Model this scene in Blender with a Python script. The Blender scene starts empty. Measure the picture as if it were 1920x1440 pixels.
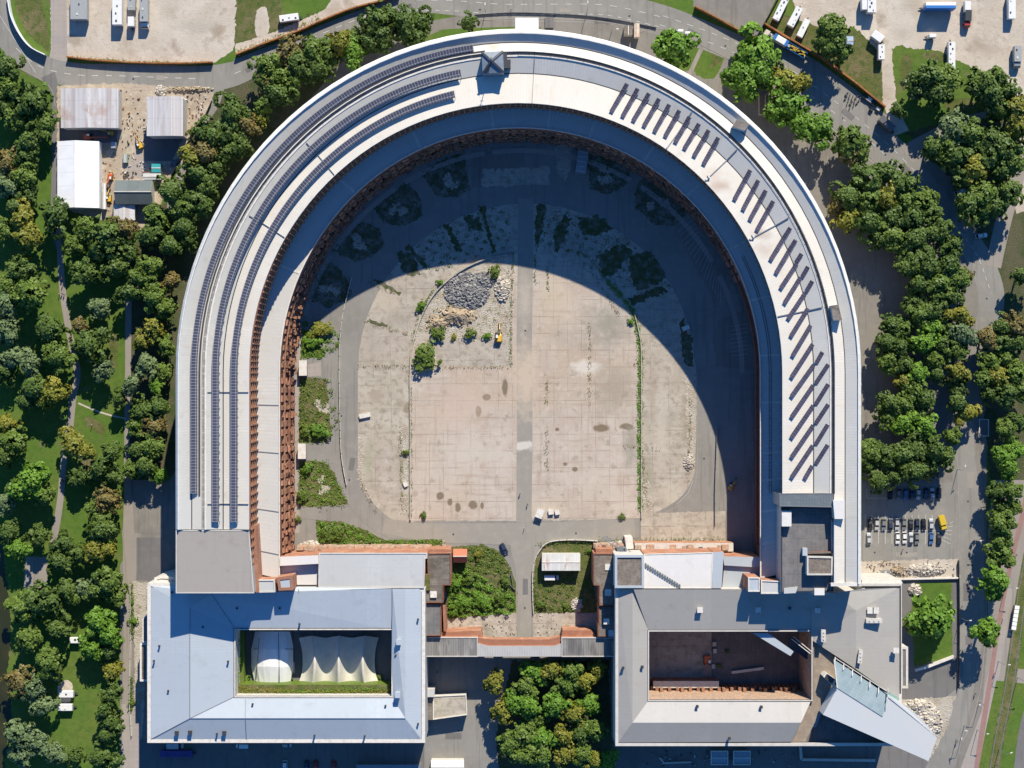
import bpy, math, random
from mathutils import Vector, Matrix
rnd = random.Random(7)
S = 0.2; H = 600.0; CX, CY = 960.0, 720.0
scene = bpy.context.scene
# ------------------------------------------------------------------ camera, sky, sun, exposure
cam_d = bpy.data.cameras.new('camera'); cam = bpy.data.objects.new('camera', cam_d)
scene.collection.objects.link(cam); scene.camera = cam
cam.location = (0, 0, H); cam.rotation_euler = (0, 0, 0)
cam_d.sensor_width = 36.0; cam_d.lens = 36.0 * H / (1920 * S)
cam_d.clip_start = 1.0; cam_d.clip_end = 6000.0
SUN = Vector((0.36, 1.37, 1.0)).normalized()
ELEV = math.asin(SUN.z); AZ = math.atan2(SUN.x, SUN.y)
world = bpy.data.worlds.new("World"); scene.world = world; world.use_nodes = True
wn = world.node_tree; bg = wn.nodes['Background']
sky = wn.nodes.new('ShaderNodeTexSky'); sky.sky_type = 'NISHITA'; sky.sun_disc = False
sky.sun_elevation = ELEV; sky.sun_rotation = AZ
sky.air_density = 1.0; sky.dust_density = 0.0; sky.ozone_density = 5.0; sky.altitude = 600
tint = wn.nodes.new('ShaderNodeMix'); tint.data_type = 'RGBA'; tint.blend_type = 'MULTIPLY'; tint.inputs[0].default_value = 1.0
wn.links.new(sky.outputs[0], tint.inputs[6]); tint.inputs[7].default_value = (0.44, 0.92, 1.30, 1)
wn.links.new(tint.outputs[2], bg.inputs[0]); bg.inputs[1].default_value = 0.09
sd = bpy.data.lights.new('sun', 'SUN'); sd.energy = 5.0; sd.angle = math.radians(0.5); sd.color = (1.0, 0.925, 0.77)
so = bpy.data.objects.new('sun', sd); scene.collection.objects.link(so)
so.rotation_euler = SUN.to_track_quat('Z', 'Y').to_euler(); so.location = (100, 300, 300)
scene.view_settings.view_transform = 'Standard'; scene.view_settings.look = 'None'
scene.view_settings.exposure = 0.5; scene.view_settings.gamma = 1.0
scene.render.resolution_x = 1024; scene.render.resolution_y = 768
try:
    scene.cycles.max_bounces = 5; scene.cycles.diffuse_bounces = 2; scene.cycles.transparent_max_bounces = 4
except Exception: pass
COL = scene.collection

# ------------------------------------------------------------------ helpers
def W(px, py, h=0.0):
    k = S * (H - h) / H
    return Vector(((px - CX) * k, (CY - py) * k, h))
def tag(o, label=None, cat=None, group=None, kind=None):
    if label: o['label'] = label
    if cat: o['category'] = cat
    if group: o['group'] = group
    if kind: o['kind'] = kind
    return o
def empty(name, loc, label, cat, group=None, rz=0.0):
    o = bpy.data.objects.new(name, None); COL.objects.link(o)
    o.location = loc; o.rotation_euler = (0, 0, rz); o.empty_display_size = 0.5
    return tag(o, label, cat, group)
class MB:
    def __init__(s): s.v = []; s.f = []; s.uv = []; s.mi = []
    def face(s, pts, uv=None, m=0):
        b = len(s.v); s.v += [tuple(p) for p in pts]; s.f.append(tuple(range(b, b + len(pts))))
        s.uv.append(uv or [(p[0], p[1]) for p in pts]); s.mi.append(m)
    def box(s, c, d, rz=0.0, m=0, taper=1.0):
        ca, sa = math.cos(rz), math.sin(rz)
        P = []
        for z in (0, 1):
            t = taper if z else 1.0
            for x, y in ((-1, -1), (1, -1), (1, 1), (-1, 1)):
                X = x * d[0] / 2 * t; Y = y * d[1] / 2 * t
                P.append((c[0] + X * ca - Y * sa, c[1] + X * sa + Y * ca, c[2] + z * d[2]))
        for q in ((3, 2, 1, 0), (4, 5, 6, 7), (0, 1, 5, 4), (1, 2, 6, 5), (2, 3, 7, 6), (3, 0, 4, 7)):
            s.face([P[i] for i in q], m=m)
    def bar(s, a, b, w, t=None, m=0):
        a = Vector(a); b = Vector(b); t = t or w; d = (b - a)
        if d.length < 1e-6: return
        d.normalize(); up = Vector((0, 0, 1)) if abs(d.z) < .95 else Vector((1, 0, 0))
        x = d.cross(up).normalized() * w / 2; y = x.cross(d).normalized() * t / 2
        A = [a - x - y, a + x - y, a + x + y, a - x + y]; B = [p + (b - a) for p in A]
        for q in ((A[3], A[2], A[1], A[0]), (B[0], B[1], B[2], B[3])): s.face(q, m=m)
        for i in range(4): s.face((A[i], A[(i + 1) % 4], B[(i + 1) % 4], B[i]), m=m)
    def tube(s, a, b, r0, r1=None, n=8, m=0, cap=True):
        a = Vector(a); b = Vector(b); r1 = r0 if r1 is None else r1; d = (b - a).normalized()
        up = Vector((0, 0, 1)) if abs(d.z) < .95 else Vector((1, 0, 0))
        x = d.cross(up).normalized(); y = d.cross(x)
        A = [a + (x * math.cos(t) + y * math.sin(t)) * r0 for t in [2 * math.pi * i / n for i in range(n)]]
        B = [b + (x * math.cos(t) + y * math.sin(t)) * r1 for t in [2 * math.pi * i / n for i in range(n)]]
        for i in range(n): s.face((A[i], A[(i + 1) % n], B[(i + 1) % n], B[i]), m=m)
        if cap: s.face(A[::-1], m=m); s.face(B, m=m)
    def loft(s, secs, m=0, caps=True):
        for A, B in zip(secs, secs[1:]):
            n = len(A)
            for i in range(n): s.face((A[i], A[(i + 1) % n], B[(i + 1) % n], B[i]), m=m)
        if caps: s.face(secs[0][::-1], m=m); s.face(secs[-1], m=m)
    def mesh(s, name, mats, smooth=False):
        me = bpy.data.meshes.new(name); me.from_pydata(s.v, [], s.f)
        ul = me.uv_layers.new(name='UVMap'); i = 0
        flat = [c for f in s.uv for p in f for c in p]
        ul.data.foreach_set('uv', flat)
        for mm in (mats if isinstance(mats, (list, tuple)) else [mats]): me.materials.append(mm)
        me.polygons.foreach_set('material_index', s.mi)
        if smooth: me.polygons.foreach_set('use_smooth', [True] * len(s.f))
        me.validate(); me.update(); return me
    def build(s, name, mats, parent=None, smooth=False, loc=None):
        """link as one object; if parent is given the coordinates are world coordinates unless local=True"""
        me = s.mesh(name, mats, smooth); o = bpy.data.objects.new(name, me); COL.objects.link(o)
        if parent is not None: o.parent = parent
        if loc is not None: o.location = loc
        return o
def wpart(mb, name, mats, parent, smooth=False):
    """mesh in world coordinates under a thing (or under a part whose origin is the world's)"""
    o = mb.build(name, mats, None, smooth); root = parent; off = Vector((0, 0, 0)); q = parent
    while q is not None: off += q.location; q = q.parent
    o.parent = parent; o.location = -off
    return o
def poly_area(p): return sum(a[0] * b[1] - b[0] * a[1] for a, b in zip(p, p[1:] + p[:1])) / 2
def inset(pts, d):
    n = len(pts); out = []; sgn = 1 if poly_area([(p[0], p[1]) for p in pts]) > 0 else -1
    for i in range(n):
        a, b, c = Vector(pts[i - 1][:2]), Vector(pts[i][:2]), Vector(pts[(i + 1) % n][:2])
        d1 = (b - a).normalized(); d2 = (c - b).normalized()
        n1 = Vector((-d1.y, d1.x)) * sgn; n2 = Vector((-d2.y, d2.x)) * sgn
        k = n1 + n2
        if k.length < 1e-4: k = n1
        k.normalize(); m = d / max(.35, k.dot(n1)); out.append(b + k * m)
    return out
def catmull(pts, n=6, closed=True):
    out = []; N = len(pts)
    rng = range(N) if closed else range(N - 1)
    g = (lambda i: pts[i % N]) if closed else (lambda i: pts[max(0, min(N - 1, i))])
    for i in rng:
        p0, p1, p2, p3 = g(i - 1), g(i), g(i + 1), g(i + 2)
        for j in range(n):
            t = j / n
            out.append(tuple(.5 * ((2 * p1[k]) + (-p0[k] + p2[k]) * t + (2 * p0[k] - 5 * p1[k] + 4 * p2[k] - p3[k]) * t * t + (-p0[k] + 3 * p1[k] - 3 * p2[k] + p3[k]) * t ** 3) for k in (0, 1)))
    if not closed: out.append(tuple(pts[-1]))
    return out
def ragged(pts, amp, step=4.0, seed=0):
    r = random.Random(seed); out = []; N = len(pts)
    for i in range(N):
        a, b = pts[i], pts[(i + 1) % N]; L = math.hypot(b[0] - a[0], b[1] - a[1]); k = max(1, int(L / step))
        for j in range(k):
            t = j / k; out.append((a[0] + (b[0] - a[0]) * t + r.gauss(0, amp), a[1] + (b[1] - a[1]) * t + r.gauss(0, amp)))
    return out
BOXES = []
def level(pts):
    xs = [p[0] for p in pts]; ys = [p[1] for p in pts]; b = (min(xs), min(ys), max(xs), max(ys)); k = 0
    for c, l in BOXES:
        if c[0] < b[2] and c[2] > b[0] and c[1] < b[3] and c[3] > b[1]: k = max(k, l)
    BOXES.append((b, k + 1)); return .004 * (k + 1)
def sheet(name, pts, mat, smooth=0, rough=0.0, kind='structure', z=None, label=None, cat=None, group=None):
    if smooth: pts = catmull(pts, smooth)
    if rough: pts = ragged(pts, rough, seed=len(name) + int(pts[0][0]))
    if z is None: z = level(pts)
    w = [W(p[0], p[1]) for p in pts]
    if poly_area([(p.x, p.y) for p in w]) < 0: w.reverse()
    from mathutils.geometry import tessellate_polygon
    mb = MB()
    for t in tessellate_polygon([[Vector((p.x, p.y, 0)) for p in w]]):
        q = [(w[i].x, w[i].y, z) for i in t]
        if poly_area(q) < 0: q.reverse()
        mb.face(q)
    o = mb.build(name, mat); tag(o, label, cat, group, kind)
    return o
def ribbon_pts(pts, w):
    n = len(pts); L = []; R = []
    for i in range(n):
        a = pts[max(0, i - 1)]; b = pts[min(n - 1, i + 1)]; dx, dy = b[0] - a[0], b[1] - a[1]; l = math.hypot(dx, dy) or 1
        ww = w[i] if isinstance(w, (list, tuple)) else w
        nx, ny = -dy / l * ww / 2, dx / l * ww / 2
        L.append((pts[i][0] + nx, pts[i][1] + ny)); R.append((pts[i][0] - nx, pts[i][1] - ny))
    return L, R
def road(name, pts, w, mat, smooth=6, z=None):
    if isinstance(w, (list, tuple)) and smooth:
        q = catmull([(p[0], p[1]) for p in pts], smooth, False); n = len(pts) - 1
        ww = []
        for i in range(len(q)):
            t = i / (len(q) - 1) * n; k = min(n - 1, int(t)); ww.append(w[k] + (w[k + 1] - w[k]) * (t - k))
        w = ww; pts = q
    elif smooth: pts = catmull(pts, smooth, False)
    L, R = ribbon_pts(pts, w); mb = MB(); u = 0
    if z is None: z = level(L + R)
    for i in range(len(pts) - 1):
        du = math.hypot(pts[i + 1][0] - pts[i][0], pts[i + 1][1] - pts[i][1]) * S
        q = [L[i], L[i + 1], R[i + 1], R[i]]
        P = [W(a[0], a[1]) for a in q]
        P = [(p.x, p.y, z) for p in P]
        if poly_area(P) < 0: P.reverse()
        mb.face(P)
        u += du
    o = mb.build(name, mat); return tag(o, kind='structure')

# ------------------------------------------------------------------ materials
def M(name, col, rough=.85, metal=0.0, layers=(), coords='pos', bump=None, spec=.3, alpha=1.0, emit=None, trans=0.0):
    m = bpy.data.materials.new(name); m.use_nodes = True; nt = m.node_tree; N = nt.nodes; L = nt.links
    b = N['Principled BSDF']; b.inputs['Roughness'].default_value = rough; b.inputs['Metallic'].default_value = metal
    b.inputs['Specular IOR Level'].default_value = spec
    srcs = {}
    def src(c):
        if c not in srcs:
            if c == 'pos': n = N.new('ShaderNodeNewGeometry'); srcs[c] = n.outputs['Position']
            elif c == 'uv': n = N.new('ShaderNodeTexCoord'); srcs[c] = n.outputs['UV']
            elif c == 'obj': n = N.new('ShaderNodeTexCoord'); srcs[c] = n.outputs['Object']
        return srcs[c]
    def math_(op, a, bb=None, cc=None, clamp=False):
        n = N.new('ShaderNodeMath'); n.operation = op; n.use_clamp = clamp
        for i, x in enumerate((a, bb, cc)):
            if x is None: continue
            if hasattr(x, 'is_linked') or hasattr(x, 'links'): L.new(x, n.inputs[i])
            else: n.inputs[i].default_value = x
        return n.outputs[0]
    def dot(c, d):
        n = N.new('ShaderNodeVectorMath'); n.operation = 'DOT_PRODUCT'; L.new(src(c), n.inputs[0]); n.inputs[1].default_value = d
        return n.outputs['Value']
    cur = N.new('ShaderNodeRGB').outputs[0]; cur.default_value = (*col, 1)
    for ly in layers:
        c = ly.get('coords', coords); t = ly['t']; fac = ly.get('fac', 1.0)
        if t == 'noise':
            n = N.new('ShaderNodeTexNoise'); n.inputs['Scale'].default_value = ly['scale']; n.inputs['Detail'].default_value = ly.get('detail', 4)
            n.inputs['Roughness'].default_value = ly.get('rough', .6); n.inputs['Distortion'].default_value = ly.get('dist', 0)
            v = src(c)
            off = ly.get('off', (len(layers) * 3.1 + ly['scale'] * 17) % 97)
            mp = N.new('ShaderNodeMapping'); mp.inputs['Location'].default_value = (off, off * .7, 0)
            mp.inputs['Scale'].default_value = ly.get('stretch', (1, 1, 1)); mp.inputs['Rotation'].default_value = (0, 0, ly.get('rot', 0))
            L.new(v, mp.inputs[0]); L.new(mp.outputs[0], n.inputs['Vector'])
            mr = N.new('ShaderNodeMapRange'); L.new(n.outputs[0], mr.inputs[0])
            mr.inputs[1].default_value = ly.get('lo', .4); mr.inputs[2].default_value = ly.get('hi', .6); mr.inputs[4].default_value = fac
            f = mr.outputs[0]
        elif t == 'lines':
            a = math_('DIVIDE', dot(c, ly['dir']), ly['period']); f = math_('FRACT', math_('ADD', a, ly.get('phase', 0.0)))
            f = math_('LESS_THAN', f, ly['width'] / ly['period']); f = math_('MULTIPLY', f, fac)
        elif t == 'stripes':
            a = math_('FLOOR', math_('DIVIDE', dot(c, ly['dir']), ly['period']))
            if 'dir2' in ly: a = math_('ADD', a, math_('MULTIPLY', math_('FLOOR', math_('DIVIDE', dot(c, ly['dir2']), ly['period2'])), 57.31))
            n = N.new('ShaderNodeTexWhiteNoise'); n.noise_dimensions = '1D'; L.new(math_('ADD', a, ly.get('seed', .5)), n.inputs['W'])
            f = math_('MULTIPLY', math_('POWER', n.outputs['Value'], ly.get('pow', 1.0)), fac)
        elif t == 'rand':
            n = N.new('ShaderNodeObjectInfo'); f = math_('MULTIPLY', n.outputs['Random'], fac)
        elif t == 'vor':
            n = N.new('ShaderNodeTexVoronoi'); n.inputs['Scale'].default_value = ly['scale']; L.new(src(c), n.inputs['Vector'])
            mr = N.new('ShaderNodeMapRange'); L.new(n.outputs['Color'] if ly.get('cell') else n.outputs['Distance'], mr.inputs[0])
            mr.inputs[1].default_value = ly.get('lo', 0); mr.inputs[2].default_value = ly.get('hi', 1); mr.inputs[4].default_value = fac; f = mr.outputs[0]
        elif t == 'blob':
            k_ = 1.0
            c0 = W(ly['at'][0], ly['at'][1], ly.get('h', 0.0)); n = N.new('ShaderNodeVectorMath'); n.operation = 'SUBTRACT'; L.new(src('pos'), n.inputs[0]); n.inputs[1].default_value = (c0.x, c0.y, 0)
            n2 = N.new('ShaderNodeVectorMath'); n2.operation = 'MULTIPLY'; L.new(n.outputs[0], n2.inputs[0]); n2.inputs[1].default_value = (1 / (ly['r'][0] * S), 1 / (ly['r'][1] * S), 0)
            n3 = N.new('ShaderNodeVectorMath'); n3.operation = 'LENGTH'; L.new(n2.outputs[0], n3.inputs[0])
            if 'bn' not in srcs:
                q = N.new('ShaderNodeTexNoise'); q.inputs['Scale'].default_value = .35; q.inputs['Detail'].default_value = 6; q.inputs['Roughness'].default_value = .65; L.new(src('pos'), q.inputs['Vector']); srcs['bn'] = q.outputs[0]
            a = math_('ADD', n3.outputs['Value'], math_('MULTIPLY', srcs['bn'], ly.get('amp', 1.6)))
            mr = N.new('ShaderNodeMapRange'); L.new(a, mr.inputs[0]); e_ = 1.0 + ly.get('amp', 1.6) * .5; mr.inputs[1].default_value = e_; mr.inputs[2].default_value = e_ - ly.get('soft', .45); mr.inputs[4].default_value = fac; f = mr.outputs[0]
        elif t == 'z':
            n = N.new('ShaderNodeSeparateXYZ'); L.new(src(c), n.inputs[0])
            f = math_('MULTIPLY', math_('GREATER_THAN', n.outputs[2], ly['z']), fac)
        if ly.get('mask'):
            n = N.new('ShaderNodeTexNoise'); n.inputs['Scale'].default_value = ly['mask']; L.new(src(c), n.inputs['Vector'])
            mr = N.new('ShaderNodeMapRange'); L.new(n.outputs[0], mr.inputs[0]); mr.inputs[1].default_value = ly.get('mlo', .45); mr.inputs[2].default_value = ly.get('mhi', .6)
            f = math_('MULTIPLY', f, mr.outputs[0])
        mx = N.new('ShaderNodeMix'); mx.data_type = 'RGBA'; mx.blend_type = ly.get('blend', 'MIX')
        L.new(f, mx.inputs[0]); L.new(cur, mx.inputs[6]); mx.inputs[7].default_value = (*ly['col'], 1); cur = mx.outputs[2]
    L.new(cur, b.inputs['Base Color'])
    if bump:
        n = N.new('ShaderNodeTexNoise'); n.inputs['Scale'].default_value = bump[0]; n.inputs['Detail'].default_value = 5; L.new(src(coords), n.inputs['Vector'])
        bp = N.new('ShaderNodeBump'); bp.inputs['Strength'].default_value = bump[1]; bp.inputs['Distance'].default_value = bump[2]
        L.new(n.outputs[0], bp.inputs['Height']); L.new(bp.outputs[0], b.inputs['Normal'])
    if emit: b.inputs['Emission Color'].default_value = (*emit, 1); b.inputs['Emission Strength'].default_value = 1
    if trans: b.inputs['Transmission Weight'].default_value = trans
    return m
NZ = lambda scale, col, lo=.4, hi=.6, fac=1.0, **k: dict(t='noise', scale=scale, col=col, lo=lo, hi=hi, fac=fac, **k)
LN = lambda d, period, width, col, fac=1.0, **k: dict(t='lines', dir=d, period=period, width=width, col=col, fac=fac, **k)
BL = lambda at, r, col, fac=.8, **k: dict(t='blob', at=at, r=r, col=col, fac=fac, **k)
ST = lambda d, period, col, fac=1.0, **k: dict(t='stripes', dir=d, period=period, col=col, fac=fac, **k)
X3, Y3 = (1, 0, 0), (0, 1, 0)

m_grass = M('grass', (.080, .150, .018), .95, layers=[NZ(.06, (.13, .16, .03), .42, .65, .8), NZ(.4, (.05, .11, .012), .45, .65, .6), NZ(.9, (.17, .16, .06), .58, .7, .6), NZ(2.5, (.13, .16, .05), .5, .75, .5), NZ(.15, (.16, .13, .07), .62, .72, .7)], bump=(3, .6, .3))
m_dry = M('dry_grass', (.105, .115, .028), .95, layers=[NZ(.12, (.19, .15, .08), .45, .62, .75), NZ(.5, (.05, .09, .015), .48, .62, .8), NZ(2.2, (.2, .18, .11), .55, .72, .6), NZ(.9, (.32, .28, .22), .66, .74, .8)], bump=(3, .8, .4))
m_floor = M('forest_floor', (.09, .085, .045), .95, layers=[NZ(.15, (.05, .07, .02), .42, .6), NZ(1.5, (.15, .12, .08), .5, .7, .6)], bump=(2, .7, .3))
ASPH = lambda name, c, k=1.0, crack=.5: M(name, c, .9, layers=[NZ(.05, tuple(x * .8 for x in c), .4, .65, .7 * k), NZ(.3, tuple(x * 1.15 for x in c), .48, .7, .5 * k), NZ(3.0, tuple(x * .75 for x in c), .5, .8, .4 * k), NZ(.08, tuple(x * .55 for x in c), .5, .52, crack * k, dist=2.5, detail=8) if 0 else NZ(.7, tuple(x * .7 for x in c), .62, .72, .5 * k), NZ(.5, tuple(x * .6 for x in c), .56, .6, .35, stretch=(1, .06, 1), rot=.6)], bump=(6, .2, .05))
m_road = ASPH('road_asphalt', (.255, .24, .215))
m_road_l = M('dusty_pale_asphalt', (.29, .265, .225), .92, layers=[NZ(.05, (.28, .255, .225), .4, .65, .8), NZ(.3, (.34, .31, .26), .48, .7, .6), NZ(3, (.22, .23, .2), .5, .8, .4), NZ(.5, (.24, .22, .19), .58, .66, .5, stretch=(1, .1, 1)), BL((985,710),(30,90),(.49,.40,.31),.95,soft=.7), BL((978,836),(30,10),(.56,.52,.46),.9,soft=.4), BL((984,560),(20,60),(.42,.37,.31),.8,soft=.8)], bump=(4, .3, .05))
m_road_d = ASPH('dark_asphalt', (.17, .16, .155))
m_yard = ASPH('worn_yard_asphalt', (.225, .205, .18), 1.3)
m_path = ASPH('path_gravel', (.29, .255, .22), .7)
m_walk = M('pavement_slabs', (.36, .31, .27), .9, layers=[NZ(.1, (.3, .27, .25), .4, .6, .7), LN(X3, 2, .08, (.2, .18, .16), .5), LN(Y3, 2, .08, (.2, .18, .16), .5), NZ(1.2, (.25, .22, .2), .55, .75, .5)])
m_red = M('red_cycle_paving', (.30, .17, .15), .9, layers=[NZ(.4, (.25, .15, .13), .4, .65, .8), NZ(4, (.38, .25, .22), .5, .7, .5)])
m_white = M('marking_paint', (.62, .61, .58), .8, layers=[NZ(3, (.32, .3, .29), .5, .7, .7)])
m_sand = M('sandy_gravel', (.49, .425, .345), .95, layers=[NZ(.035, (.44, .37, .30), .4, .62, .9), NZ(.16, (.56, .49, .42), .48, .65, .7), NZ(.6, (.36, .30, .24), .53, .68, .7), NZ(.06, (.35, .29, .22), .54, .66, .75, detail=9), NZ(.02, (.54, .48, .40), .5, .62, .6), NZ(.08, (.28, .22, .16), .58, .70, .8), BL((140, 75), (26, 14), (.30, .25, .19), .8, soft=.6), BL((410, 55), (16, 14), (.30, .23, .17), .8, soft=.6), BL((370, 50), (50, 18), (.38, .34, .28), .7, soft=.7), BL((1690, 60), (30, 20), (.40, .34, .27), .6, soft=.8), BL((1850, 90), (40, 24), (.36, .29, .22), .6, soft=.9), NZ(2.5, (.32, .27, .22), .6, .75, .7), NZ(.25, (.13, .15, .04), .68, .76, .7)], bump=(1.5, .5, .2))
m_dirt = M('yard_dirt', (.43, .35, .26), .95, layers=[NZ(.06, (.34, .27, .2), .42, .6, .85), NZ(.25, (.52, .45, .36), .5, .64, .7), NZ(.9, (.28, .21, .15), .55, .68, .8), NZ(3, (.58, .52, .44), .62, .74, .7)], bump=(1.5, .6, .2))
m_conc = M('weathered_concrete', (.40, .355, .285), .93, layers=[NZ(.05, (.29, .27, .235), .53, .66, .75, detail=7), NZ(.02, (.47, .42, .34), .5, .62, .6), NZ(.03, (.40, .34, .29), .4, .6, .9), NZ(.12, (.46, .42, .35), .48, .62, .8), NZ(.45, (.27, .23, .18), .50, .66, .8), NZ(.5, (.28, .25, .2), .55, .62, .4, stretch=(.1, 1, 1)), LN((1, .02, 0), 6.5, .22, (.21, .18, .14), .55, mask=.1, mlo=.44, mhi=.55), LN((-.01, 1, 0), 9, .2, (.17, .14, .10), .7, mask=.13, mlo=.38, mhi=.55), NZ(2.2, (.2, .17, .13), .60, .69, .85), NZ(.25, (.24, .21, .16), .57, .65, .6, detail=9), NZ(.09, (.17, .14, .10), .64, .71, .5, detail=8), NZ(1.1, (.10, .12, .03), .69, .74, .85), NZ(6, (.28, .24, .2), .6, .75, .5), BL((700,640),(22,40),(.34,.30,.25),.7,soft=.9), BL((745,600),(30,30),(.30,.27,.22),.6,soft=.9), BL((765,765),(10,14),(.24,.19,.13),.8), BL((705,742),(18,14),(.32,.26,.2),.7), BL((755,880),(14,80),(.30,.29,.2),.7,soft=.9), BL((690,870),(14,50),(.30,.30,.2),.7,soft=.9), BL((1215,900),(12,50),(.26,.25,.17),.8,soft=.9), BL((1240,800),(18,120),(.48,.43,.35),.7,soft=.8), BL((1288,780),(14,70),(.29,.25,.19),.85,soft=.7), BL((1222,740),(10,60),(.34,.28,.22),.7,soft=.8), BL((1270,700),(12,50),(.36,.31,.25),.7,soft=.8), BL((1255,930),(40,30),(.47,.42,.34),.6,soft=.8), BL((880,470),(60,30),(.30,.27,.23),.6,soft=.9), BL((720,560),(40,30),(.46,.4,.32),.7,soft=.8)], bump=(2, .4, .1))
m_pink = M('pinkish_concrete', (.44, .355, .275), .93, layers=[NZ(.03, (.30, .265, .215), .50, .63, .8, detail=7), NZ(.016, (.48, .40, .32), .48, .6, .7), NZ(.022, (.49, .43, .37), .42, .58, .95), NZ(.09, (.42, .34, .28), .46, .62, .8), NZ(.4, (.52, .45, .37), .52, .68, .6), NZ(.6, (.36, .28, .22), .56, .64, .5, stretch=(.08, 1, 1)), NZ(.6, (.36, .29, .23), .56, .64, .5, stretch=(1, .08, 1)), LN((1, .004, 0), 5.2, .2, (.24, .19, .14), .55, mask=.09, mlo=.44, mhi=.55), LN((0, 1, 0), 6.3, .18, (.20, .155, .11), .7, mask=.12, mlo=.38, mhi=.55), NZ(1.8, (.22, .17, .13), .62, .70, .85), NZ(.22, (.25, .21, .16), .58, .66, .5, detail=9), NZ(.12, (.2, .15, .11), .68, .72, .6, detail=8), NZ(7, (.35, .28, .23), .6, .75, .5), BL((825,930),(8,9), (.17, .13, .085), .9, soft=.3, amp=1.2), BL((844,941),(6,8), (.17, .13, .085), .9, soft=.3, amp=1.2), BL((859,951),(6,10), (.17, .13, .085), .9, soft=.3, amp=1.2), BL((886,947),(10,9), (.17, .13, .085), .9, soft=.3, amp=1.2), BL((904,949),(4,7), (.17, .13, .085), .9, soft=.3, amp=1.2), BL((912,745),(9,7), (.17, .13, .085), .9, soft=.3, amp=1.2), BL((897,771),(6,12), (.17, .13, .085), .9, soft=.3, amp=1.2), BL((947,725),(6,20), (.17, .13, .085), .9, soft=.3, amp=1.2), BL((1127,803),(18,8), (.17, .13, .085), .9, soft=.3, amp=1.2), BL((1176,800),(16,7), (.17, .13, .085), .9, soft=.3, amp=1.2), BL((1205,941),(10,9), (.17, .13, .085), .9, soft=.3, amp=1.2), BL((1078,880),(6,5), (.17, .13, .085), .9, soft=.3, amp=1.2), BL((1060,870),(5,4), (.17, .13, .085), .9, soft=.3, amp=1.2), BL((1045,805),(5,4), (.17, .13, .085), .9, soft=.3, amp=1.2), BL((1140,610),(60,62), (.27,.25,.205), .85, soft=.9), BL((1182,840),(18,60),(.27,.245,.2),.8,soft=.8), BL((985,700),(34,90),(.52,.42,.33),.7,soft=.8), BL((1040,560),(40,60),(.50,.41,.30),.6,soft=.9), BL((1098,690),(34,18),(.60,.55,.48),.8,soft=.5), BL((860,760),(70,60),(.50,.385,.31),.6,soft=.8), BL((1150,730),(50,60),(.30,.26,.2),.7,soft=.9), BL((880,850),(60,24),(.50,.45,.37),.6,soft=.8)], bump=(2, .35, .08))
m_gravel = M('loose_gravel', (.45, .40, .33), .95, layers=[NZ(.2, (.34, .28, .21), .45, .6, .8), NZ(1.2, (.6, .56, .5), .55, .7, .8), NZ(3, (.2, .17, .13), .58, .7, .8), NZ(.5, (.12, .14, .04), .6, .68, .7)], bump=(2, .9, .4))
m_stain = M('dried_puddle', (.21, .165, .11), .8, layers=[NZ(.8, (.28, .22, .16), .45, .65, .8)])
m_water = M('lake_water', (.028, .032, .012), .12, layers=[NZ(.05, (.05, .045, .018), .4, .6)], bump=(1, .1, .05), spec=.5)

def roofmat(name, c, d, period=.55, dk=.86, metal=0.0, coords='uv', rough=.55, extra=()):
    e = (d[1], -d[0], 0)
    return M(name, c, rough, metal, coords=coords, layers=[ST(d, period * 2, tuple(x * .93 for x in c), .9), LN(d, period, period * .22, tuple(x * dk for x in c), .8), ST(d, 6.5, tuple(x * .86 for x in c), .8, seed=3.3), ST(d, 1.3, tuple(x * .9 for x in c), .6, seed=8.1), LN(e, 11.0, .16, tuple(x * .72 for x in c), .5), NZ(.07, tuple(x * .88 for x in c), .42, .62, .8), NZ(.6, tuple(x * .86 for x in c), .48, .68, .7), NZ(.2, (c[0] * .72, c[1] * .70, c[2] * .66), .58, .7, .5, detail=8), NZ(.35, (c[0] * .8, c[1] * .74, c[2] * .68), .6, .72, .45, stretch=(1, .15, 1) if d[0] > .5 else (.15, 1, 1))] + list(extra))
m_ring = roofmat('warm_white_roof_sheet', (.68, .635, .56), X3, period=1.0, dk=.76, extra=[BL((1352, 348), (26, 16), (.40, .29, .22), .75, soft=.9, h=39), BL((1338, 330), (30, 18), (.50, .40, .33), .6, soft=.9, h=39), BL((1428, 440), (22, 14), (.36, .28, .22), .75, soft=.9, h=39), BL((1432, 468), (20, 18), (.46, .37, .30), .6, soft=.9, h=39), BL((925, 88), (14, 9), (.5, .36, .28), .6, soft=.7, h=39)])
m_ring2 = roofmat('pale_grey_roof_sheet', (.55, .54, .505), X3, period=1.0, dk=.80)
m_ringL = roofmat('white_roof_sheet', (.70, .685, .655), X3, dk=.93)
m_gut = M('dark_gutter', (.05, .05, .055), .6)
m_corn = M('pale_cornice_stone', (.74, .70, .64), .8, coords='uv', layers=[LN(X3, 3.0, .1, (.4, .37, .33), .6), NZ(.5, (.6, .57, .53), .45, .65, .7)])
m_terr = roofmat('terrace_roof_sheet', (.58, .56, .53), X3, period=1.3, dk=.76)
m_blue = roofmat('bluish_white_roof', (.44, .485, .53), Y3, coords='pos', period=1.1, dk=.8)
m_bluex = roofmat('bluish_white_roof_seams', (.44, .485, .53), X3, coords='pos', dk=.93)
m_pale = roofmat('pale_flat_roof', (.52, .52, .505), X3, coords='pos', dk=.97)
m_cream = roofmat('cream_flat_roof', (.72, .69, .655), X3, coords='pos', dk=.97)
m_greyx = roofmat('warm_grey_roof_seams', (.37, .35, .32), X3, coords='pos', dk=.88)
m_greyy = roofmat('warm_grey_roof_ribs', (.40, .375, .34), Y3, coords='pos', dk=.8, period=1.4)
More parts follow.
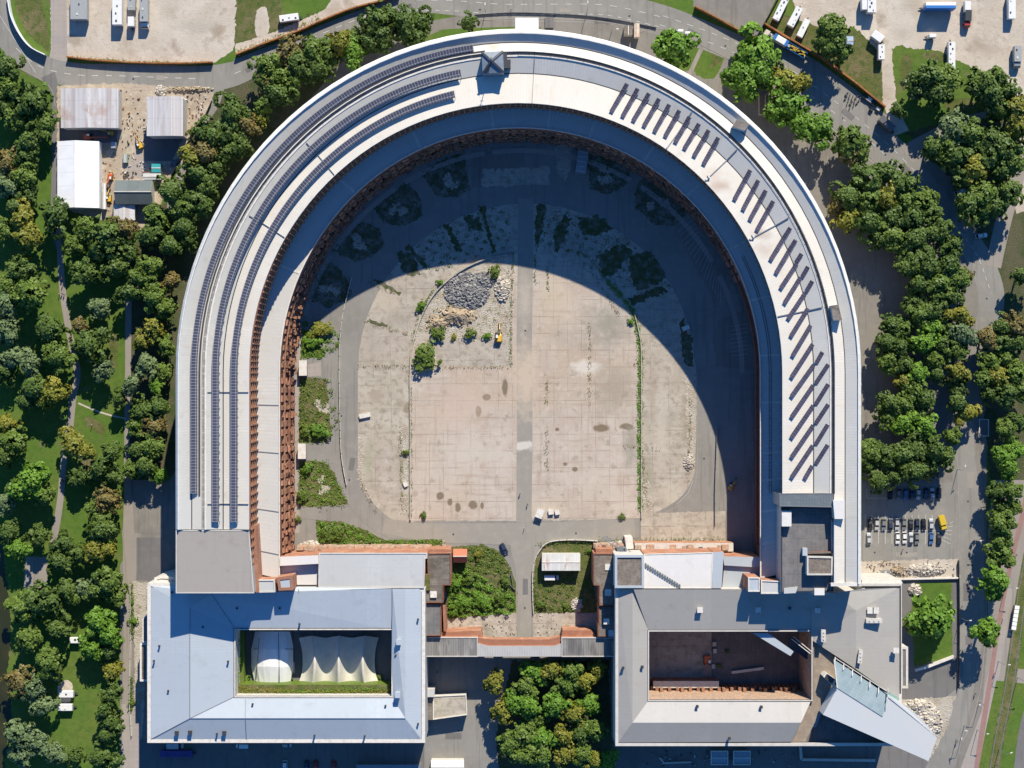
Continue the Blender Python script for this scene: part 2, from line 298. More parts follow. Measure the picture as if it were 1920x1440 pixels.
m_endr = roofmat('grey_brown_end_roof', (.37, .335, .30), X3, coords='pos', dk=.72, period=.7)
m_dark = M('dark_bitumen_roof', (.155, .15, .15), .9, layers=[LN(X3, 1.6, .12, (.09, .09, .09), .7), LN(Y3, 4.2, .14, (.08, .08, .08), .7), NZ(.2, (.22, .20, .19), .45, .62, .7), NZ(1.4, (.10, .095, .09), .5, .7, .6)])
m_slate = M('dark_slate_roof', (.13, .155, .17), .6, layers=[LN(X3, 1.0, .1, (.06, .07, .08), .6), LN(Y3, 1.2, .08, (.08, .09, .1), .5), NZ(.5, (.18, .2, .21), .5, .7, .6)])
m_rotroof = M('weathered_felt_roof', (.17, .145, .125), .95, layers=[NZ(.5, (.09, .075, .06), .42, .6, .8, stretch=(.25, 1, 1)), NZ(.25, (.27, .24, .21), .5, .68, .7), NZ(2.5, (.3, .26, .22), .58, .72, .6), LN(Y3, 1.3, .12, (.08, .07, .06), .5), NZ(.8, (.09, .10, .03), .65, .72, .7)])
m_gravroof = M('brown_gravel_roof', (.20, .165, .135), .95, layers=[NZ(1.5, (.11, .09, .075), .45, .65, .8), NZ(.3, (.28, .24, .2), .5, .66, .6), NZ(4, (.32, .28, .24), .58, .7, .6)], bump=(4, .6, .1))
m_corr = M('stained_corrugated_roof', (.24, .225, .21), .85, layers=[LN(X3, .9, .3, (.17, .16, .15), .8), ST(X3, 2.2, (.12, .115, .11), .8, pow=1.6), NZ(.5, (.36, .34, .31), .52, .68, .7, stretch=(1, .2, 1)), NZ(.3, (.1, .095, .09), .52, .64, .7, stretch=(1, .25, 1))])
m_corrl = M('light_corrugated_roof', (.43, .42, .40), .8, layers=[LN(X3, .9, .3, (.36, .35, .335), .8), NZ(.3, (.36, .345, .32), .5, .66, .6)])
BR = (.44, .20, .12)
m_brick = M('orange_brick', (.37, .19, .12), .92, layers=[NZ(.5, (.38, .15, .085), .42, .6, .85), NZ(.25, (.60, .33, .21), .5, .66, .7), NZ(1.6, (.62, .46, .36), .62, .74, .75), NZ(2.5, (.17, .08, .05), .6, .72, .8), LN((0, 0, 1), .75, .1, (.24, .11, .07), .6)], bump=(3, .7, .2))
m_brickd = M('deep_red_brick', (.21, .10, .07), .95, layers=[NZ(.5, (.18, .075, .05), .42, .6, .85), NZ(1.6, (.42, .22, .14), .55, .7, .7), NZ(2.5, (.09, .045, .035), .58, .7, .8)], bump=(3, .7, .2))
m_browner = M('brown_brick', (.33, .17, .10), .93, layers=[NZ(.6, (.22, .11, .07), .42, .6, .8), NZ(1.5, (.48, .33, .23), .58, .7, .7)], bump=(3, .7, .2))
m_brickw = M('weathered_pale_brick', (.45, .27, .18), .95, layers=[NZ(.4, (.30, .24, .19), .42, .6, .8), NZ(1.2, (.60, .52, .43), .52, .66, .8), NZ(2.5, (.16, .13, .08), .58, .7, .8), NZ(.7, (.16, .19, .05), .6, .7, .7)], bump=(3, .7, .2))
m_cop = M('pale_coping', (.66, .62, .56), .85, layers=[NZ(.8, (.5, .46, .4), .45, .65, .7)])
m_stone = M('granite_wall', (.42, .39, .35), .9, layers=[LN((0, 0, 1), 2.0, .08, (.2, .19, .17), .7), NZ(.4, (.33, .31, .28), .4, .6, .7)])
m_metal = M('grey_metal', (.32, .33, .34), .45, .6)
m_dmetal = M('dark_metal', (.06, .065, .075), .5, .3)
m_glass = M('dark_glass', (.02, .025, .03), .08, spec=.6)
m_rubber = M('black_rubber', (.02, .02, .02), .8)
m_pv = M('solar_cells', (.06, .063, .082), .22, coords='uv', spec=.45, layers=[ST(X3, 1.05, (.075, .075, .11), .7, dir2=Y3, period2=1.7), LN(X3, 1.05, .10, (.42, .42, .44), .85), LN(Y3, 1.7, .12, (.42, .42, .44), .85)])
m_pvr = M('violet_solar_cells', (.05, .045, .07), .25, coords='uv', spec=.45, layers=[ST(X3, 1.0, (.08, .07, .105), .8), LN(X3, 1.0, .09, (.22, .21, .25), .7), LN(Y3, .85, .07, (.2, .19, .22), .6)])
m_tent = M('white_canvas', (.80, .79, .77), .7, layers=[NZ(.3, (.70, .69, .67), .4, .65, .6)])
m_ivory = M('ivory_canvas', (.66, .62, .54), .75, layers=[NZ(.4, (.56, .52, .45), .42, .66, .7), LN(X3, 1.4, .05, (.45, .42, .37), .6)])
m_rust = M('rusty_sheet_roof', (.50, .49, .49), .7, layers=[ST(X3, .55, (.33, .27, .25), .75, pow=1.5), ST(X3, 1.9, (.62, .61, .62), .6, seed=2.2), NZ(.12, (.33, .19, .13), .56, .68, .55), NZ(.6, (.34, .27, .24), .5, .7, .6, stretch=(1, .12, 1)), LN(Y3, 7.0, .1, (.25, .24, .24), .6)])
m_shedg = M('grey_green_shed_roof', (.115, .135, .13), .7, layers=[ST(X3, 4.2, (.15, .175, .175), .7), LN(X3, .45, .1, (.09, .105, .1), .6), NZ(.3, (.14, .155, .15), .45, .6, .6)])
m_ori = M('rusty_orange_boards', (.36, .145, .045), .85, coords='pos', layers=[NZ(.5, (.20, .09, .04), .42, .6, .8), NZ(.25, (.5, .3, .1), .55, .7, .6), NZ(2, (.12, .07, .04), .55, .7, .6)])
m_wall = M('pale_render', (.55, .52, .47), .9, layers=[NZ(.5, (.45, .42, .38), .42, .64, .7)])
m_ramp = M('light_grey_cladding', (.50, .505, .50), .5, layers=[NZ(.06, (.48, .51, .53), .4, .6, .6), LN((.86, -.5, 0), 6.0, .07, (.42, .44, .46), .5), NZ(1.2, (.46, .48, .5), .6, .72, .4)])
m_rglass = M('blue_green_glazing', (.34, .41, .40), .2, spec=.6, layers=[LN((.86, -.5, 0), 2.4, .14, (.52, .58, .6), .7), LN((.5, .86, 0), 1.3, .12, (.45, .52, .54), .6), ST((.5, .86, 0), 1.3, (.24, .33, .34), .6, dir2=(.86, -.5, 0), period2=2.4), NZ(.2, (.38, .45, .46), .45, .6, .6)])
m_board = M('brown_deck_boards', (.27, .215, .165), .9, layers=[LN(Y3, .5, .07, (.14, .11, .09), .6), NZ(.4, (.33, .27, .21), .45, .62, .7)])
m_trunk = M('tree_bark', (.10, .075, .055), .95, coords='obj', layers=[NZ(3, (.06, .045, .03), .4, .6)])

# leaves: five kinds of tree
def leaf(name, a, b, c):
    return M(name, a, .55, coords='obj', spec=.25, layers=[dict(t='vor', scale=1.3, col=b, cell=True, lo=.2, hi=.9, fac=.9), NZ(.45, c, .42, .62, .6), NZ(2.2, tuple(x * 1.7 for x in a), .58, .7, .7), dict(t='rand', col=(a[0] * .6, a[1] * .68, a[2] * .8), fac=.55)])
LEAF = {'dark': leaf('dark_green_leaves', (0.091, 0.139, 0.024), (0.059, 0.103, 0.018), (0.112, 0.160, 0.031)),
        'mid': leaf('green_leaves', (0.120, 0.177, 0.026), (0.080, 0.131, 0.020), (0.148, 0.192, 0.033)),
        'bright': leaf('bright_green_leaves', (0.131, 0.239, 0.022), (0.085, 0.177, 0.018), (0.165, 0.268, 0.029)),
        'yellow': leaf('yellowing_leaves', (0.211, 0.199, 0.024), (0.142, 0.171, 0.022), (0.274, 0.217, 0.033)),
        'brown': leaf('browning_leaves', (0.199, 0.148, 0.044), (0.125, 0.120, 0.033), (0.131, 0.148, 0.035)),
        'pale': leaf('silvery_green_leaves', (0.142, 0.194, 0.075), (0.103, 0.148, 0.055), (0.171, 0.217, 0.088))}

# ================================================================== THE SETTING: ground, roads, lots, courtyard
def big_sheet():
    mb = MB(); R = 2500
    mb.face([(-R, -R, 0), (R, -R, 0), (R, R, 0), (-R, R, 0)]); o = mb.build('ground', m_grass); tag(o, kind='structure')
big_sheet()
sheet('forest_floor', [(-200, 150), (100, 160), (330, 330), (330, 560), (300, 1000), (240, 1090), (60, 1120), (20, 1500), (-200, 1500)], m_grass, rough=1)
sheet('woodland_ground', [(430, 130), (520, 110), (700, 30), (830, 50), (700, 130), (560, 260), (470, 380), (400, 480), (335, 640), (330, 980), (240, 960), (240, 480), (330, 350)], m_floor, rough=2)
sheet('lake', [(-300, 1000), (2, 1010), (14, 1100), (22, 1180), (14, 1260), (22, 1340), (8, 1440), (12, 1600), (-300, 1600)], m_water, rough=1.5)
# east side paved ground
sheet('paved_ground', [(690, 60), (860, 30), (1000, 0), (1240, 30), (1330, 60), (1500, 130), (1660, 250), (1790, 330), (1850, 470), (1870, 600), (1850, 720), (1850, 1500), (225, 1500), (225, 1060), (330, 880), (420, 420), (560, 210)], m_yard)
sheet('east_verge_ground', [(1700, 250), (1860, 200), (2100, 260), (2100, 1000), (1870, 980), (1845, 800), (1860, 560), (1780, 330)], m_floor, rough=2)
# lots at the top
sheet('gravel_lot', [(95, -60), (470, -60), (445, 20), (440, 85), (437, 95), (400, 118), (260, 116), (130, 108), (96, 108)], m_sand, rough=1)
sheet('concrete_lane', [(94, -60), (124, -60), (126, 108), (128, 125), (90, 118), (96, 90)], m_walk)
sheet('lawn_strip', [(20, -60), (60, -60), (88, 40), (93, 95), (84, 92), (50, 60), (30, 20)], m_dry, rough=.8)
sheet('meadow', [(445, -60), (640, -60), (622, 10), (600, 20), (520, 60), (470, 84), (440, 80)], m_dry, rough=2.2)
sheet('meadow', [(520, -60), (640, -60), (622, 8), (600, 18), (560, 40), (530, 20)], m_grass, rough=2.5)
sheet('bare_earth_patch', [(482, 20), (500, 16), (504, 60), (480, 66)], m_sand, smooth=4, rough=.8)
sheet('verge_sand', [(440, 92), (440, 84), (520, 58), (610, 18), (640, -30), (740, -30), (725, 0), (600, 38), (520, 76), (445, 104)], m_sand, rough=.7)
sheet('paved_lot', [(1300, -60), (1480, -60), (1440, 30), (1418, 72), (1370, 45), (1300, 12)], m_yard, rough=.6)
sheet('fairground_gravel', [(1462, -80), (2000, -80), (2000, 380), (1905, 400), (1890, 330), (1915, 270), (1900, 190), (1850, 140), (1800, 115), (1760, 100), (1700, 92), (1672, 90), (1678, 150), (1680, 205), (1655, 200), (1652, 130), (1600, 50), (1548, 60), (1500, 40)], m_sand, rough=1)
sheet('meadow', [(1440, 40), (1452, 20), (1500, 38), (1535, 50), (1560, 55), (1610, 58), (1650, 100), (1655, 150), (1656, 198), (1560, 122), (1500, 82), (1440, 52)], m_dry, rough=1.2)
sheet('meadow', [(1674, 92), (1720, 92), (1765, 98), (1800, 125), (1830, 135), (1828, 195), (1830, 212), (1770, 218), (1700, 240), (1684, 190)], m_grass, smooth=3, rough=1.5)
sheet('meadow', [(1238, 85), (1262, 55), (1290, 55), (1322, 72), (1295, 130), (1255, 125)], m_grass, smooth=3, rough=.8)
sheet('meadow', [(1330, 76), (1352, 82), (1362, 95), (1352, 125), (1335, 148), (1300, 132)], m_grass, smooth=3, rough=.8)
road('footpath', [(1326, 68), (1298, 128), (1290, 150)], 8, m_path)
sheet('meadow', [(965, 62), (1010, 50), (848, 54), (820, 60), (790, 78)], m_grass, smooth=3)
for q_ in ([(1690, 110), (1705, 100), (1712, 130), (1700, 170), (1688, 150)], [(1770, 190), (1820, 185), (1826, 205), (1780, 214)], [(1730, 100), (1770, 102), (1780, 118), (1745, 115)], [(1335, 100), (1350, 95), (1350, 118), (1330, 130)], [(1570, 100), (1600, 110), (1640, 170), (1620, 165)], [(150, 845), (175, 850), (170, 880), (150, 875)], [(160, 780), (200, 800), (190, 815), (165, 800)], [(205, 620), (222, 640), (215, 690), (203, 670)], [(1888, 1290), (1900, 1290), (1890, 1340), (1880, 1340)], [(1750, 1100), (1775, 1100), (1775, 1125), (1755, 1120)]):
    sheet('dry_patch', q_, m_dry, smooth=3, rough=2.0)
# roads
sheet('road', [(1425, 56), (1480, 84), (1540, 120), (1600, 165), (1656, 210), (1690, 240), (1660, 285), (1560, 210), (1480, 155), (1395, 105)], m_road)
sheet('road', [(438, 112), (500, 88), (560, 66), (600, 48), (660, 24), (720, 7), (760, -10), (800, 12), (640, 62), (480, 140)], m_road)
ring_road = [(-40, -60), (-14, -10), (2, 40), (30, 90), (75, 125), (140, 140), (220, 142), (300, 145), (380, 148), (440, 138), (500, 112), (570, 78), (640, 48), (710, 22), (780, 6), (860, 8), (940, 14), (1040, 14), (1140, 16), (1240, 38), (1330, 70), (1410, 104), (1480, 140), (1550, 190), (1610, 236), (1670, 288), (1725, 345), (1780, 410), (1830, 475), (1858, 550), (1846, 640), (1812, 760), (1806, 860), (1816, 960), (1818, 1080), (1816, 1200), (1800, 1300), (1770, 1400), (1735, 1480)]
road('road', ring_road, [46, 46, 46, 46, 46, 44, 44, 46, 50, 46, 34, 28, 28, 28, 34, 44, 52, 56, 60, 58, 52, 52, 60, 66, 66, 64, 52, 46, 46, 50, 44, 36, 44, 56, 54, 50, 46, 60, 80], m_road)
road('road', [(408, 165), (398, 200), (365, 250), (345, 310), (325, 360), (318, 400)], [26, 20, 16, 15, 14, 12], m_road)
road('road', [(90, 140), (103, 180), (103, 300), (101, 420), (112, 470)], [30, 14, 12, 11, 10], m_road_d)
road('road', [(1700, 290), (1740, 262), (1790, 232), (1850, 214), (1920, 190), (2000, 160)], [40, 26, 16, 12, 12, 12], m_path)
road('dirt_track', [(1655, 60), (1664, 130), (1668, 190), (1690, 250)], [24, 20, 22, 30], m_sand)
road('road', [(2000, 250), (1925, 290), (1900, 350), (1880, 420), (1862, 500)], [40, 34, 30, 30, 30], m_path)
road('road', [(241, 560), (240, 700), (238, 820), (240, 930), (246, 1000), (243, 1080), (240, 1200), (237, 1320), (240, 1470)], [12, 11, 10, 14, 34, 24, 16, 15, 18], m_path)
sheet('tarmac_patch', [(256, 1008), (303, 1008), (306, 1090), (256, 1086)], m_road_d)
sheet('gravel_strip', [(248, 1090), (276, 1090), (274, 1200), (270, 1330), (262, 1440), (252, 1440), (252, 1200)], m_gravel, rough=.8)
sheet('paved_corner', [(228, 1320), (264, 1320), (264, 1460), (230, 1460)], m_walk)
sheet('woodland_clearing', [(246, 900), (330, 900), (330, 1000), (252, 1000)], m_yard)
# park
park_path = [(108, 380), (112, 470), (117, 540), (124, 590), (135, 650), (145, 700), (137, 745), (131, 800), (120, 860), (114, 930), (105, 990), (96, 1030)]
road('footpath', park_path, [9, 11, 12, 12, 12, 13, 13, 13, 12, 12, 13, 10], m_path)
road('trodden_path', [(147, 756), (175, 768), (205, 778), (236, 785)], 3, m_sand)
sheet('park_square', [(48, 1044), (88, 1044), (90, 1104), (44, 1102)], m_path, rough=.4)
sheet('bare_earth_patch', [(108, 1285), (124, 1275), (136, 1285), (130, 1320), (112, 1312)], m_sand, smooth=4, rough=.7)
# construction yard
sheet('construction_yard', [(107, 160), (250, 156), (400, 172), (398, 196), (382, 228), (352, 260), (346, 300), (310, 345), (298, 400), (262, 432), (190, 412), (106, 388)], m_dirt, rough=1.2)
sheet('yard_tarmac', [(112, 240), (222, 240), (219, 268), (112, 268)], m_road_d)  # dark sheet paints the left rusty hall's cast shade on the dirt
sheet('yard_tarmac', [(271, 250), (345, 255), (322, 302), (271, 302)], m_road_d)  # right rusty hall's cast shade, laid down as a dark colour
sheet('concrete_slab', [(238, 288), (268, 288), (272, 335), (240, 335)], m_walk, rough=.5)
# east pavements, cycle path, tram
sheet('pavement', [(1862, 900), (1925, 900), (1990, 900), (1990, 1500), (1780, 1500), (1838, 1360), (1852, 1200), (1852, 1000)], m_path)
sheet('pavement', [(1790, 1470), (1842, 1330), (1846, 1290), (1862, 1230), (1874, 1170), (1890, 1080), (1898, 1110), (1870, 1290), (1838, 1470)], m_walk)
road('cycle_path', [(1935, 880), (1915, 975), (1897, 1050), (1880, 1130), (1868, 1200), (1856, 1280), (1840, 1380), (1826, 1480)], [9, 9, 8, 8, 8, 9, 10, 11], m_red)
sheet('tram_track_grass', [(1990, 1010), (1926, 1060), (1912, 1130), (1900, 1200), (1892, 1252), (1990, 1262)], m_grass)
sheet('tram_track_grass', [(1868, 1276), (1890, 1278), (1990, 1290), (1990, 1480), (1828, 1480), (1846, 1380)], m_grass)
road('tram_bed', [(1938, 1000), (1917, 1110), (1905, 1200), (1890, 1300), (1872, 1390), (1858, 1480)], 22, m_dry)
for dx in (-7, 7):
    road('tram_rail', [(1938 + dx, 1000), (1917 + dx, 1110), (1905 + dx, 1200), (1890 + dx, 1300), (1872 + dx, 1390), (1858 + dx, 1480)], .9, m_metal)
road('road', [(1990, 1250), (1935, 1340), (1915, 1470)], 34, m_road_d)
# parking east
sheet('parking_lot', [(1615, 905), (1790, 905), (1795, 1050), (1618, 1052)], m_road)
sheet('excavated_strip', [(1614, 1052), (1795, 1048), (1800, 1084), (1614, 1086)], m_sand, rough=1)
sheet('tarmac_forecourt', [(1692, 1090), (1795, 1086), (1795, 1290), (1770, 1310), (1692, 1312)], m_road_d)
sheet('lawn', [(1708, 1094), (1784, 1090), (1786, 1230), (1714, 1250)], m_grass, rough=.6)
sheet('rubble_ground', [(1690, 1312), (1792, 1306), (1775, 1370), (1745, 1420), (1660, 1440), (1660, 1330)], m_gravel, rough=1)
# south yard
sheet('south_yard', [(262, 1386), (960, 1386), (960, 1500), (262, 1500)], m_road_d)
sheet('south_yard', [(795, 1228), (970, 1228), (1000, 1300), (930, 1400), (940, 1500), (795, 1500)], m_road)
sheet('south_terrace', [(1150, 1390), (1700, 1390), (1740, 1430), (1700, 1500), (1150, 1500)], m_road_d)
sheet('woodland_ground', [(960, 1238), (1140, 1238), (1150, 1440), (1140, 1500), (940, 1500), (930, 1380)], m_floor, rough=1.2)

# ---- courtyard inside the horseshoe (drawn at ground level)
def arc(cx, cy, r, a0, a1, n=36): return [(cx + r * math.cos(math.radians(a0 + (a1 - a0) * i / n)), cy - r * math.sin(math.radians(a0 + (a1 - a0) * i / n))) for i in range(n + 1)]
sheet('courtyard_ground', [(540, 1045)] + arc(974, 700, 434, 180, 0) + [(1410, 1045)], m_road)
sheet('courtyard_south_ground', [(800, 1005), (1160, 1005), (1160, 1210), (800, 1210)], m_road)
# pads between the ring road and the facade
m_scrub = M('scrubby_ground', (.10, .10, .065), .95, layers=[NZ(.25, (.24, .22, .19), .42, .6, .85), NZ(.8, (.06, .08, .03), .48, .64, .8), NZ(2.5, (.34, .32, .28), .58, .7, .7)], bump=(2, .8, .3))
pads = [([(566, 603), (596, 600), (622, 612), (640, 632), (634, 652), (612, 668), (598, 675), (564, 672)], m_grass),
        ([(562, 708), (600, 706), (622, 712), (626, 735), (624, 758), (638, 765), (638, 800), (616, 824), (600, 834), (560, 832)], m_dry),
        ([(560, 866), (602, 860), (622, 882), (645, 920), (655, 945), (610, 950), (560, 950)], m_dry),
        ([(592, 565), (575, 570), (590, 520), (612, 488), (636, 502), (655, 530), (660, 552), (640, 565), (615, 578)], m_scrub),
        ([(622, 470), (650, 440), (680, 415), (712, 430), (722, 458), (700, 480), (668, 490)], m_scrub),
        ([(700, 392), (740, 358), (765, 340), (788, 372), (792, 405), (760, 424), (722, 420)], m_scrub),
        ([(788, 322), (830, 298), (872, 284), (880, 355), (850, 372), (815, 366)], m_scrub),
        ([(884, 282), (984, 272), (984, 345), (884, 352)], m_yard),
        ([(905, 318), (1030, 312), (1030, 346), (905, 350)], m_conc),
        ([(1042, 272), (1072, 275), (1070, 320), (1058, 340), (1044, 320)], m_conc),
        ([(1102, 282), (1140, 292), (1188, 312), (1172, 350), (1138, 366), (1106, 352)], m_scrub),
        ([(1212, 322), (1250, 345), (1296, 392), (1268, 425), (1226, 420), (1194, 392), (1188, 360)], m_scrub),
        ([(1262, 430), (1300, 400), (1350, 460), (1385, 520), (1352, 560), (1345, 580), (1310, 510)], m_yard),
        ([(1345, 600), (1395, 582), (1412, 640), (1412, 690), (1345, 688), (1336, 640)], m_yard),
        ([(1350, 780), (1412, 780), (1415, 1000), (1365, 1000), (1362, 900)], m_road)]
for p, mm in pads:
    sheet('planted_pad' if mm in (m_dry, m_grass, m_scrub) else 'concrete_pad', p, mm, smooth=0, rough=1.6)
    cx_, cy_ = sum(q[0] for q in p) / len(p), sum(q[1] for q in p) / len(p)
    if mm in (m_dry, m_grass, m_scrub):
        for k in range(3):
            bx, by = cx_ + rnd.uniform(-16, 16), cy_ + rnd.uniform(-14, 14); q_ = [(bx + rnd.uniform(5, 14) * math.cos(t_), by + rnd.uniform(4, 11) * math.sin(t_)) for t_ in [i_ * .9 for i_ in range(7)]]
            sheet('bare_soil_patch', q_, m_gravel if k else m_conc, smooth=3, rough=1.6)
for a0, a1 in ((186, 148), (146, 124), (121, 99), (97, 60), (57, 30), (26, 0)):
    o_, i_ = arc(974, 700, 422, a0, a1, 16), arc(974, 700, 413, a0, a1, 16)
    sheet('facade_footpath', o_ + i_[::-1], m_walk)
sheet('facade_footpath', [(552, 745), (560, 745), (562, 1000), (552, 1000)], m_walk)
inner = [(672, 890), (671, 800)] + [(671, 695)] + arc(987, 698, 316, 176, 4, 40) + [(1306, 700), (1306, 800), (1306, 890), (1300, 915), (1282, 938), (1255, 956), (1240, 962), (1200, 975), (770, 978), (740, 982), (718, 970), (690, 935), (678, 912)]
sheet('outer_concrete_field', inner, m_conc, rough=.4)
core = [(771, 975), (771, 690)] + arc(986, 690, 215, 178, 2, 30) + [(1201, 690), (1201, 972)]
sheet('inner_concrete_field', core, m_pink)
sheet('gravel_field', [(774, 684), (778, 620), (800, 570), (840, 525), (900, 490), (956, 482), (957, 684)], m_gravel, rough=.8)
sheet('concrete_slab', [(815, 640), (955, 638), (955, 686), (820, 686)], m_conc, rough=.5)
sheet('concrete_slab', [(800, 500), (1000, 470), (996, 384), (900, 392), (820, 430)], m_conc) if 0 else None
road('courtyard_road', [(986, 372), (985, 500), (983, 640), (984, 800), (983, 900), (982, 1000)], 29, m_road_l, smooth=0)
road('courtyard_road', [(642, 600), (634, 680), (640, 760), (645, 850), (655, 905), (685, 955), (730, 990), (800, 1000), (900, 1000), (1010, 1002), (1100, 996), (1200, 990)], [46, 50, 46, 44, 42, 38, 34, 36, 40, 46, 42, 36], m_road)
road('courtyard_road', [(720, 985), (800, 998), (900, 1000), (1010, 1002), (1100, 996), (1200, 990)], [26, 34, 38, 44, 40, 34], m_road_l)
road('courtyard_road', [(1330, 700), (1325, 850), (1320, 900), (1290, 950), (1230, 985), (1190, 990)], [42, 42, 42, 46, 44, 34], m_road)
road('courtyard_road', [(982, 985), (985, 1040), (984, 1090), (983, 1200)], [60, 52, 26, 26], m_road_l)
for y0, y1 in ((592, 618), (672, 706), (832, 862), (952, 972)):
    sheet('access_path', [(566, y0), (640, y0 - 4), (640, y1 + 8), (566, y1)], m_road)
sheet('concrete_slab', [(1202, 962), (1360, 958), (1360, 1014), (1202, 1016)], m_conc, rough=.4)
sheet('concrete_slab', [(574, 684), (602, 678), (602, 704), (574, 706)], m_walk)
m_moss = M('mossy_ground', (.075, .085, .035), .95, layers=[NZ(.4, (.20, .18, .14), .45, .62, .8), NZ(2, (.05, .07, .02), .5, .7, .7)])
for q_ in ([(898, 388), (906, 386), (930, 470), (924, 474)], [(830, 420), (842, 418), (862, 455), (866, 472), (856, 470)], [(758, 462), (770, 460), (802, 500), (798, 506)], [(1008, 384), (1026, 386), (1014, 440), (1006, 470), (1002, 440)], [(1038, 430), (1058, 400), (1070, 410), (1052, 470), (1040, 475)], [(1085, 405), (1135, 410), (1150, 430), (1110, 445), (1088, 430)], [(1120, 480), (1165, 455), (1185, 470), (1150, 520), (1130, 515)], [(1180, 480), (1220, 470), (1250, 520), (1230, 535), (1195, 545), (1182, 520)], [(1178, 560), (1240, 535), (1252, 545), (1182, 575)], [(700, 525), (712, 526), (752, 550), (748, 556)], [(690, 600), (728, 608), (726, 614), (688, 606)], [(1280, 600), (1300, 640), (1298, 690), (1282, 680), (1275, 630)], [(740, 470), (775, 475), (790, 520), (760, 515)], [(870, 400), (900, 410), (905, 430), (880, 432)], [(1285, 700), (1302, 720), (1302, 850), (1292, 860), (1286, 780)], [(752, 790), (765, 800), (764, 960), (752, 940), (756, 880)], [(1205, 900), (1220, 905), (1226, 960), (1206, 962)], [(672, 820), (680, 815), (680, 900), (696, 930), (688, 935), (674, 900)]):
    sheet('moss_patch', q_, m_moss if q_[0][1] < 700 else m_gravel, rough=2.2)

# south courtyard plots
sheet('overgrown_plot', [(836, 1026), (905, 1020), (940, 1036), (958, 1065), (968, 1095), (968, 1152), (840, 1160)], m_dry, rough=1)
sheet('overgrown_plot', [(1000, 1085), (1004, 1050), (1020, 1022), (1050, 1014), (1118, 1014), (1114, 1100), (1122, 1148), (1000, 1150)], m_dry, rough=1)
sheet('rubble_ground', [(838, 1160), (880, 1156), (968, 1150), (968, 1200), (838, 1200)], m_conc, rough=1.2)
sheet('rubble_ground', [(1000, 1150), (1122, 1148), (1155, 1152), (1155, 1204), (1000, 1200)], m_conc, rough=1.2)
sheet('ruin_strip', [(590, 1018), (835, 1014), (835, 1034), (590, 1040)], m_gravel, rough=1)
sheet('ruin_strip', [(1118, 1016), (1365, 1014), (1365, 1040), (1118, 1042)], m_gravel, rough=1)
sheet('overgrown_plot', [(592, 975), (640, 978), (690, 996), (720, 1012), (830, 1012), (830, 1022), (596, 1026)], m_dry, rough=1)
sheet('paved_court', [(440, 1180), (735, 1180), (735, 1306), (440, 1306)], m_road_d)
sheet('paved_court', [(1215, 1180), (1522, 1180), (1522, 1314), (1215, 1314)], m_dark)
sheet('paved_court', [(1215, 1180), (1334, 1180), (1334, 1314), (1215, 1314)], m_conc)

# painted markings: one sheet of dashes per road
def marking(name, segs, w=.9, z=None):
    zz = level([p for s_ in segs for p in s_]) if z is None else z; mb = MB()
    for a, b in segs:
        L, R = ribbon_pts([a, b], w); P = [W(*L[0]), W(*L[1]), W(*R[1]), W(*R[0])]; P = [(p.x, p.y, zz) for p in P]
        if poly_area(P) < 0: P.reverse()
        mb.face(P)
    o = mb.build(name, m_white); return tag(o, kind='structure')
def dashes(pts, on, off, shift=0.0):
    q = catmull(pts, 10, False); L, R = ribbon_pts(q, 2 * abs(shift) if shift else .001); q = L if shift > 0 else (R if shift < 0 else q)
    out = []; d = 0; a = None
    for p, r in zip(q, q[1:]):
        l = math.hypot(r[0] - p[0], r[1] - p[1]); n = max(1, int(l))
        for i in range(n):
            t0 = (p[0] + (r[0] - p[0]) * i / n, p[1] + (r[1] - p[1]) * i / n); t1 = (p[0] + (r[0] - p[0]) * (i + 1) / n, p[1] + (r[1] - p[1]) * (i + 1) / n)
            if d % (on + off) < on or off == 0:
                if a is None: a = t0
                last = t1
            elif a is not None: out.append((a, last)); a = None
            d += l / n
    if a is not None: out.append((a, last))
    return out
rr = ring_road
marking('road_marking', dashes(rr[3:9], 12, 14, 0) + dashes(rr[9:15], 12, 14, 0))
marking('road_marking', dashes(rr[14:20], 8, 10, 13) + dashes(rr[14:20], 12, 16, -6) + dashes(rr[19:27], 11, 13, 9) + dashes(rr[19:27], 11, 13, -9) + dashes(rr[27:30], 8, 8, 0))
marking('road_marking', dashes(rr[:5], 200, 0, 14) + dashes(rr[22:27], 400, 0, 26), .7)
marking('parking_marking', [((1622 + 12.6 * i, 965), (1622 + 12.6 * i, 994)) for i in range(11)] + [((1622 + 12.6 * i, 996), (1622 + 12.6 * i, 1020)) for i in range(11)] + [((1622, 995), (1762, 995)), ((1625, 934), (1672, 934)), ((1625, 915), (1625, 934))] + [((1766 + 3 * i, 1012 - 6 * i), (1782 + i, 1020 - 8.5 * i)) for i in range(6)], .6)
marking('parking_marking', [((1268 + 5.2 * i, 436 + 8.2 * i), (1300 + 3.2 * i, 412 + 7.4 * i)) for i in range(17)] + [((1370, 612 + 8 * i), (1402, 607 + 8 * i)) for i in range(8)], .45)
marking('parking_marking', [((1010, 940), (1010, 940.5)), ((1300, 900), (1290, 925)), ((1290, 925), (1270, 945))], .4)
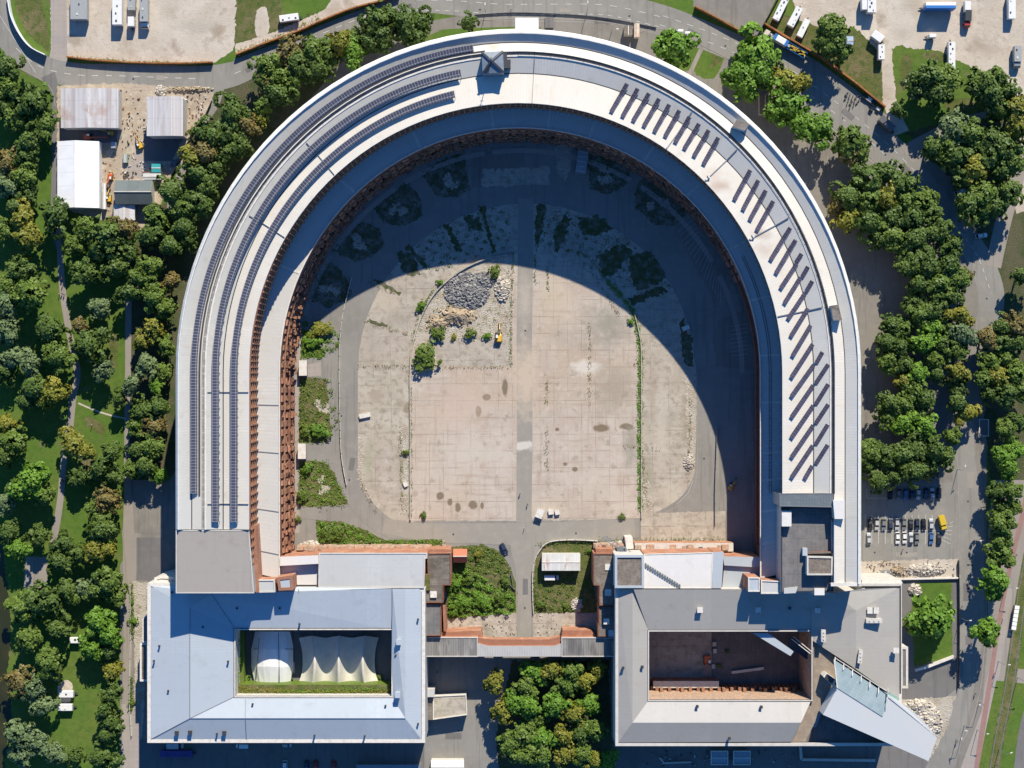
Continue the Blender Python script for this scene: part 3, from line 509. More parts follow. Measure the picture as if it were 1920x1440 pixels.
# kerbs: real steps beside the roads
def kerb(pts, w=1.0, h=.12, mat=None, name='kerb'):
    q = catmull(pts, 8, False) if len(pts) > 2 else pts; L, R = ribbon_pts(q, w); mb = MB()
    for i in range(len(q) - 1):
        a, b, c, d = [W(*p) for p in (L[i], L[i + 1], R[i + 1], R[i])]; t = [(p.x, p.y, h) for p in (a, b, c, d)]
        if poly_area(t) < 0: t.reverse()
        mb.face(t)
        for e in range(4): p, r = t[e], t[(e + 1) % 4]; mb.face(((p[0], p[1], 0), (r[0], r[1], 0), r, p))
    o = mb.build(name, mat or m_walk); return tag(o, kind='structure')
kerb([(20, 120), (90, 160), (104, 200)], 1.0); kerb([(1190, 62), (1250, 55), (1330, 92), (1400, 128)]); kerb([(860, 42), (940, 36), (1100, 38), (1190, 52)])
kerb([(1796, 905), (1798, 980), (1797, 1050), (1796, 1150), (1796, 1290)]); kerb([(1860, 905), (1858, 1000), (1852, 1100), (1846, 1200), (1838, 1290), (1815, 1370), (1780, 1420)])
kerb([(672, 890), (690, 935), (718, 968), (742, 982)], .8); kerb([(968, 1065), (969, 1195)], .8); kerb([(998, 1060), (999, 1195)], .8)
kerb([(671, 690), (671, 890)], .7); kerb([(1307, 700), (1306, 890), (1282, 940), (1240, 964)], .7)

# ================================================================== THE HORSESHOE BUILDING
RC = (972.0, 699.0)
def stations(yL, yR, arc_=True, step=3.0, a0=0, a1=180):
    out = []
    if yL is not None:
        n = max(1, int((yL - RC[1]) / 16)); out += [('L', yL + (RC[1] - yL) * i / n) for i in range(n)]
    if arc_: out += [('A', a0 + (a1 - a0) * i / int((a1 - a0) / step)) for i in range(int((a1 - a0) / step) + 1)]
    if yR is not None:
        n = max(1, int((yR - RC[1]) / 16)); out += [('R', RC[1] + (yR - RC[1]) * (i + 1) / n) for i in range(n)]
    return out
def rpt(st, ring, h):
    rl, rt, rq = ring
    if st[0] == 'L': return W(RC[0] - rl, st[1], h)
    if st[0] == 'R': return W(RC[0] + rq, st[1], h)
    t = math.radians(st[1]); c = math.cos(t)
    return W(RC[0] - c * (rl if c > 0 else rq), RC[1] - math.sin(t) * rt, h)
def strip(mb, sts, A, B, m=0, vA=0.0, flip=False):
    """A,B: (ring, href, z). A is the outer edge, B the inner one"""
    u = 0; prev = None
    for st in sts:
        a = rpt(st, A[0], A[1]); a.z = A[2]; b = rpt(st, B[0], B[1]); b.z = B[2]
        mid = (a + b) / 2
        if prev:
            du = (mid - prev[2]).length; w = (a - b).length
            q = [prev[0], prev[1], b, a]; uv = [(u, 0), (u, w), (u + du, w), (u + du, 0)]
            if flip: q.reverse(); uv.reverse()
            mb.face(q, uv, m); u += du
        prev = (a, b, mid)
def R3(l, t=None, r=None): return (l, t if t is not None else l, r if r is not None else l)
HR = 39.0
oL = R3(643, 645, 643); o2 = R3(638, 639, 638); o3 = R3(636.5, 636, 636.5)
g1 = R3(614, 621, 614); k1 = R3(594, 603, 592); k2 = R3(588.5, 596, 587); b2a = R3(587, 594.5, 585.5); g2 = R3(555, 563, 555); ie = R3(505, 506, 495)
wl = R3(503, 510, 508); wl2 = R3(500.5, 507.5, 505.5)
te = R3(447, 459, 453); te2 = R3(449, 461, 455)
full = stations(993, 1095); mainst = stations(993, 925); terst = stations(1085, 1085)
P0 = W(972, 720, 0)
hs = empty('horseshoe_hall', (P0.x, P0.y, 0), 'huge horseshoe-shaped hall with curved pale metal roofs around the central courtyard', 'building')
def rp(name, mats, strips, sts=None, smooth=False, label=None):
    mb = MB()
    for s_ in strips: strip(mb, s_[3] if len(s_) > 3 and s_[3] else (sts or full), s_[0], s_[1], s_[2] if len(s_) > 2 else 0)
    o = wpart(mb, name, mats, hs, smooth); tag(o, label); return o
rp('outer_wall', m_stone, [((oL, HR, 38.0), (oL, HR, 0.0))])
rp('cornice', m_corn, [((R3(644, 646.5, 644), HR, 37.8), (o2, HR, 39.6)), ((o2, HR, 39.6), (o3, HR, 39.6)), ((o3, HR, 39.6), (o3, HR, 38.9))])
rp('outer_roof', m_ring2, [((o3, HR, 38.95), (R3(614.8, 621.8, 614.8), HR, 37.75))])
rp('gutter', m_gut, [((R3(615, 622, 615), HR, 37.7), (R3(612.6, 619.6, 612.8), HR, 37.7))])
rp('ridge_roof', m_ring, [((R3(612.8, 619.8, 613), HR, 37.8), (k1, HR, 39.0)), ((k1, HR, 39.0), (k1, HR, 38.0))])
rp('roof_walkway', M('walkway_grating', (.27, .27, .265), .8, coords='uv', layers=[LN(X3, 2.6, .3, (.5, .48, .45), .8), NZ(.5, (.18, .18, .18), .45, .6, .7)]), [((k1, HR, 38.0), (k2, HR, 38.0)), ((k2, HR, 38.0), (k2, HR, 38.9)), ((k2, HR, 38.9), (b2a, HR, 38.95))], mainst)
rp('middle_roof', m_ring2, [((b2a, HR, 38.95), (R3(556, 564, 556), HR, 37.5))], mainst)
rp('gutter', m_gut, [((R3(556, 564, 556), HR, 37.45), (R3(553.8, 561.8, 553.9), HR, 37.45))], mainst)
rp('main_roof', m_ring, [((R3(554, 562, 554), HR, 37.5), (ie, HR, 39.0)), ((ie, HR, 39.0), (ie, HR, 38.3))], mainst)
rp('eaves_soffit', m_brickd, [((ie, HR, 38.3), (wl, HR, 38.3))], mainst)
# pale ridge flashings
rp('ridge_flashing', m_cop, [((R3(588.6, 596.2, 587.2), HR, 39.12), (R3(585.5, 593, 584), HR, 39.1))], mainst)
# roof wall between main roof and terrace, with pilasters and ledges
rp('upper_wall', m_brick, [((wl, HR, 38.3), (wl, HR, 23.5))], stations(1112, 925))
mb = MB(); sts = stations(1108, 925, step=0.62)
prevp = None; acc = 0
for st in sts:
    p = rpt(st, wl, HR); q = rpt(st, wl2, HR); d = (q - p); d.z = 0; d.normalize(); rz = math.atan2(d.y, d.x)
    if prevp is not None: acc += (p - prevp).length
    prevp = p.copy()
    if acc > 1.7:
        acc = 0
        mb.box((p.x + d.x * .3, p.y + d.y * .2, 24), (.5, .5, 14.0), rz)
for z in (28.3, 32.2, 36.0):
    for z0, z1 in ((z, z + .5),):
        strip(mb, stations(1108, 925), (wl, HR, z1), (wl2, HR, z1)); strip(mb, stations(1108, 925), (wl2, HR, z1), (wl2, HR, z0))
wpart(mb, 'wall_pilasters', m_browner, hs)
mb = MB(); strip(mb, stations(1108, 925), (wl, HR, 26.0), (wl2, HR, 26.0));
# terrace
rp('terrace_roof', m_terr, [((wl, HR, 24.0), (te, 24, 24.0))], terst)
rp('terrace_coping', m_cop, [((te2, 24, 24.0), (te2, 24, 24.35)), ((te2, 24, 24.35), (te, 24, 24.35)), ((te, 24, 24.35), (te, 24, 23.6))], terst)
tw = R3(447, 459, 462)
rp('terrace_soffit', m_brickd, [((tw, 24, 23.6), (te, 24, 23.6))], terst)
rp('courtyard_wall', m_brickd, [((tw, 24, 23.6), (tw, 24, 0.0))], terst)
# tiers of the unfinished brickwork along the courtyard wall
t1 = R3(445, 457, 451); t2 = R3(441, 453, 447)
for zt, r_a, r_b in ((17.5, tw, R3(442, 456, 459)), (10.0, tw, R3(438, 454, 457))):
    mb = MB(); strip(mb, stations(1040, 1030), (r_a, 24, zt), (r_b, 24, zt)); strip(mb, stations(1040, 1030), (r_b, 24, zt), (r_b, 24, zt - 1.2))
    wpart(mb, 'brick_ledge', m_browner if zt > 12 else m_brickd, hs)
# the hundred piers
def pier_mesh(v):
    mb = MB(); r = random.Random(v)
    for (d0, d1, z1) in ((0, 1.5, 21.5), (1.5, 2.7, 16 + r.uniform(-1, 1)), (2.7, 4.0, 9 + r.uniform(-2, 2)), (4.0, 5.0, 3.0)):
        mb.box(((d0 + d1) / 2, r.uniform(-.3, .3), 0), (d1 - d0, r.uniform(1.5, 2.9), z1), 0)
    mb.box((1.0, .95, 12), (1.6, .5, 1.2)); mb.box((2.2, -.95, 7), (2.2, .6, 1.0))
    return mb.mesh('brick_pier', [m_brick if v % 2 else m_browner])
PM = [pier_mesh(i) for i in range(4)]
dens = stations(1036, 1030, step=.5); path = [rpt(s_, tw, 24) for s_ in dens]; tot = sum((b - a).length for a, b in zip(path, path[1:])); step_ = tot / 128; acc = step_ / 2; n_ = 0
for i in range(len(path) - 1):
    acc += (path[i + 1] - path[i]).length
    if acc >= step_ and n_ < 100 and dens[i][0] != 'R' and not (dens[i][0] == 'A' and dens[i][1] > 158):
        acc -= step_; n_ += 1
        q = rpt(dens[i], R3(430, 442, 436), 24); d = q - path[i]
        o = bpy.data.objects.new('brick_pier', PM[n_ % 4]); COL.objects.link(o); o.parent = hs
        o.location = Vector((path[i].x, path[i].y, 0)) - hs.location; o.rotation_euler = (0, 0, math.atan2(d.y, d.x)); an = dens[i]; dep = .42 if an[0] == 'L' else (.22 if an[0] == 'R' else (.42 - .2 * min(1, an[1] / 90) - (.13 * max(0, an[1] - 90) / 90))); o.scale = (dep, 1, rnd.uniform(.85, 1.05))
# small brick blocks / putlog corbels scattered over the wall: one part
mb = MB(); r = random.Random(5)
for k in range(1500):
    i = r.randrange(int(len(path) * .8)); a = path[i].lerp(path[i + 1], r.random()); q = rpt(dens[i], R3(430, 442, 436), 24) - path[i]; q.normalize(); an = dens[i]; dep = r.uniform(.2, 3.2) * (1 if an[0] == 'L' else (.3 if an[0] == 'R' else 1 - .7 * an[1] / 180)); z = r.uniform(1, 20) * (1 - dep / 8)
    mb.box((a.x + q.x * dep, a.y + q.y * dep, z), (r.uniform(.4, 1.1), r.uniform(.4, 1.3), r.uniform(.3, 1.2)), math.atan2(q.y, q.x))
tag(wpart(mb, 'brick_corbel', m_browner, hs), kind='stuff')
# cross bands and rails on the terrace
for st in [('A', a) for a in (24, 47, 66, 84, 97, 107, 121, 134, 150, 163, 176)] + [('R', y) for y in (755, 850, 902, 960, 1020)] + [('L', y) for y in (760, 850, 960, 1040)]:
    a, b = rpt(st, wl, HR), rpt(st, te2, 24); a.z = b.z = 24.06; mb = MB(); mb.bar(a, b, .9 if st[0] != 'L' else .35, .16)
    wpart(mb, 'roof_strip', m_cop if st[0] != 'L' else m_metal, hs)
mb = MB()
for ra in (R3(470, 482, 474), R3(467, 479, 470)):
    for s0, s1 in zip(mainst, mainst[1:]):
        a, b = rpt(s0, ra, 24), rpt(s1, ra, 24)
        if s0[0] == 'R' or (s0[0] == 'A' and s0[1] > 150): a.z = b.z = 24.1; mb.bar(a, b, .12, .12)
for y in range(700, 920, 14): a, b = rpt(('R', y), R3(470, 482, 474), 24), rpt(('R', y), R3(467, 479, 470), 24); a.z = b.z = 24.1; mb.bar(a, b, .12, .1)
wpart(mb, 'service_rail', m_dmetal, hs)
# handrail along the roof walkway (starts at the hut, runs clockwise)
mb = MB(); hst = stations(None, 925, step=1.5, a0=90, a1=180)
for ra in (R3(594, 602, 592.5), R3(589, 597.5, 588)):
    for z in (39.1, 38.6):
        for s0, s1 in zip(hst, hst[1:]):
            a, b = rpt(s0, ra, HR), rpt(s1, ra, HR); a.z = b.z = z + .55; mb.bar(a, b, .09, .09, 0)
    for s0 in hst[::2]:
        a = rpt(s0, ra, HR); b = a.copy(); a.z = 38; b.z = 39.7; mb.bar(a, b, .12)
wpart(mb, 'handrail', m_dmetal, hs)
# trough on the left half (beside the first solar array)
mb = MB(); lst = stations(930, None, step=3, a1=84, a0=0)
strip(mb, lst, (R3(600, 608, 600), HR, 38.95), (R3(596.5, 604.5, 596.5), HR, 38.95)); wpart(mb, 'roof_trough', m_gut, hs)
# expansion joints with lightning cable supports
for st in (('A', 93), ('A', 124), ('A', 134.8), ('A', 150.5), ('A', 168), ('L', 735), ('L', 945), ('A', 47), ('A', 30)):
    mb = MB()
    prof = [(R3(583, 591, 582), 38.95), (R3(555, 563, 555), 37.62), (R3(506, 508, 497), 39.12)]
    for (ra, za), (rb, zb) in zip(prof, prof[1:]):
        a, b = rpt(st, ra, HR), rpt(st, rb, HR); a.z, b.z = za + .12, zb + .12; mb.bar(a, b, .32 if st[0] == 'A' and st[1] > 100 else .14, .3)
    wpart(mb, 'expansion_joint', m_metal, hs)
# rusty stained snow-guard feet at the joints: brackets
for a_ in (134.8, 150.5):
    p = rpt(('A', a_), R3(512, 514, 503), HR); mb = MB(); mb.box((p.x, p.y, 38.9), (1.6, .7, .5), .8); mb.box((p.x + .4, p.y + .6, 38.9), (.6, 1.2, .9), .4)
    wpart(mb, 'roof_bracket', m_cop, hs)
# roof outlets on the ridge roof
def roof_box(name, pts, z0, z1, mats, parent, label=None, lid=None):
    """pts: image outline as seen at height z1"""
    w = [W(p[0], p[1], z1) for p in pts]
    if poly_area([(p.x, p.y) for p in w]) < 0: w.reverse()
    mb = MB(); mb.face([(p.x, p.y, z1) for p in w])
    for i in range(len(w)):
        a, b = w[i], w[(i + 1) % len(w)]; mb.face([(a.x, a.y, z0), (b.x, b.y, z0), (b.x, b.y, z1), (a.x, a.y, z1)], m=1 if isinstance(mats, (list, tuple)) and len(mats) > 1 else 0)
    o = wpart(mb, name, mats, parent) if parent is not None else mb.build(name, mats)
    tag(o, label); return o
roof_box('stair_housing', [(1373, 237), (1381, 225), (1405, 233), (1397, 245)], 37.5, 41.8, [m_rotroof, m_wall], hs)
roof_box('stair_housing', [(1558, 573), (1572, 571), (1579, 600), (1563, 601)], 37.5, 41.8, [m_rotroof, m_wall], hs)
# the hut on the crown of the roof, a low pyramid with dark ribs
hut_o = [(903, 98), (943, 96), (945, 136), (905, 138)]
o = roof_box('roof_hut', hut_o, 36.5, 43.0, [m_slate, m_metal], hs, 'blue-grey pavilion on the crown of the roof')
mb = MB(); hp = [W(p[0], p[1], 43.0) for p in hut_o]; ap = W(921, 114, 44.5)
mt_hut = M('blue_grey_sheet', (.20, .235, .28), .5, layers=[NZ(.6, (.15, .18, .22), .45, .6, .7), NZ(2.5, (.32, .35, .38), .6, .7, .6)])
for i in range(4): mb.face([(hp[i].x, hp[i].y, 43.06), (hp[(i + 1) % 4].x, hp[(i + 1) % 4].y, 43.06), tuple(ap)] if poly_area([(hp[0].x, hp[0].y), (hp[1].x, hp[1].y), (hp[2].x, hp[2].y)]) > 0 else [(hp[(i + 1) % 4].x, hp[(i + 1) % 4].y, 43.06), (hp[i].x, hp[i].y, 43.06), tuple(ap)])
rf = wpart(mb, 'pyramid_roof', mt_hut, hs)
mb = MB()
for q in hp: mb.bar((q.x, q.y, 43.2), (ap.x, ap.y, 44.75), .75, .35)
mb.bar(W(912, 137, 43.2), (ap.x, ap.y, 44.7), .45, .3)
wpart(mb, 'roof_ribs', m_dmetal, hs)
mb = MB(); q = W(947, 113, 41); mb.box((q.x, q.y, 37.5), (1.4, 5.5, 3.6)); mb.box((q.x + 1.2, q.y - 1, 37.5), (1.5, 3, 2.4)); wpart(mb, 'equipment_box', m_dmetal, hs)
mb = MB(); q = W(921, 114, 44.5); mb.tube((q.x, q.y, 44.4), (q.x, q.y, 52), .16, .07); mb.bar((q.x - .8, q.y, 49.5), (q.x + .8, q.y, 49.5), .1); mb.bar((q.x - .6, q.y, 48.2), (q.x + .6, q.y, 48.2), .1); wpart(mb, 'antenna_mast', m_metal, hs)
# white canopy on the north side
roof_box('entrance_canopy', [(966, 33), (1010, 33), (1010, 60), (966, 60)], 8.0, 9.0, [roofmat('canopy_sheet', (.74, .75, .76), X3, coords='pos'), m_wall], hs)
roof_box('entrance_steps', [(1022, 32), (1038, 32), (1038, 52), (1022, 52)], 0, .6, [m_road_d], hs)

# ---- solar arrays standing on the roofs: things of their own
def zroof(px, py):
    r = math.hypot(px - RC[0], py - RC[1]) if py < RC[1] else abs(px - RC[0])
    prof = [(495, 39.0), (505, 39.0), (556, 37.5), (586, 38.9), (593, 38.9), (613, 37.8), (637, 38.9)]
    for (a, za), (b, zb) in zip(prof, prof[1:]):
        if r <= b: t = max(0, (r - a) / (b - a)); return za + (zb - za) * t
    return 38.9
def solar_arc(ro, ri, yL, a1, tilt, label):
    z0 = 38.4; t = empty('curved_solar_array', (rpt(('A', 45), R3(*ro), HR).x, rpt(('A', 45), R3(*ro), HR).y, 38.4), label, 'solar array', 'curved solar arrays on the left half of the roof')
    sts = stations(yL, None, a1=a1, a0=0, step=a1 / round(a1 / 2))
    ro3 = R3(*ro); ri3 = R3(*ri); mb = MB(); u = 0
    zo, zi = tilt
    strip(mb, sts, (ro3, HR, zo), (ri3, HR, zi)); strip(mb, sts, (ri3, HR, zi - .12), (ro3, HR, zo - .12))
    wpart(mb, 'solar_panels', m_pv, t)
    mb = MB(); fr = [(ro3, zo), (ri3, zi)]
    for ra, z in fr:
        for s0, s1 in zip(sts, sts[1:]):
            a, b = rpt(s0, ra, HR), rpt(s1, ra, HR); a.z = b.z = z - .2; mb.bar(a, b, .14)
    for s0 in sts[::1]:
        a = rpt(s0, ro3, HR); b = rpt(s0, ri3, HR); mb.bar((a.x, a.y, 37.6), (a.x, a.y, zo - .2), .14); mb.bar((b.x, b.y, 37.6), (b.x, b.y, zi - .2), .14); mb.bar((a.x, a.y, zo - .2), (b.x, b.y, zi - .2), .1)
    wpart(mb, 'support_frame', m_metal, t)
solar_arc((614, 621, 614), (602, 609, 602), 925, 82, (39.6, 39.3), 'outermost of the three long curved solar arrays on the left side of the roof')
solar_arc((573.5, 579, 573.5), (561, 566, 561), 978, 79, (40.0, 39.8), 'middle one of the three long curved solar arrays on the left side of the roof')
solar_arc((538.5, 542, 538.5), (526, 529, 526), 978, 77, (40.1, 39.9), 'innermost of the three long curved solar arrays on the left side of the roof')
g1_ = [((1176, 157), (1146, 210)), ((1196, 166), (1167, 219)), ((1217, 175), (1187, 227)), ((1236, 185), (1207, 237)), ((1255, 196), (1227, 247)), ((1274, 207), (1247, 256)), ((1293, 219), (1266, 267)), ((1311, 232), (1283, 279)), ((1329, 244), (1301, 293)), ((1347, 258), (1319, 308))]
g2_ = [((1407, 319), (1377, 374)), ((1422, 338), (1393, 393)), ((1436, 357), (1406, 412)), ((1450, 377), (1419, 432))]
g3_ = [((1482, 427), (1445, 487)), ((1492, 450), (1455, 512)), ((1494, 495), (1464, 540)), ((1501, 520), (1471, 568)), ((1510, 549), (1478, 597)), ((1515, 578), (1483, 630)), ((1520, 610), (1486, 667)), ((1524, 645), (1484, 707)), ((1526, 684), (1484, 743)), ((1525, 722), (1484, 782)), ((1525, 760), (1484, 820)), ((1525, 797), (1484, 857)), ((1524, 835), (1484, 895))]
g4_ = [((1503, 476), (1492, 493)), ((1515, 500), (1504, 519)), ((1523, 527), (1512, 546)), ((1542, 660), (1531, 680)), ((1553, 683), (1530, 718)), ((1553, 720), (1530, 757)), ((1553, 758), (1530, 793)), ((1552, 796), (1530, 832)), ((1552, 834), (1530, 869)), ((1523, 873), (1509, 897))]
ordn = ['first', 'second', 'third', 'fourth', 'fifth', 'sixth', 'seventh', 'eighth', 'ninth', 'tenth', 'eleventh', 'twelfth', 'thirteenth', 'fourteenth', 'fifteenth', 'sixteenth', 'seventeenth', 'eighteenth', 'nineteenth', 'twentieth']
def solar_row(top, bot, label, group):
    za, zb = zroof(*top) + .55, zroof(*bot) + .55
    a, b = W(top[0], top[1], za), W(bot[0], bot[1], zb); d = (a - b); L = d.length; d.normalize(); n = Vector((-d.y, d.x, 0)).normalized()
    o = empty('solar_panel_row', (b.x, b.y, zb - .5), label, 'solar panels', group); mb = MB(); w = .78
    br = .34
    k = max(2, int(L / 2.0))
    # the row follows the roof and steps a little where it crosses the gutter
    def pt(t, s_, dz=0): p = b.lerp(a, t); px = p.x / (S * (H - p.z) / H) + CX; py = CY - p.y / (S * (H - p.z) / H); return Vector((p.x, p.y, zroof(px, py) + .5 + dz + (.0 if s_ < 0 else br))) + n * (w * s_)
    for i in range(k):
        t0, t1 = i / k + .002, (i + 1) / k - .004; q = [pt(t0, -1), pt(t1, -1), pt(t1, 1), pt(t0, 1)]
        if i == 0: q[0] = pt(t0 + .9 / L * 0 - .35 / L, -1)
        nrm = (q[1] - q[0]).cross(q[2] - q[0])
        uv = [(L * t0, 0), (L * t1, 0), (L * t1, 1.6), (L * t0, 1.6)]
        if nrm.z < 0: q.reverse(); uv.reverse()
        mb.face(q, uv); mb.face([p - Vector((0, 0, .07)) for p in q[::-1]], uv)
        for e in range(4): mb.face([q[(e + 1) % 4], q[e], q[e] - Vector((0, 0, .07)), q[(e + 1) % 4] - Vector((0, 0, .07))], m=0)
    wpart(mb, 'panels', m_pvr, o); mb = MB()
    for i in range(k + 1):
        t = min(.98, max(.02, i / k))
        for s_ in (-.8, .8): p = pt(t, s_, -.1); mb.bar((p.x, p.y, p.z - .5 - (br if s_ > 0 else 0)), p, .08)
    mb.bar(pt(0.01, -.8, -.1), pt(.99, -.8, -.1), .07); wpart(mb, 'support_frame', m_metal, o)
for i, (a, b) in enumerate(g1_): solar_row(a, b, f'{ordn[i]} from the left of ten slanted solar rows on the upper right roof', 'slanted solar rows on the right half of the roof')
for i, (a, b) in enumerate(g2_): solar_row(a, b, f'{ordn[i]} from the top of four slanted solar rows between two dark roof joints', 'slanted solar rows on the right half of the roof')
for i, (a, b) in enumerate(g3_): solar_row(a, b, f'{ordn[i]} from the top of thirteen long slanted solar rows down the right roof', 'slanted solar rows on the right half of the roof')
for i, (a, b) in enumerate(g4_): solar_row(a, b, f'{ordn[i]} from the top of ten short slanted solar rows on the right roof', 'short solar rows on the right half of the roof')

# ================================================================== END BLOCKS AND HEAD BUILDINGS
def block(parent, pts, h1, h0, roof_m, wall_m, rim=0.0, rimh=.4, rimw=.45, names=('roof', 'wall'), rim_m=None, label=None, slope=None):
    w = [W(p[0], p[1], h1) for p in pts]
    if poly_area([(p.x, p.y) for p in w]) < 0: w.reverse()
    zt = [h1] * len(w)
    mb = MB(); mb.face([(p.x, p.y, z) for p, z in zip(w, zt)]); o = wpart(mb, names[0], roof_m, parent); tag(o, label)
    mb = MB()
    for i in range(len(w)):
        a, b = w[i], w[(i + 1) % len(w)]; mb.face([(a.x, a.y, h0), (b.x, b.y, h0), (b.x, b.y, h1 - .002), (a.x, a.y, h1 - .002)])
    wpart(mb, names[1], wall_m, parent)
    if rim:
        ins = inset([(p.x, p.y) for p in w], rimw); out = inset([(p.x, p.y) for p in w], -.06); mb = MB(); z = h1 + rimh
        for i in range(len(w)):
            j = (i + 1) % len(w); a, b, c, d = out[i], out[j], ins[j], ins[i]
            mb.face([(a.x, a.y, z), (b.x, b.y, z), (c.x, c.y, z), (d.x, d.y, z)]); mb.face([(a.x, a.y, h1 - .5), (b.x, b.y, h1 - .5), (b.x, b.y, z), (a.x, a.y, z)]); mb.face([(c.x, c.y, h1), (d.x, d.y, h1), (d.x, d.y, z), (c.x, c.y, z)])
        wpart(mb, 'parapet', rim_m or m_cop, parent)
    return o
# left end of the horseshoe
block(hs, [(330, 994), (467, 994), (476, 1112), (330, 1112)], 38.2, 0, m_endr, m_stone, rim=1, rimh=.12, rimw=.25, names=('end_roof', 'end_wall'), rim_m=m_wall)
block(hs, [(467.5, 985), (479, 985), (486, 1110), (477, 1112)], 33.0, 23, m_brick, m_brick, names=('brick_shaft_top', 'brick_shaft'))
block(hs, [(478, 1087), (515, 1087), (516, 1110), (479, 1111)], 32.5, 0, m_pale, m_brick, rim=1, rimh=.3, rimw=.4, names=('tower_roof', 'tower_wall'), rim_m=m_wall)
block(hs, [(519, 1083), (549, 1079), (550, 1106), (523, 1107)], 32.0, 0, m_bluex, m_brick, rim=1, rimh=.3, rimw=1.0, names=('tower_roof', 'tower_wall'), rim_m=m_brick)
# right end of the horseshoe
block(hs, [(1462, 926), (1562, 926), (1562, 951), (1462, 949)], 39.5, 24, m_slate, m_stone, rim=1, rimh=.1, rimw=.2, names=('end_roof', 'end_wall'), rim_m=m_metal)
block(hs, [(1465, 951), (1563, 952), (1562, 1108), (1465, 1110)], 35.0, 0, m_dark, m_wall, rim=1, rimh=.3, rimw=.3, names=('flat_roof', 'end_wall'), rim_m=m_dmetal)
block(hs, [(1466, 958), (1484, 958), (1484, 987), (1466, 987)], 38.0, 34.9, m_cream, m_wall, names=('hatch_roof', 'hatch_wall'))
block(hs, [(1513, 1043), (1561, 1044), (1560, 1078), (1513, 1078)], 38.2, 34.9, m_gravroof, m_wall, rim=1, rimh=.35, rimw=.5, names=('shed_roof', 'shed_wall'), rim_m=m_wall)
block(hs, [(1505, 1028), (1514, 1028), (1514, 1042), (1505, 1042)], 37.0, 34.9, m_bluex, m_wall, names=('hatch_roof', 'hatch_wall'))
block(hs, [(1514, 1036), (1561, 1034), (1561, 1037), (1514, 1039)], 37.0, 34.9, m_rotroof, m_brickd, names=('hatch_roof', 'hatch_wall'))
block(hs, [(1527, 1103), (1546, 1103), (1546, 1116), (1527, 1116)], 35.6, 20, m_cream, m_wall, names=('hatch_roof', 'hatch_wall'))
block(hs, [(1545, 1018), (1562, 1018), (1562, 1034), (1553, 1034)], 30.6, 29.9, m_rotroof, m_wall, names=('hatch_roof', 'hatch_wall')) if 0 else None
block(hs, [(1470, 1103), (1496, 1100), (1492, 1112), (1470, 1113)], 35.4, 34.9, m_pale, m_wall, names=('hatch_roof', 'hatch_wall'))
# end face and end cap of the outer bands at the right
block(hs, [(1562, 938), (1584, 938), (1584, 973), (1565, 973)], 40.6, 36, m_cream, m_wall, names=('hatch_roof', 'hatch_wall'))
block(hs, [(1560, 975), (1566, 985), (1567, 1092), (1560, 1094)], 36.5, 0, m_bluex, m_wall, names=('side_roof', 'side_wall'))
mb = MB()
for A, B in ((oL, o3), (o3, g1), (g1, k1), (k1, R3(587, 595, 586))):
    a, b = rpt(('R', 1095), A, HR), rpt(('R', 1095), B, HR); mb.face([(b.x, b.y, 0), (a.x, a.y, 0), (a.x, a.y, 38.4), (b.x, b.y, 38.4)])
wpart(mb, 'end_gable', m_stone, hs)
a, b = rpt(('R', 1096), R3(644), HR), rpt(('R', 1096), R3(586), HR); mb = MB(); mb.bar((b.x, b.y, 38.6), (a.x, a.y, 38.6), 1.2, .8); wpart(mb, 'end_coping', m_cop, hs)

def head(parent, quads, mats):
    """roof slopes: quads of (px,py,h)"""
    for nm, q, mm in quads:
        w = [W(*p) for p in q]
        if poly_area([(p.x, p.y) for p in w]) < 0: w.reverse()
        mb = MB(); mb.face([tuple(p) for p in w]); o = wpart(mb, nm, mm, parent)
def ringwall(parent, pts, h1, h0, mat, name, inward=False):
    w = [W(p[0], p[1], h1) for p in pts]
    if (poly_area([(p.x, p.y) for p in w]) < 0) != inward: w.reverse()
    mb = MB()
    for i in range(len(w)):
        a, b = w[i], w[(i + 1) % len(w)]; mb.face([(a.x, a.y, h0), (b.x, b.y, h0), (b.x, b.y, h1), (a.x, a.y, h1)])
    return wpart(mb, name, mat, parent)
def edge_rim(parent, pts, h, wd, ht, mat, name='parapet', z0=-.5, out=.05):
    w = [W(p[0], p[1], h) for p in pts]
    if poly_area([(p.x, p.y) for p in w]) < 0: w.reverse()
    ins = inset([(p.x, p.y) for p in w], wd); o_ = inset([(p.x, p.y) for p in w], -out); mb = MB(); z = h + ht
    for i in range(len(w)):
        j = (i + 1) % len(w); a, b, c, d = o_[i], o_[j], ins[j], ins[i]
        mb.face([(a.x, a.y, z), (b.x, b.y, z), (c.x, c.y, z), (d.x, d.y, z)]); mb.face([(a.x, a.y, h + z0), (b.x, b.y, h + z0), (b.x, b.y, z), (a.x, a.y, z)]); mb.face([(c.x, c.y, h + z0), (d.x, d.y, h + z0), (d.x, d.y, z), (c.x, c.y, z)])
    return wpart(mb, name, mat, parent)
def vents(parent, pts, h, size=.7, ht=.7, mat=None, name='roof_vent'):
    for p in pts:
        q = W(p[0], p[1], h); mb = MB(); s_ = p[2] if len(p) > 2 else size
        mb.box((q.x, q.y, h - .3), (s_, s_, ht + .3)); mb.box((q.x, q.y, h + ht), (s_ * 1.25, s_ * 1.25, .12)); wpart(mb, name, mat or m_dmetal, parent)
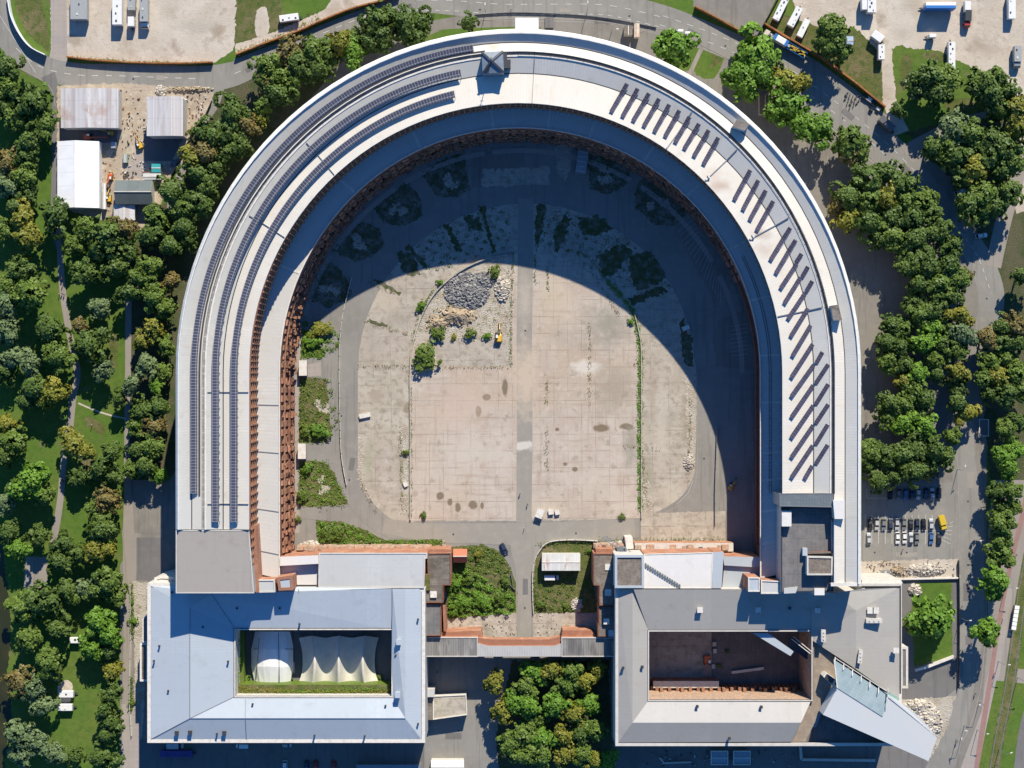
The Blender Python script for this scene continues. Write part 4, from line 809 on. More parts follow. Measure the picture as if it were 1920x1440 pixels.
# ---- left head building with the white-blue roof
lw = empty('west_head_building', (W(536, 1245).x, W(536, 1245).y, 0), 'rectangular hall with bluish white pitched roof around a court with canvas tents', 'building')
OL = [(277, 1093), (480, 1093), (480, 1103), (797, 1103), (797, 1392), (277, 1392)]
ringwall(lw, OL, 23.6, 0, m_wall, 'outer_wall')
I1, I2, I3, I4 = (442, 1181), (734, 1181), (734, 1305), (442, 1305)
e = 24.0; rg = 26.6
edge_rim(lw, OL, 23.6, 1.2, .5, m_cop)
mb = MB(); q = [W(*p, 23.6) for p in ((277, 1093), (300, 1093), (300, 1105), (797, 1105), (797, 1392), (277, 1392))]
head(lw, [('roof_slope', [(283, 1386, e), (283, 1099, e), (356, 1140, rg), (356, 1347, rg)], m_blue),
          ('roof_slope', [(356, 1347, rg), (356, 1140, rg), (*I1, e), (*I4, e)], m_blue),
          ('roof_slope', [(283, 1386, e), (356, 1347, rg), (760, 1347, rg), (790, 1386, e)], m_bluex),
          ('roof_slope', [(356, 1347, rg), (*I4, e), (*I3, e), (760, 1347, rg)], m_bluex),
          ('roof_slope', [(760, 1347, rg), (760, 1104, rg), (790, 1104, e), (790, 1386, e)], m_blue),
          ('roof_slope', [(760, 1347, rg), (*I3, e), (*I2, e), (736, 1104, 26.2), (760, 1104, rg)], m_blue),
          ('roof_slope', [(*I1, e), (396, 1113, 26.8), (736, 1104, 26.2), (*I2, e)], m_bluex),
          ('roof_slope', [(283, 1099, e), (396, 1113, 26.8), (356, 1140, rg)], m_bluex),
          ('roof_slope', [(356, 1140, rg), (396, 1113, 26.8), (*I1, e)], m_bluex),
          ('roof_slope', [(283, 1099, e), (330, 1098, e + .2), (736, 1103, 26.2), (396, 1113, 26.8)], m_bluex)], None)
edge_rim(lw, [I1, I2, I3, I4], 24.0, -.7, .25, m_gut, 'court_gutter', out=-.0)
edge_rim(lw, [(440, 1179), (736, 1179), (736, 1307), (440, 1307)], 24.0, .35, .45, m_cop, 'court_coping')
ringwall(lw, [I1, I2, I3, I4], 24.0, 0, m_wall, 'court_wall', inward=True)
edge_rim(lw, [(281, 1097), (792, 1097), (792, 1387), (281, 1387)], 23.75, .5, .1, m_gut, 'gutter')
vents(lw, [(323, 1110), (289, 1239), (316, 1295), (428, 1240), (445, 1140), (381, 1175), (562, 1170), (525, 1140), (742, 1228), (784, 1161), (784, 1357), (723, 1323), (332, 1374, 1.2), (357, 1373, 1.2), (407, 1376), (421, 1374, 1.2), (590, 1379), (684, 1380), (474, 1320), (299, 1211)], 25.2, .55)
for x, y in ((748, 1203), (746, 1302)):
    q = W(x, y, 26.5); mb = MB(); mb.box((q.x, q.y, 24.5), (1.6, 1.8, 3.4)); mb.box((q.x, q.y, 27.9), (1.8, 2.0, .15)); wpart(mb, 'chimney', m_bluex, lw)
# lightning cables along the ridges
mb = MB()
for a, b in (((356, 1140, rg + .1), (356, 1347, rg + .1)), ((356, 1347, rg + .1), (760, 1347, rg + .1)), ((460, 1347, rg + .1), (462, 1387, e + .1)), ((460, 1306, e + .1), (460, 1347, rg + .1)), ((283, 1386, e + .1), (356, 1347, rg + .1)), ((356, 1347, rg + .1), (442, 1305, e + .1)), ((735, 1104, 26.3), (735, 1181, e + .1)), ((560, 1105, 26.6), (560, 1180, e + .1)), ((396, 1113, 26.9), (442, 1181, e + .1)), ((283, 1099, e + .1), (442, 1181, e + .2))): mb.bar(W(*a), W(*b), .22, .1)
wpart(mb, 'ridge_cable', m_metal, lw)
block(lw, [(263, 1206), (278, 1206), (278, 1277), (263, 1277)], 13, 0, m_rotroof, m_wall, rim=1, rimw=.6, names=('annex_roof', 'annex_wall'))
block(lw, [(268, 1160), (278, 1150), (278, 1204), (268, 1204)], 14, 0, m_slate, m_wall, rim=1, rimw=.3, names=('annex_roof', 'annex_wall'))
block(lw, [(290, 1092), (290, 1083), (303, 1080), (330, 1082), (330, 1093)], 20, 0, m_cop, m_wall, rim=1, rimw=.8, names=('annex_roof', 'annex_wall'))
# roofs between the head building and the courtyard, left
lc = empty('west_link_building', (W(660, 1070).x, W(660, 1070).y, 0), 'flat pale grey link roof between the left hall and the courtyard', 'building')
block(lc, [(598, 1037), (801, 1037), (801, 1047), (797, 1047), (795, 1102.4), (597, 1102.4)], 24.4, 0, m_pale, m_brick, rim=1, rimh=.18, rimw=.35, rim_m=m_wall)
block(lc, [(525, 1044), (597.5, 1040), (597, 1102.4), (526, 1102.4)], 22.0, 0, m_cream, m_brick)
block(lc, [(525, 1044), (597, 1041), (597, 1057), (525, 1061)], 25.0, 22, m_cream, m_brick, names=('upper_roof', 'upper_wall'))
mb = MB(); r = random.Random(9)
for k in range(90):
    x = 560 + 245 * k / 90; q = W(x, 1029, 8); mb.box((q.x, q.y, 0), (2.4, r.uniform(1.0, 2.2), r.uniform(1, 9)))
wpart(mb, 'ruined_brick_face', m_brickw, lc)
# weathered felt roofs facing the approach, left and right
def felt(name, label, polys, h):
    o = empty(name, (W(*polys[0][0][0]).x, W(*polys[0][0][0]).y, 0), label, 'building')
    for pl, hh, mm in polys: block(o, pl, hh, 0, mm, m_brick, rim=1, rimh=.3, rimw=.3, rim_m=m_brickd)
    return o
fl = felt('brick_wing', 'brick wing with weathered dark felt roofs left of the approach road', [([(801, 1038), (845, 1037), (845, 1097), (831, 1097), (831, 1130), (795, 1130), (803, 1090)], 16.5, m_rotroof), ([(795, 1133), (827, 1133), (827, 1192), (795, 1192)], 15.5, m_dark)], 15)
vents(fl, [(813, 1114, 1.9)], 16.5, mat=m_cop, name='skylight'); block(fl, [(796, 1077), (806, 1077), (806, 1107), (796, 1107)], 17.5, 16, m_dry, m_brick, names=('green_roof', 'upstand'))
fr_ = felt('brick_wing', 'brick wing with brown felt roofs and skylights right of the approach road', [([(1113, 1038), (1152, 1038), (1152, 1135), (1124, 1135), (1124, 1098), (1113, 1097)], 16.5, m_gravroof), ([(1123, 1137), (1155, 1137), (1155, 1193), (1121, 1193), (1121, 1170), (1123, 1168)], 15.5, m_rotroof)], 15)
vents(fr_, [(1140, 1111, 1.9), (1140, 1063, 1.8), (1137, 1165, 1.7)], 16.5, mat=m_cop, name='skylight', ht=.25); vents(fr_, [(1147, 1187, 2.0)], 15.5, mat=m_bluex, name='skylight', ht=.4)
# the arcade joining both wings
ar = empty('gate_arcade', (W(975, 1215).x, W(975, 1215).y, 0), 'long corrugated-roofed arcade closing the approach between the two brick wings', 'building')
block(ar, [(795, 1195), (896, 1195), (896, 1231), (795, 1231)], 14.0, 0, m_corr, m_brick, rim=1, rimh=.2, rimw=.25, rim_m=m_wall)
block(ar, [(1053, 1195.5), (1154, 1195.5), (1154, 1231), (1053, 1231)], 14.0, 0, m_corr, m_brick, rim=1, rimh=.2, rimw=.25, rim_m=m_wall)
block(ar, [(896.5, 1206), (915, 1211), (1040, 1211), (1052.5, 1206), (1052.5, 1231), (896.5, 1231)], 13.6, 6.5, m_corrl, m_brick)
block(ar, [(827, 1186), (902, 1182), (905, 1196), (827, 1196)], 10.5, 0, m_brick, m_brick, names=('stepped_brick_top', 'brick_wall')); block(ar, [(1055, 1182), (1108, 1182), (1122, 1196), (1052, 1196)], 10.5, 0, m_brick, m_brick, names=('stepped_brick_top', 'brick_wall'))
block(ar, [(897, 1196), (925, 1199), (1030, 1199), (1050, 1194), (1052, 1206), (1040, 1211), (915, 1211), (897, 1206)], 12.0, 6.5, m_brick, m_brick, names=('stepped_brick_top', 'brick_wall'))
for x in (905, 940, 1010, 1045):
    q = W(x, 1214, 6); mb = MB(); mb.box((q.x, q.y, 0), (2.2, 5, 6.6)); wpart(mb, 'pillar', m_stone, ar)
# orange brick walls behind the rubble
for nm, pl, h_ in (('brick_wall_strip', [(830, 1135), (835, 1135), (837, 1184), (832, 1184)], 12),): block(fl, pl, h_, 0, m_brick, m_brick, names=('wall_top', 'wall'))
block(fl, [(801, 1030), (845, 1030), (845, 1037), (801, 1037)], 13.5, 0, m_brick, m_brick, names=('wall_top', 'wall')); block(fr_, [(1117, 1029), (1150, 1029), (1150, 1037), (1117, 1037)], 13.5, 0, m_brick, m_brick, names=('wall_top', 'wall'))
# ---- right link roofs
rc = empty('east_link_building', (W(1270, 1070).x, W(1270, 1070).y, 0), 'flat white link roof with diagonal glazed strip next to a brown gravel roof', 'building')
block(rc, [(1153, 1041), (1207, 1041), (1207, 1102), (1153, 1102)], 26.5, 0, m_gravroof, m_wall, rim=1, rimh=.5, rimw=.8, rim_m=m_bluex, label='brown gravel roof square with pale rim')
block(rc, [(1207.5, 1039), (1337, 1036), (1334, 1103), (1207.5, 1103)], 24.5, 0, m_cream, m_brick, rim=1, rimh=.15, rimw=.25, rim_m=m_cop)
block(rc, [(1337, 1035), (1357, 1035), (1353, 1103), (1335, 1103)], 24.6, 0, m_bluex, m_brick)
block(rc, [(1356, 1043), (1425, 1045), (1425, 1064), (1358, 1060)], 20.5, 0, m_bluex, m_brick); block(rc, [(1358, 1060), (1425, 1064), (1425, 1100), (1354, 1103)], 19.0, 0, m_bluex, m_brick)
block(rc, [(1403, 1083), (1424, 1083), (1424, 1109), (1403, 1109)], 33, 0, m_bluex, m_brick, rim=1, rimw=.3, rimh=.3); block(rc, [(1427, 1088), (1464, 1090), (1464, 1113), (1427, 1113)], 33, 0, m_pale, m_brick, rim=1, rimw=.3, rimh=.3)
mb = MB()
for k in range(15):
    t = k / 15; a = (1209 + 68 * t, 1055 + 42 * t); q = [W(a[0], a[1], 24.9), W(a[0] + 3.5, a[1] + 2.2, 24.9), W(a[0] + 3.5, a[1] + 10.5 - 3 * (t > .93), 24.9), W(a[0], a[1] + 8.5, 24.9)]
    mb.face([tuple(p) for p in q][::-1]) 
wpart(mb, 'glazed_strip', m_slate, rc)
mb = MB()
for k in range(90):
    x = 1120 + 245 * k / 90; q = W(x, 1026, 8); mb.box((q.x, q.y, 0), (2.4, r.uniform(1.0, 2.2), r.uniform(1, 9)))
wpart(mb, 'ruined_brick_face', m_brickw, rc)
block(rc, [(1190, 1018), (1375, 1018), (1375, 1034), (1190, 1036)], 8, 0, m_wall, m_brick, names=('ledge', 'ledge_wall'))
for x, y in ((1276, 1034), (1298, 1026), (1315, 1028), (1317, 1034), (1337, 1033), (1297, 1034)):
    block(rc, [(x - 4, y - 3), (x + 3, y - 3), (x + 3, y + 1), (x - 4, y + 1)], 8.9, 8, m_dark, m_wall, names=('hatch', 'hatch_side'))
# ---- right head building, warm grey
rw = empty('east_head_building', (W(1400, 1250).x, W(1400, 1250).y, 0), 'large warm grey hall roof around a dark open court at the lower right', 'building')
OR = [(1154, 1104), (1500, 1104), (1562, 1112), (1616, 1112), (1616, 1094), (1690, 1094), (1690, 1330), (1690, 1398), (1154, 1398)]
ringwall(rw, OR, 23.6, 0, m_wall, 'outer_wall')
J1, J2, J3, J4 = (1217, 1184), (1521, 1184), (1521, 1312), (1217, 1312)
head(rw, [('roof_slope', [(1159, 1392, e), (1159, 1105, e), (1186, 1105, 25.6), (1186, 1355, 26.2)], m_greyy),
          ('roof_slope', [(1186, 1355, 26.2), (1186, 1105, 25.6), (1188, 1105, 25.6), (*J1, e), (*J4, e)], m_greyy),
          ('roof_slope', [(1188, 1105, 26.6), (*J1, e), (*J2, e), (1521, 1130, 25.8), (1500, 1105, 26.6)], m_greyx),
          ('roof_slope', [(1500, 1105, 26.6), (1521, 1130, 25.8), (*J2, e), (1522, 1200, 24.2), (1604, 1254, 26.2), (1606, 1145, 26.8), (1562, 1112, 26.4)], m_greyy),
          ('roof_slope', [(1606, 1145, 26.8), (1562, 1112, 26.4), (1616, 1104, 25.5), (1686, 1102, e)], m_greyx),
          ('roof_slope', [(1606, 1145, 26.8), (1686, 1102, e), (1686, 1312, e), (1604, 1254, 26.2)], m_greyy),
          ('roof_slope', [(1159, 1392, e), (1186, 1355, 26.2), (1502, 1355, 26.2), (1484, 1391, e)], m_greyx),
          ('roof_slope', [(1186, 1355, 26.2), (*J4, e), (1521, 1313, e), (1502, 1355, 26.2)], roofmat('pale_warm_roof_seams', (.50, .475, .44), X3, coords='pos', dk=.94))], None)
block(rw, [(1521, 1195), (1560, 1225), (1572, 1250), (1560, 1300), (1535, 1340), (1510, 1391), (1484, 1391), (1521, 1313)], 23.0, 0, m_board, m_wall, names=('roof_terrace', 'terrace_wall'))
block(rw, [(1510, 1391), (1535, 1340), (1560, 1300), (1686, 1320), (1686, 1392)], 20.5, 0, m_dark, m_wall, names=('lower_roof', 'terrace_wall'))
edge_rim(rw, OR, 23.6, 1.0, .5, m_wall); edge_rim(rw, [J1, J2, J3, J4], 24.0, -.6, .25, m_gut, 'court_gutter', out=0)
edge_rim(rw, [(1215, 1182), (1523, 1182), (1523, 1314), (1215, 1314)], 24.0, .35, .4, m_wall, 'court_coping')
edge_rim(rw, [(1157.5, 1106), (1684, 1106), (1684, 1393), (1157.5, 1393)], 23.75, .4, .1, m_gut, 'gutter') if 0 else None
mb = MB(); mb.bar(W(1158, 1394, 23.9), W(1660, 1396, 23.9), .7, .2); mb.bar(W(1157, 1108, 23.9), W(1157, 1394, 23.9), .5, .2); mb.bar(W(1688, 1098, 24.2), W(1688, 1300, 24.2), .5, .2); mb.bar(W(1616, 1100, 24.2), W(1688, 1100, 24.2), .5, .2); wpart(mb, 'gutter', m_gut, rw)
ringwall(rw, [J1, J2, J3, J4], 24.0, 0, m_brickw, 'court_wall', inward=True)
vents(rw, [(1168, 1252, .8), (1204, 1250, .8), (1307, 1324, .8), (1427, 1325, .8), (1367, 1384, .8), (1480, 1140, .8)], 25.4, .8)
vents(rw, [(1312, 1143, 1.6), (1421, 1143, 1.5), (1532, 1144, 1.5), (1679, 1219, 1.6), (1631, 1144, 1.8), (1641, 1144, 1.8)], 26.0, mat=m_cop, name='skylight', ht=.9)
for x, y, lx, ly, a in ((1639, 1164, 5.6, 1.4, 0), (1613, 1231, 1.3, 4.6, -.12), (1544, 1192, 1.4, 4.2, 0)):
    q = W(x, y, 27.5); mb = MB(); mb.box((q.x, q.y, 25), (lx, ly, 2.6), a); mb.box((q.x, q.y, 27.6), (lx + .2, ly + .2, .12), a)
    for k in (-.3, 0, .3): mb.box((q.x + k * (lx if lx > ly else 0), q.y + k * (ly if ly > lx else 0), 27.72), (.4, .4, .3), a)
    wpart(mb, 'ventilation_unit', m_wall, rw)
block(rw, [(1688, 1213), (1702, 1213), (1702, 1290), (1688, 1290)], 13, 0, m_dark, m_wall, rim=1, rimh=.4, rimw=.8, names=('annex_roof', 'annex_wall'), rim_m=m_wall)
block(rw, [(1616, 1088), (1690, 1088), (1693, 1094), (1616, 1094)], 22.5, 0, m_cop, m_wall, names=('cornice_top', 'cornice_wall'))
# brick steps inside the right court (south side)
mb = MB()
for k in range(38): x = 1225 + 7.8 * k; q = W(x, 1297, 10); mb.box((q.x, q.y, 0), (1.1, 2.4, 6 + (k * 7 % 5)))
wpart(mb, 'court_brick_piers', m_browner, rw)
# ---- glass and metal wedge driven through the hall
wd = empty('museum_wedge', (W(1650, 1330).x, W(1650, 1330).y, 0), 'pale grey sharp-ended wedge structure with glazing cutting through the lower right hall', 'building')
A, B, C_, D, E_ = (1564, 1237, 31.5), (1664, 1302, 30.5), (1757, 1383, 28.5), (1741, 1427, 27.0), (1543, 1340, 31.5)
F_ = (1570, 1290, 31.8)
def thick(parent, name, pts, dz, mat):
    if name in ('cladding_roof', 'glass_roof'): pts = [(p[0], p[1], 32.0 - .018 * ((p[0] - 1543) * .8 + (p[1] - 1237) * .3) + (.25 if name == 'glass_roof' else 0)) for p in pts]
    w = [W(*p) for p in pts]
    if poly_area([(p.x, p.y) for p in w]) < 0: w.reverse()
    mb = MB(); mb.face([tuple(p) for p in w]); lo = [(p.x, p.y, p.z - dz) for p in w]; mb.face(lo[::-1])
    for i in range(len(w)): j = (i + 1) % len(w); mb.face([lo[i], lo[j], tuple(w[j]), tuple(w[i])])
    return wpart(mb, name, mat, parent)
thick(wd, 'cladding_roof', [(1655, 1344, 31), (1664, 1305, 30.7), (1757, 1383, 28.5), (1741, 1427, 27.0), (1543, 1340, 31.5), (1570, 1290, 31.8)], 7.5, m_ramp)
thick(wd, 'edge_flank', [(1664, 1302, 30.2), (1688, 1316, 29.5), (1725, 1345, 28.8), (1757, 1382, 28.2), (1664, 1306, 30.2)], 9, m_ramp)
thick(wd, 'glass_roof', [(1564, 1237, 31.6), (1664, 1302, 30.8), (1655, 1344, 31.1), (1570, 1290, 31.9)], .35, m_rglass)
thick(wd, 'glass_side', [(1667, 1297, 29.5), (1685, 1309, 29.0), (1684, 1318, 29.0), (1667, 1308, 29.4)], .3, M('green_glass', (.25, .40, .33), .15, spec=.6))
mb = MB()
for k in range(7):
    t = k / 6; a = W(1566 + 98 * t, 1232 + 66 * t, 31.4 - .8 * t); b = W(1562 + 98 * t + 3, 1245 + 66 * t, 32.1 - .8 * t); mb.bar(a, b, .3)
mb.bar(W(1565, 1233, 31.6), W(1666, 1298, 30.9), .25); mb.bar(W(1564, 1237, 32), W(1570, 1290, 32.2), .35); mb.bar(W(1665, 1290, 31.5), W(1664, 1325, 31.3), .25)
wpart(mb, 'steel_frame', m_cop, wd)
thick(wd, 'stair_box', [(1543, 1268, 28), (1549, 1262, 28), (1568, 1275, 28), (1563, 1288, 28)], 5, m_cop)
mb = MB()
for k in range(3): mb.bar(W(1546 + k * 1.5, 1271 - k * 3, 28.15), W(1561 + k * 1.5, 1281 - k * 3, 28.15), .5, .15)
wpart(mb, 'louvre', m_dmetal, wd)
thick(wd, 'inner_beam', [(1411, 1187, 22.5), (1440, 1187, 22.5), (1488, 1222, 22.5), (1482, 1230, 22.5)], 3, m_bluex)
thick(wd, 'inner_stair', [(1480, 1196, 17), (1488, 1196, 17), (1530, 1232, 17), (1512, 1236, 17), (1478, 1212, 17)], 1.2, m_dmetal)
mb = MB()
for a, b in (((1488, 1194, 19), (1522, 1222, 24.5)), ((1484, 1198, 19), (1520, 1226, 24.5))): mb.bar(W(*a), W(*b), .25)
wpart(mb, 'stair_rail', m_cop, wd)
thick(wd, 'lower_ramp', [(1514, 1361, 21.8), (1545, 1300, 22.5), (1552, 1306, 22.5), (1530, 1364, 21.8)], 1.0, m_metal)

# ================================================================== TREES AND SHRUBS
def crown_mesh(seed, mat, nl=11, leaves=2600, flat=.8, name='crown'):
    r = random.Random(seed); lobes = []
    for i in range(nl):
        a = r.uniform(0, 2 * math.pi); rho = math.sqrt(r.random()) * r.choice((.6, .72, .84)); z = r.uniform(-.3, .5) * (1 - rho * .6)
        lobes.append((Vector((rho * math.cos(a), rho * math.sin(a), z * flat)), r.uniform(.2, .42)))
    lobes.append((Vector((0, 0, .35 * flat)), .5)); lobes.append((Vector((r.uniform(-.1, .1), r.uniform(-.1, .1), 0)), .55))
    V = []; F = []
    tot = sum(l[1] ** 2 for l in lobes)
    for c, R in lobes:
        n = int(leaves * R * R / tot)
        # small sub-clumps on the surface of each lobe
        subs = []
        for k in range(max(6, int(n / 22))):
            th = r.uniform(0, 2 * math.pi); u = r.uniform(-.75, 1); s_ = math.sqrt(1 - u * u); subs.append(Vector((s_ * math.cos(th), s_ * math.sin(th), u)))
        for k in range(n):
            d = (subs[r.randrange(len(subs))] + Vector((r.gauss(0, .22), r.gauss(0, .22), r.gauss(0, .2)))).normalized()
            p = c + d * R * r.uniform(.72, 1.1)
            nrm = (d + Vector((r.gauss(0, .45), r.gauss(0, .45), r.gauss(0, .45) + .35))).normalized()
            t = nrm.cross(Vector((r.gauss(0, 1), r.gauss(0, 1), r.gauss(0, 1)))).normalized(); b = nrm.cross(t); s_ = r.uniform(.034, .078)
            i0 = len(V); V += [p - t * s_ - b * s_ * .6, p + t * s_ * .9 - b * s_ * .8, p + t * s_ + b * s_ * .7, p - t * s_ * .8 + b * s_]; F.append((i0, i0 + 1, i0 + 2, i0 + 3))
    me = bpy.data.meshes.new(name); me.from_pydata([tuple(v) for v in V], [], F); me.materials.append(mat); me.update(); return me
def trunk_mesh(seed):
    r = random.Random(seed); mb = MB(); mb.tube((0, 0, 0), (.02, .01, .55), .045, .032, 7); mb.tube((.02, .01, .55), (0, .02, 1.0), .032, .012, 6)
    for i in range(5):
        a = i * 1.26 + r.uniform(-.3, .3); z = r.uniform(.45, .7); mb.tube((.015, .01, z), (math.cos(a) * .3, math.sin(a) * .3, z + r.uniform(.15, .3)), .018, .006, 5)
    return mb.mesh('trunk', [m_trunk])
TRUNKS = [trunk_mesh(i) for i in range(4)]
TW = {'dark': 'dark green', 'mid': 'green', 'bright': 'bright green', 'yellow': 'yellowing', 'brown': 'browning', 'pale': 'silvery green'}
CROWNS = {}
def crown(tone, v):
    if (tone, v) not in CROWNS: CROWNS[(tone, v)] = crown_mesh(100 * len(tone) + v * 7 + ord(tone[0]), LEAF[tone], nl=13 + 2 * (v % 4), leaves=3600, flat=.75 + .1 * (v % 3))
    return CROWNS[(tone, v)]
LM = [('white marquee', 146, 325), ('grey green shed', 250, 358), ('two striped rusty halls', 200, 204), ('bend in the top left road', 60, 120), ('fork of the park path', 146, 755), ('pair of white lake caravans', 123, 1313), ('small paved park square', 66, 1075), ("curved roof's left edge", 330, 600), ('grey end roof block', 395, 1055), ('lane left of the blue roof', 240, 1220), ('white caravan on the meadow', 542, 33), ("curved roof's upper left edge", 500, 270), ('right road junction', 1700, 320), ('small pale blue kiosk', 1593, 76), ('long white bus by the meadow', 1785, 105), ("curved roof's upper right edge", 1500, 255), ("curved roof's right edge", 1615, 600), ('dark framed pit', 1845, 803), ('parked car rows', 1690, 985), ('tram shelter', 1898, 1157), ('grey wedge roof', 1650, 1335), ('corrugated gate arcade', 975, 1215), ('concrete loading ramp', 842, 1325), ('lake shore', 8, 1200), ('top of the park path', 112, 460), ('bottom of the park path', 98, 1000), ('left picture edge', 0, 330), ('left picture edge', 0, 700), ('right picture edge', 1920, 420), ('right picture edge', 1920, 660), ('bottom picture edge', 100, 1440), ('bottom picture edge', 1050, 1440), ('light asphalt wedge at the right', 1850, 560), ('trodden park track', 200, 778), ('rubble court under the arcade', 900, 1190)]
USED = {}
def place_label(kind, tone, size, px, py, extra=''):
    l = sorted(LM, key=lambda m: math.hypot(m[1] - px, m[2] - py))
    for m in l[:6]:
        dx, dy = px - m[1], py - m[2]
        d = ('right of' if dx > 0 else 'left of') if abs(dx) > abs(dy) * 2.2 else (('below' if dy > 0 else 'above') if abs(dy) > abs(dx) * 2.2 else (('below' if dy > 0 else 'above') + (' and right of' if dx > 0 else ' and left of')))
        dist = math.hypot(dx, dy); q = 'just' if dist < 45 else ('well' if dist > 130 else '')
        lab = ' '.join(f'{size} {TW[tone]} {kind} {q} {d} the {m[0]}'.split())
        if lab not in USED: USED[lab] = 1; return lab
    m = l[0]; k = 2; base = f'{size} {TW[tone]} {kind} near the {m[0]}'
    while True:
        lab = f'{base}, {ordn[min(k, 19)]} nearest to it' if k < 20 else f'{base}, {k} steps out'
        if lab not in USED: USED[lab] = 1; return lab
        k += 1
def tree(px, py, r, tone, group, v=None):
    R = r * S * (1.16 if px < 322 else 1.3); h = max(4.5, min(14.5, R * (1.3 if px < 322 else 1.55) + 3.2 + rnd.uniform(-.8, 1.2))); hc = h - R * .62
    p = W(px, py, hc); size = 'large' if r >= 29 else ('medium' if r >= 22 else 'small')
    o = empty('tree', (p.x, p.y, 0), place_label('tree', tone, size, px, py), 'tree', group, rnd.uniform(0, 6.28))
    v = rnd.randrange(5) if v is None else v
    c = bpy.data.objects.new('crown', crown(tone, v)); COL.objects.link(c); c.parent = o; c.location = (0, 0, hc); c.scale = (R, R * rnd.uniform(.88, 1.1), R * rnd.uniform(.85, 1.05))
    t = bpy.data.objects.new('trunk', TRUNKS[v % 4]); COL.objects.link(t); t.parent = o; t.scale = (h * .9, h * .9, h * .78)
    return o
def trees(group, data, default=('dark', 'mid', 'dark', 'mid', 'dark')):
    for i, t in enumerate(data):
        tone = t[3] if len(t) > 3 else default[(t[0] * 7 + t[1] * 3) % len(default)]
        tree(t[0], t[1], t[2] * (1.12 if t[0] > 1230 and t[1] < 330 else 1), tone, group)
Y, B_, P_, N_ = 'yellow', 'bright', 'pale', 'brown'
GP = 'trees of the lakeside park'
trees(GP, [(13, 127, 27), (18, 165, 24), (65, 195, 36), (30, 222, 27), (85, 232, 25), (55, 265, 28), (8, 202, 20), (48, 296, 27), (12, 305, 28, N_), (45, 332, 25), (10, 350, 28, P_), (50, 365, 24), (28, 388, 22), (105, 405, 33), (42, 410, 30, Y), (50, 448, 31, Y), (5, 432, 22), (160, 426, 26), (208, 443, 36), (135, 462, 21), (190, 478, 24), (235, 428, 26, N_),
 (40, 508, 27), (62, 553, 33), (16, 537, 22), (160, 510, 26), (93, 617, 31), (150, 610, 18, N_), (190, 577, 22, P_), (217, 502, 27), (243, 548, 24), (263, 520, 27), (283, 500, 24), (290, 557, 29), (320, 528, 18, N_), (311, 577, 20), (293, 613, 26, Y), (266, 640, 19, Y), (312, 648, 20), (277, 683, 24, P_), (303, 695, 17), (290, 723, 17, B_), (167, 650, 30), (110, 667, 29), (190, 630, 18), (193, 693, 23, P_), (10, 573, 27, P_), (13, 617, 31, P_), (27, 670, 27, P_), (57, 683, 26, P_), (8, 697, 24), (67, 727, 32), (100, 737, 28, Y), (48, 752, 20), (247, 720, 21, P_), (224, 747, 17), (267, 770, 25), (300, 763, 24), (255, 797, 20), (292, 800, 23, N_), (15, 797, 22, Y), (28, 830, 31), (8, 856, 27), (139, 836, 30, Y), (210, 850, 23), (188, 877, 26), (213, 893, 19), (150, 893, 21), (285, 837, 25), (260, 845, 21), (275, 873, 25), (247, 883, 19), (303, 892, 15, B_), (60, 900, 35, B_), (30, 915, 24), (80, 927, 22), (13, 943, 25, P_), (200, 937, 23, N_), (180, 952, 20)])
trees(GP, [(17, 997, 24), (33, 1030, 22, B_), (73, 1003, 21), (117, 1020, 24), (113, 1052, 25), (143, 1037, 20), (177, 1033, 24, Y), (202, 1030, 19, Y), (193, 993, 27), (187, 973, 20), (207, 1093, 31), (180, 1107, 23), (221, 1118, 20), (158, 1102, 20, P_), (127, 1107, 24), (77, 1127, 34), (43, 1140, 27), (104, 1133, 24), (110, 1180, 25), (50, 1197, 25), (187, 1165, 28, B_), (207, 1190, 27, B_), (173, 1215, 24, B_), (207, 1222, 21), (93, 1240, 29), (37, 1277, 26, N_), (62, 1293, 27, P_), (83, 1322, 24, P_), (213, 1257, 19, Y), (210, 1303, 21), (197, 1330, 21), (210, 1353, 23), (200, 1378, 19), (33, 1373, 27, P_), (67, 1392, 27, P_), (38, 1412, 26, P_), (100, 1412, 24, P_), (143, 1417, 21), (187, 1420, 22), (217, 1427, 18), (104, 1267, 19)])
GN = 'trees along the outside of the curved roof, upper left'
trees(GN, [(322, 360, 26), (287, 395, 19), (300, 412, 28), (283, 442, 27), (320, 460, 26), (374, 378, 26), (392, 350, 22), (372, 325, 26), (362, 300, 24, Y), (388, 288, 25, N_), (395, 255, 28), (370, 260, 18, N_), (437, 212, 30), (463, 235, 21, N_), (425, 245, 24), (450, 270, 22), (428, 287, 20), (405, 315, 22), (346, 392, 22), (345, 425, 22), (242, 470, 23), (352, 450, 18),
 (710, 40, 28), (760, 45, 31), (790, 44, 22), (735, 30, 20), (770, 64, 24), (718, 68, 25), (693, 82, 21), (665, 72, 19), (640, 82, 26, Y), (660, 98, 25, B_), (590, 97, 27), (613, 112, 21), (543, 98, 25, N_), (565, 125, 26), (596, 130, 23), (500, 127, 27), (523, 145, 24), (553, 155, 20), (523, 178, 26), (500, 155, 20, N_), (489, 225, 16, Y), (492, 203, 18), (880, 44, 16)])
GR = 'trees beside the road, upper right'
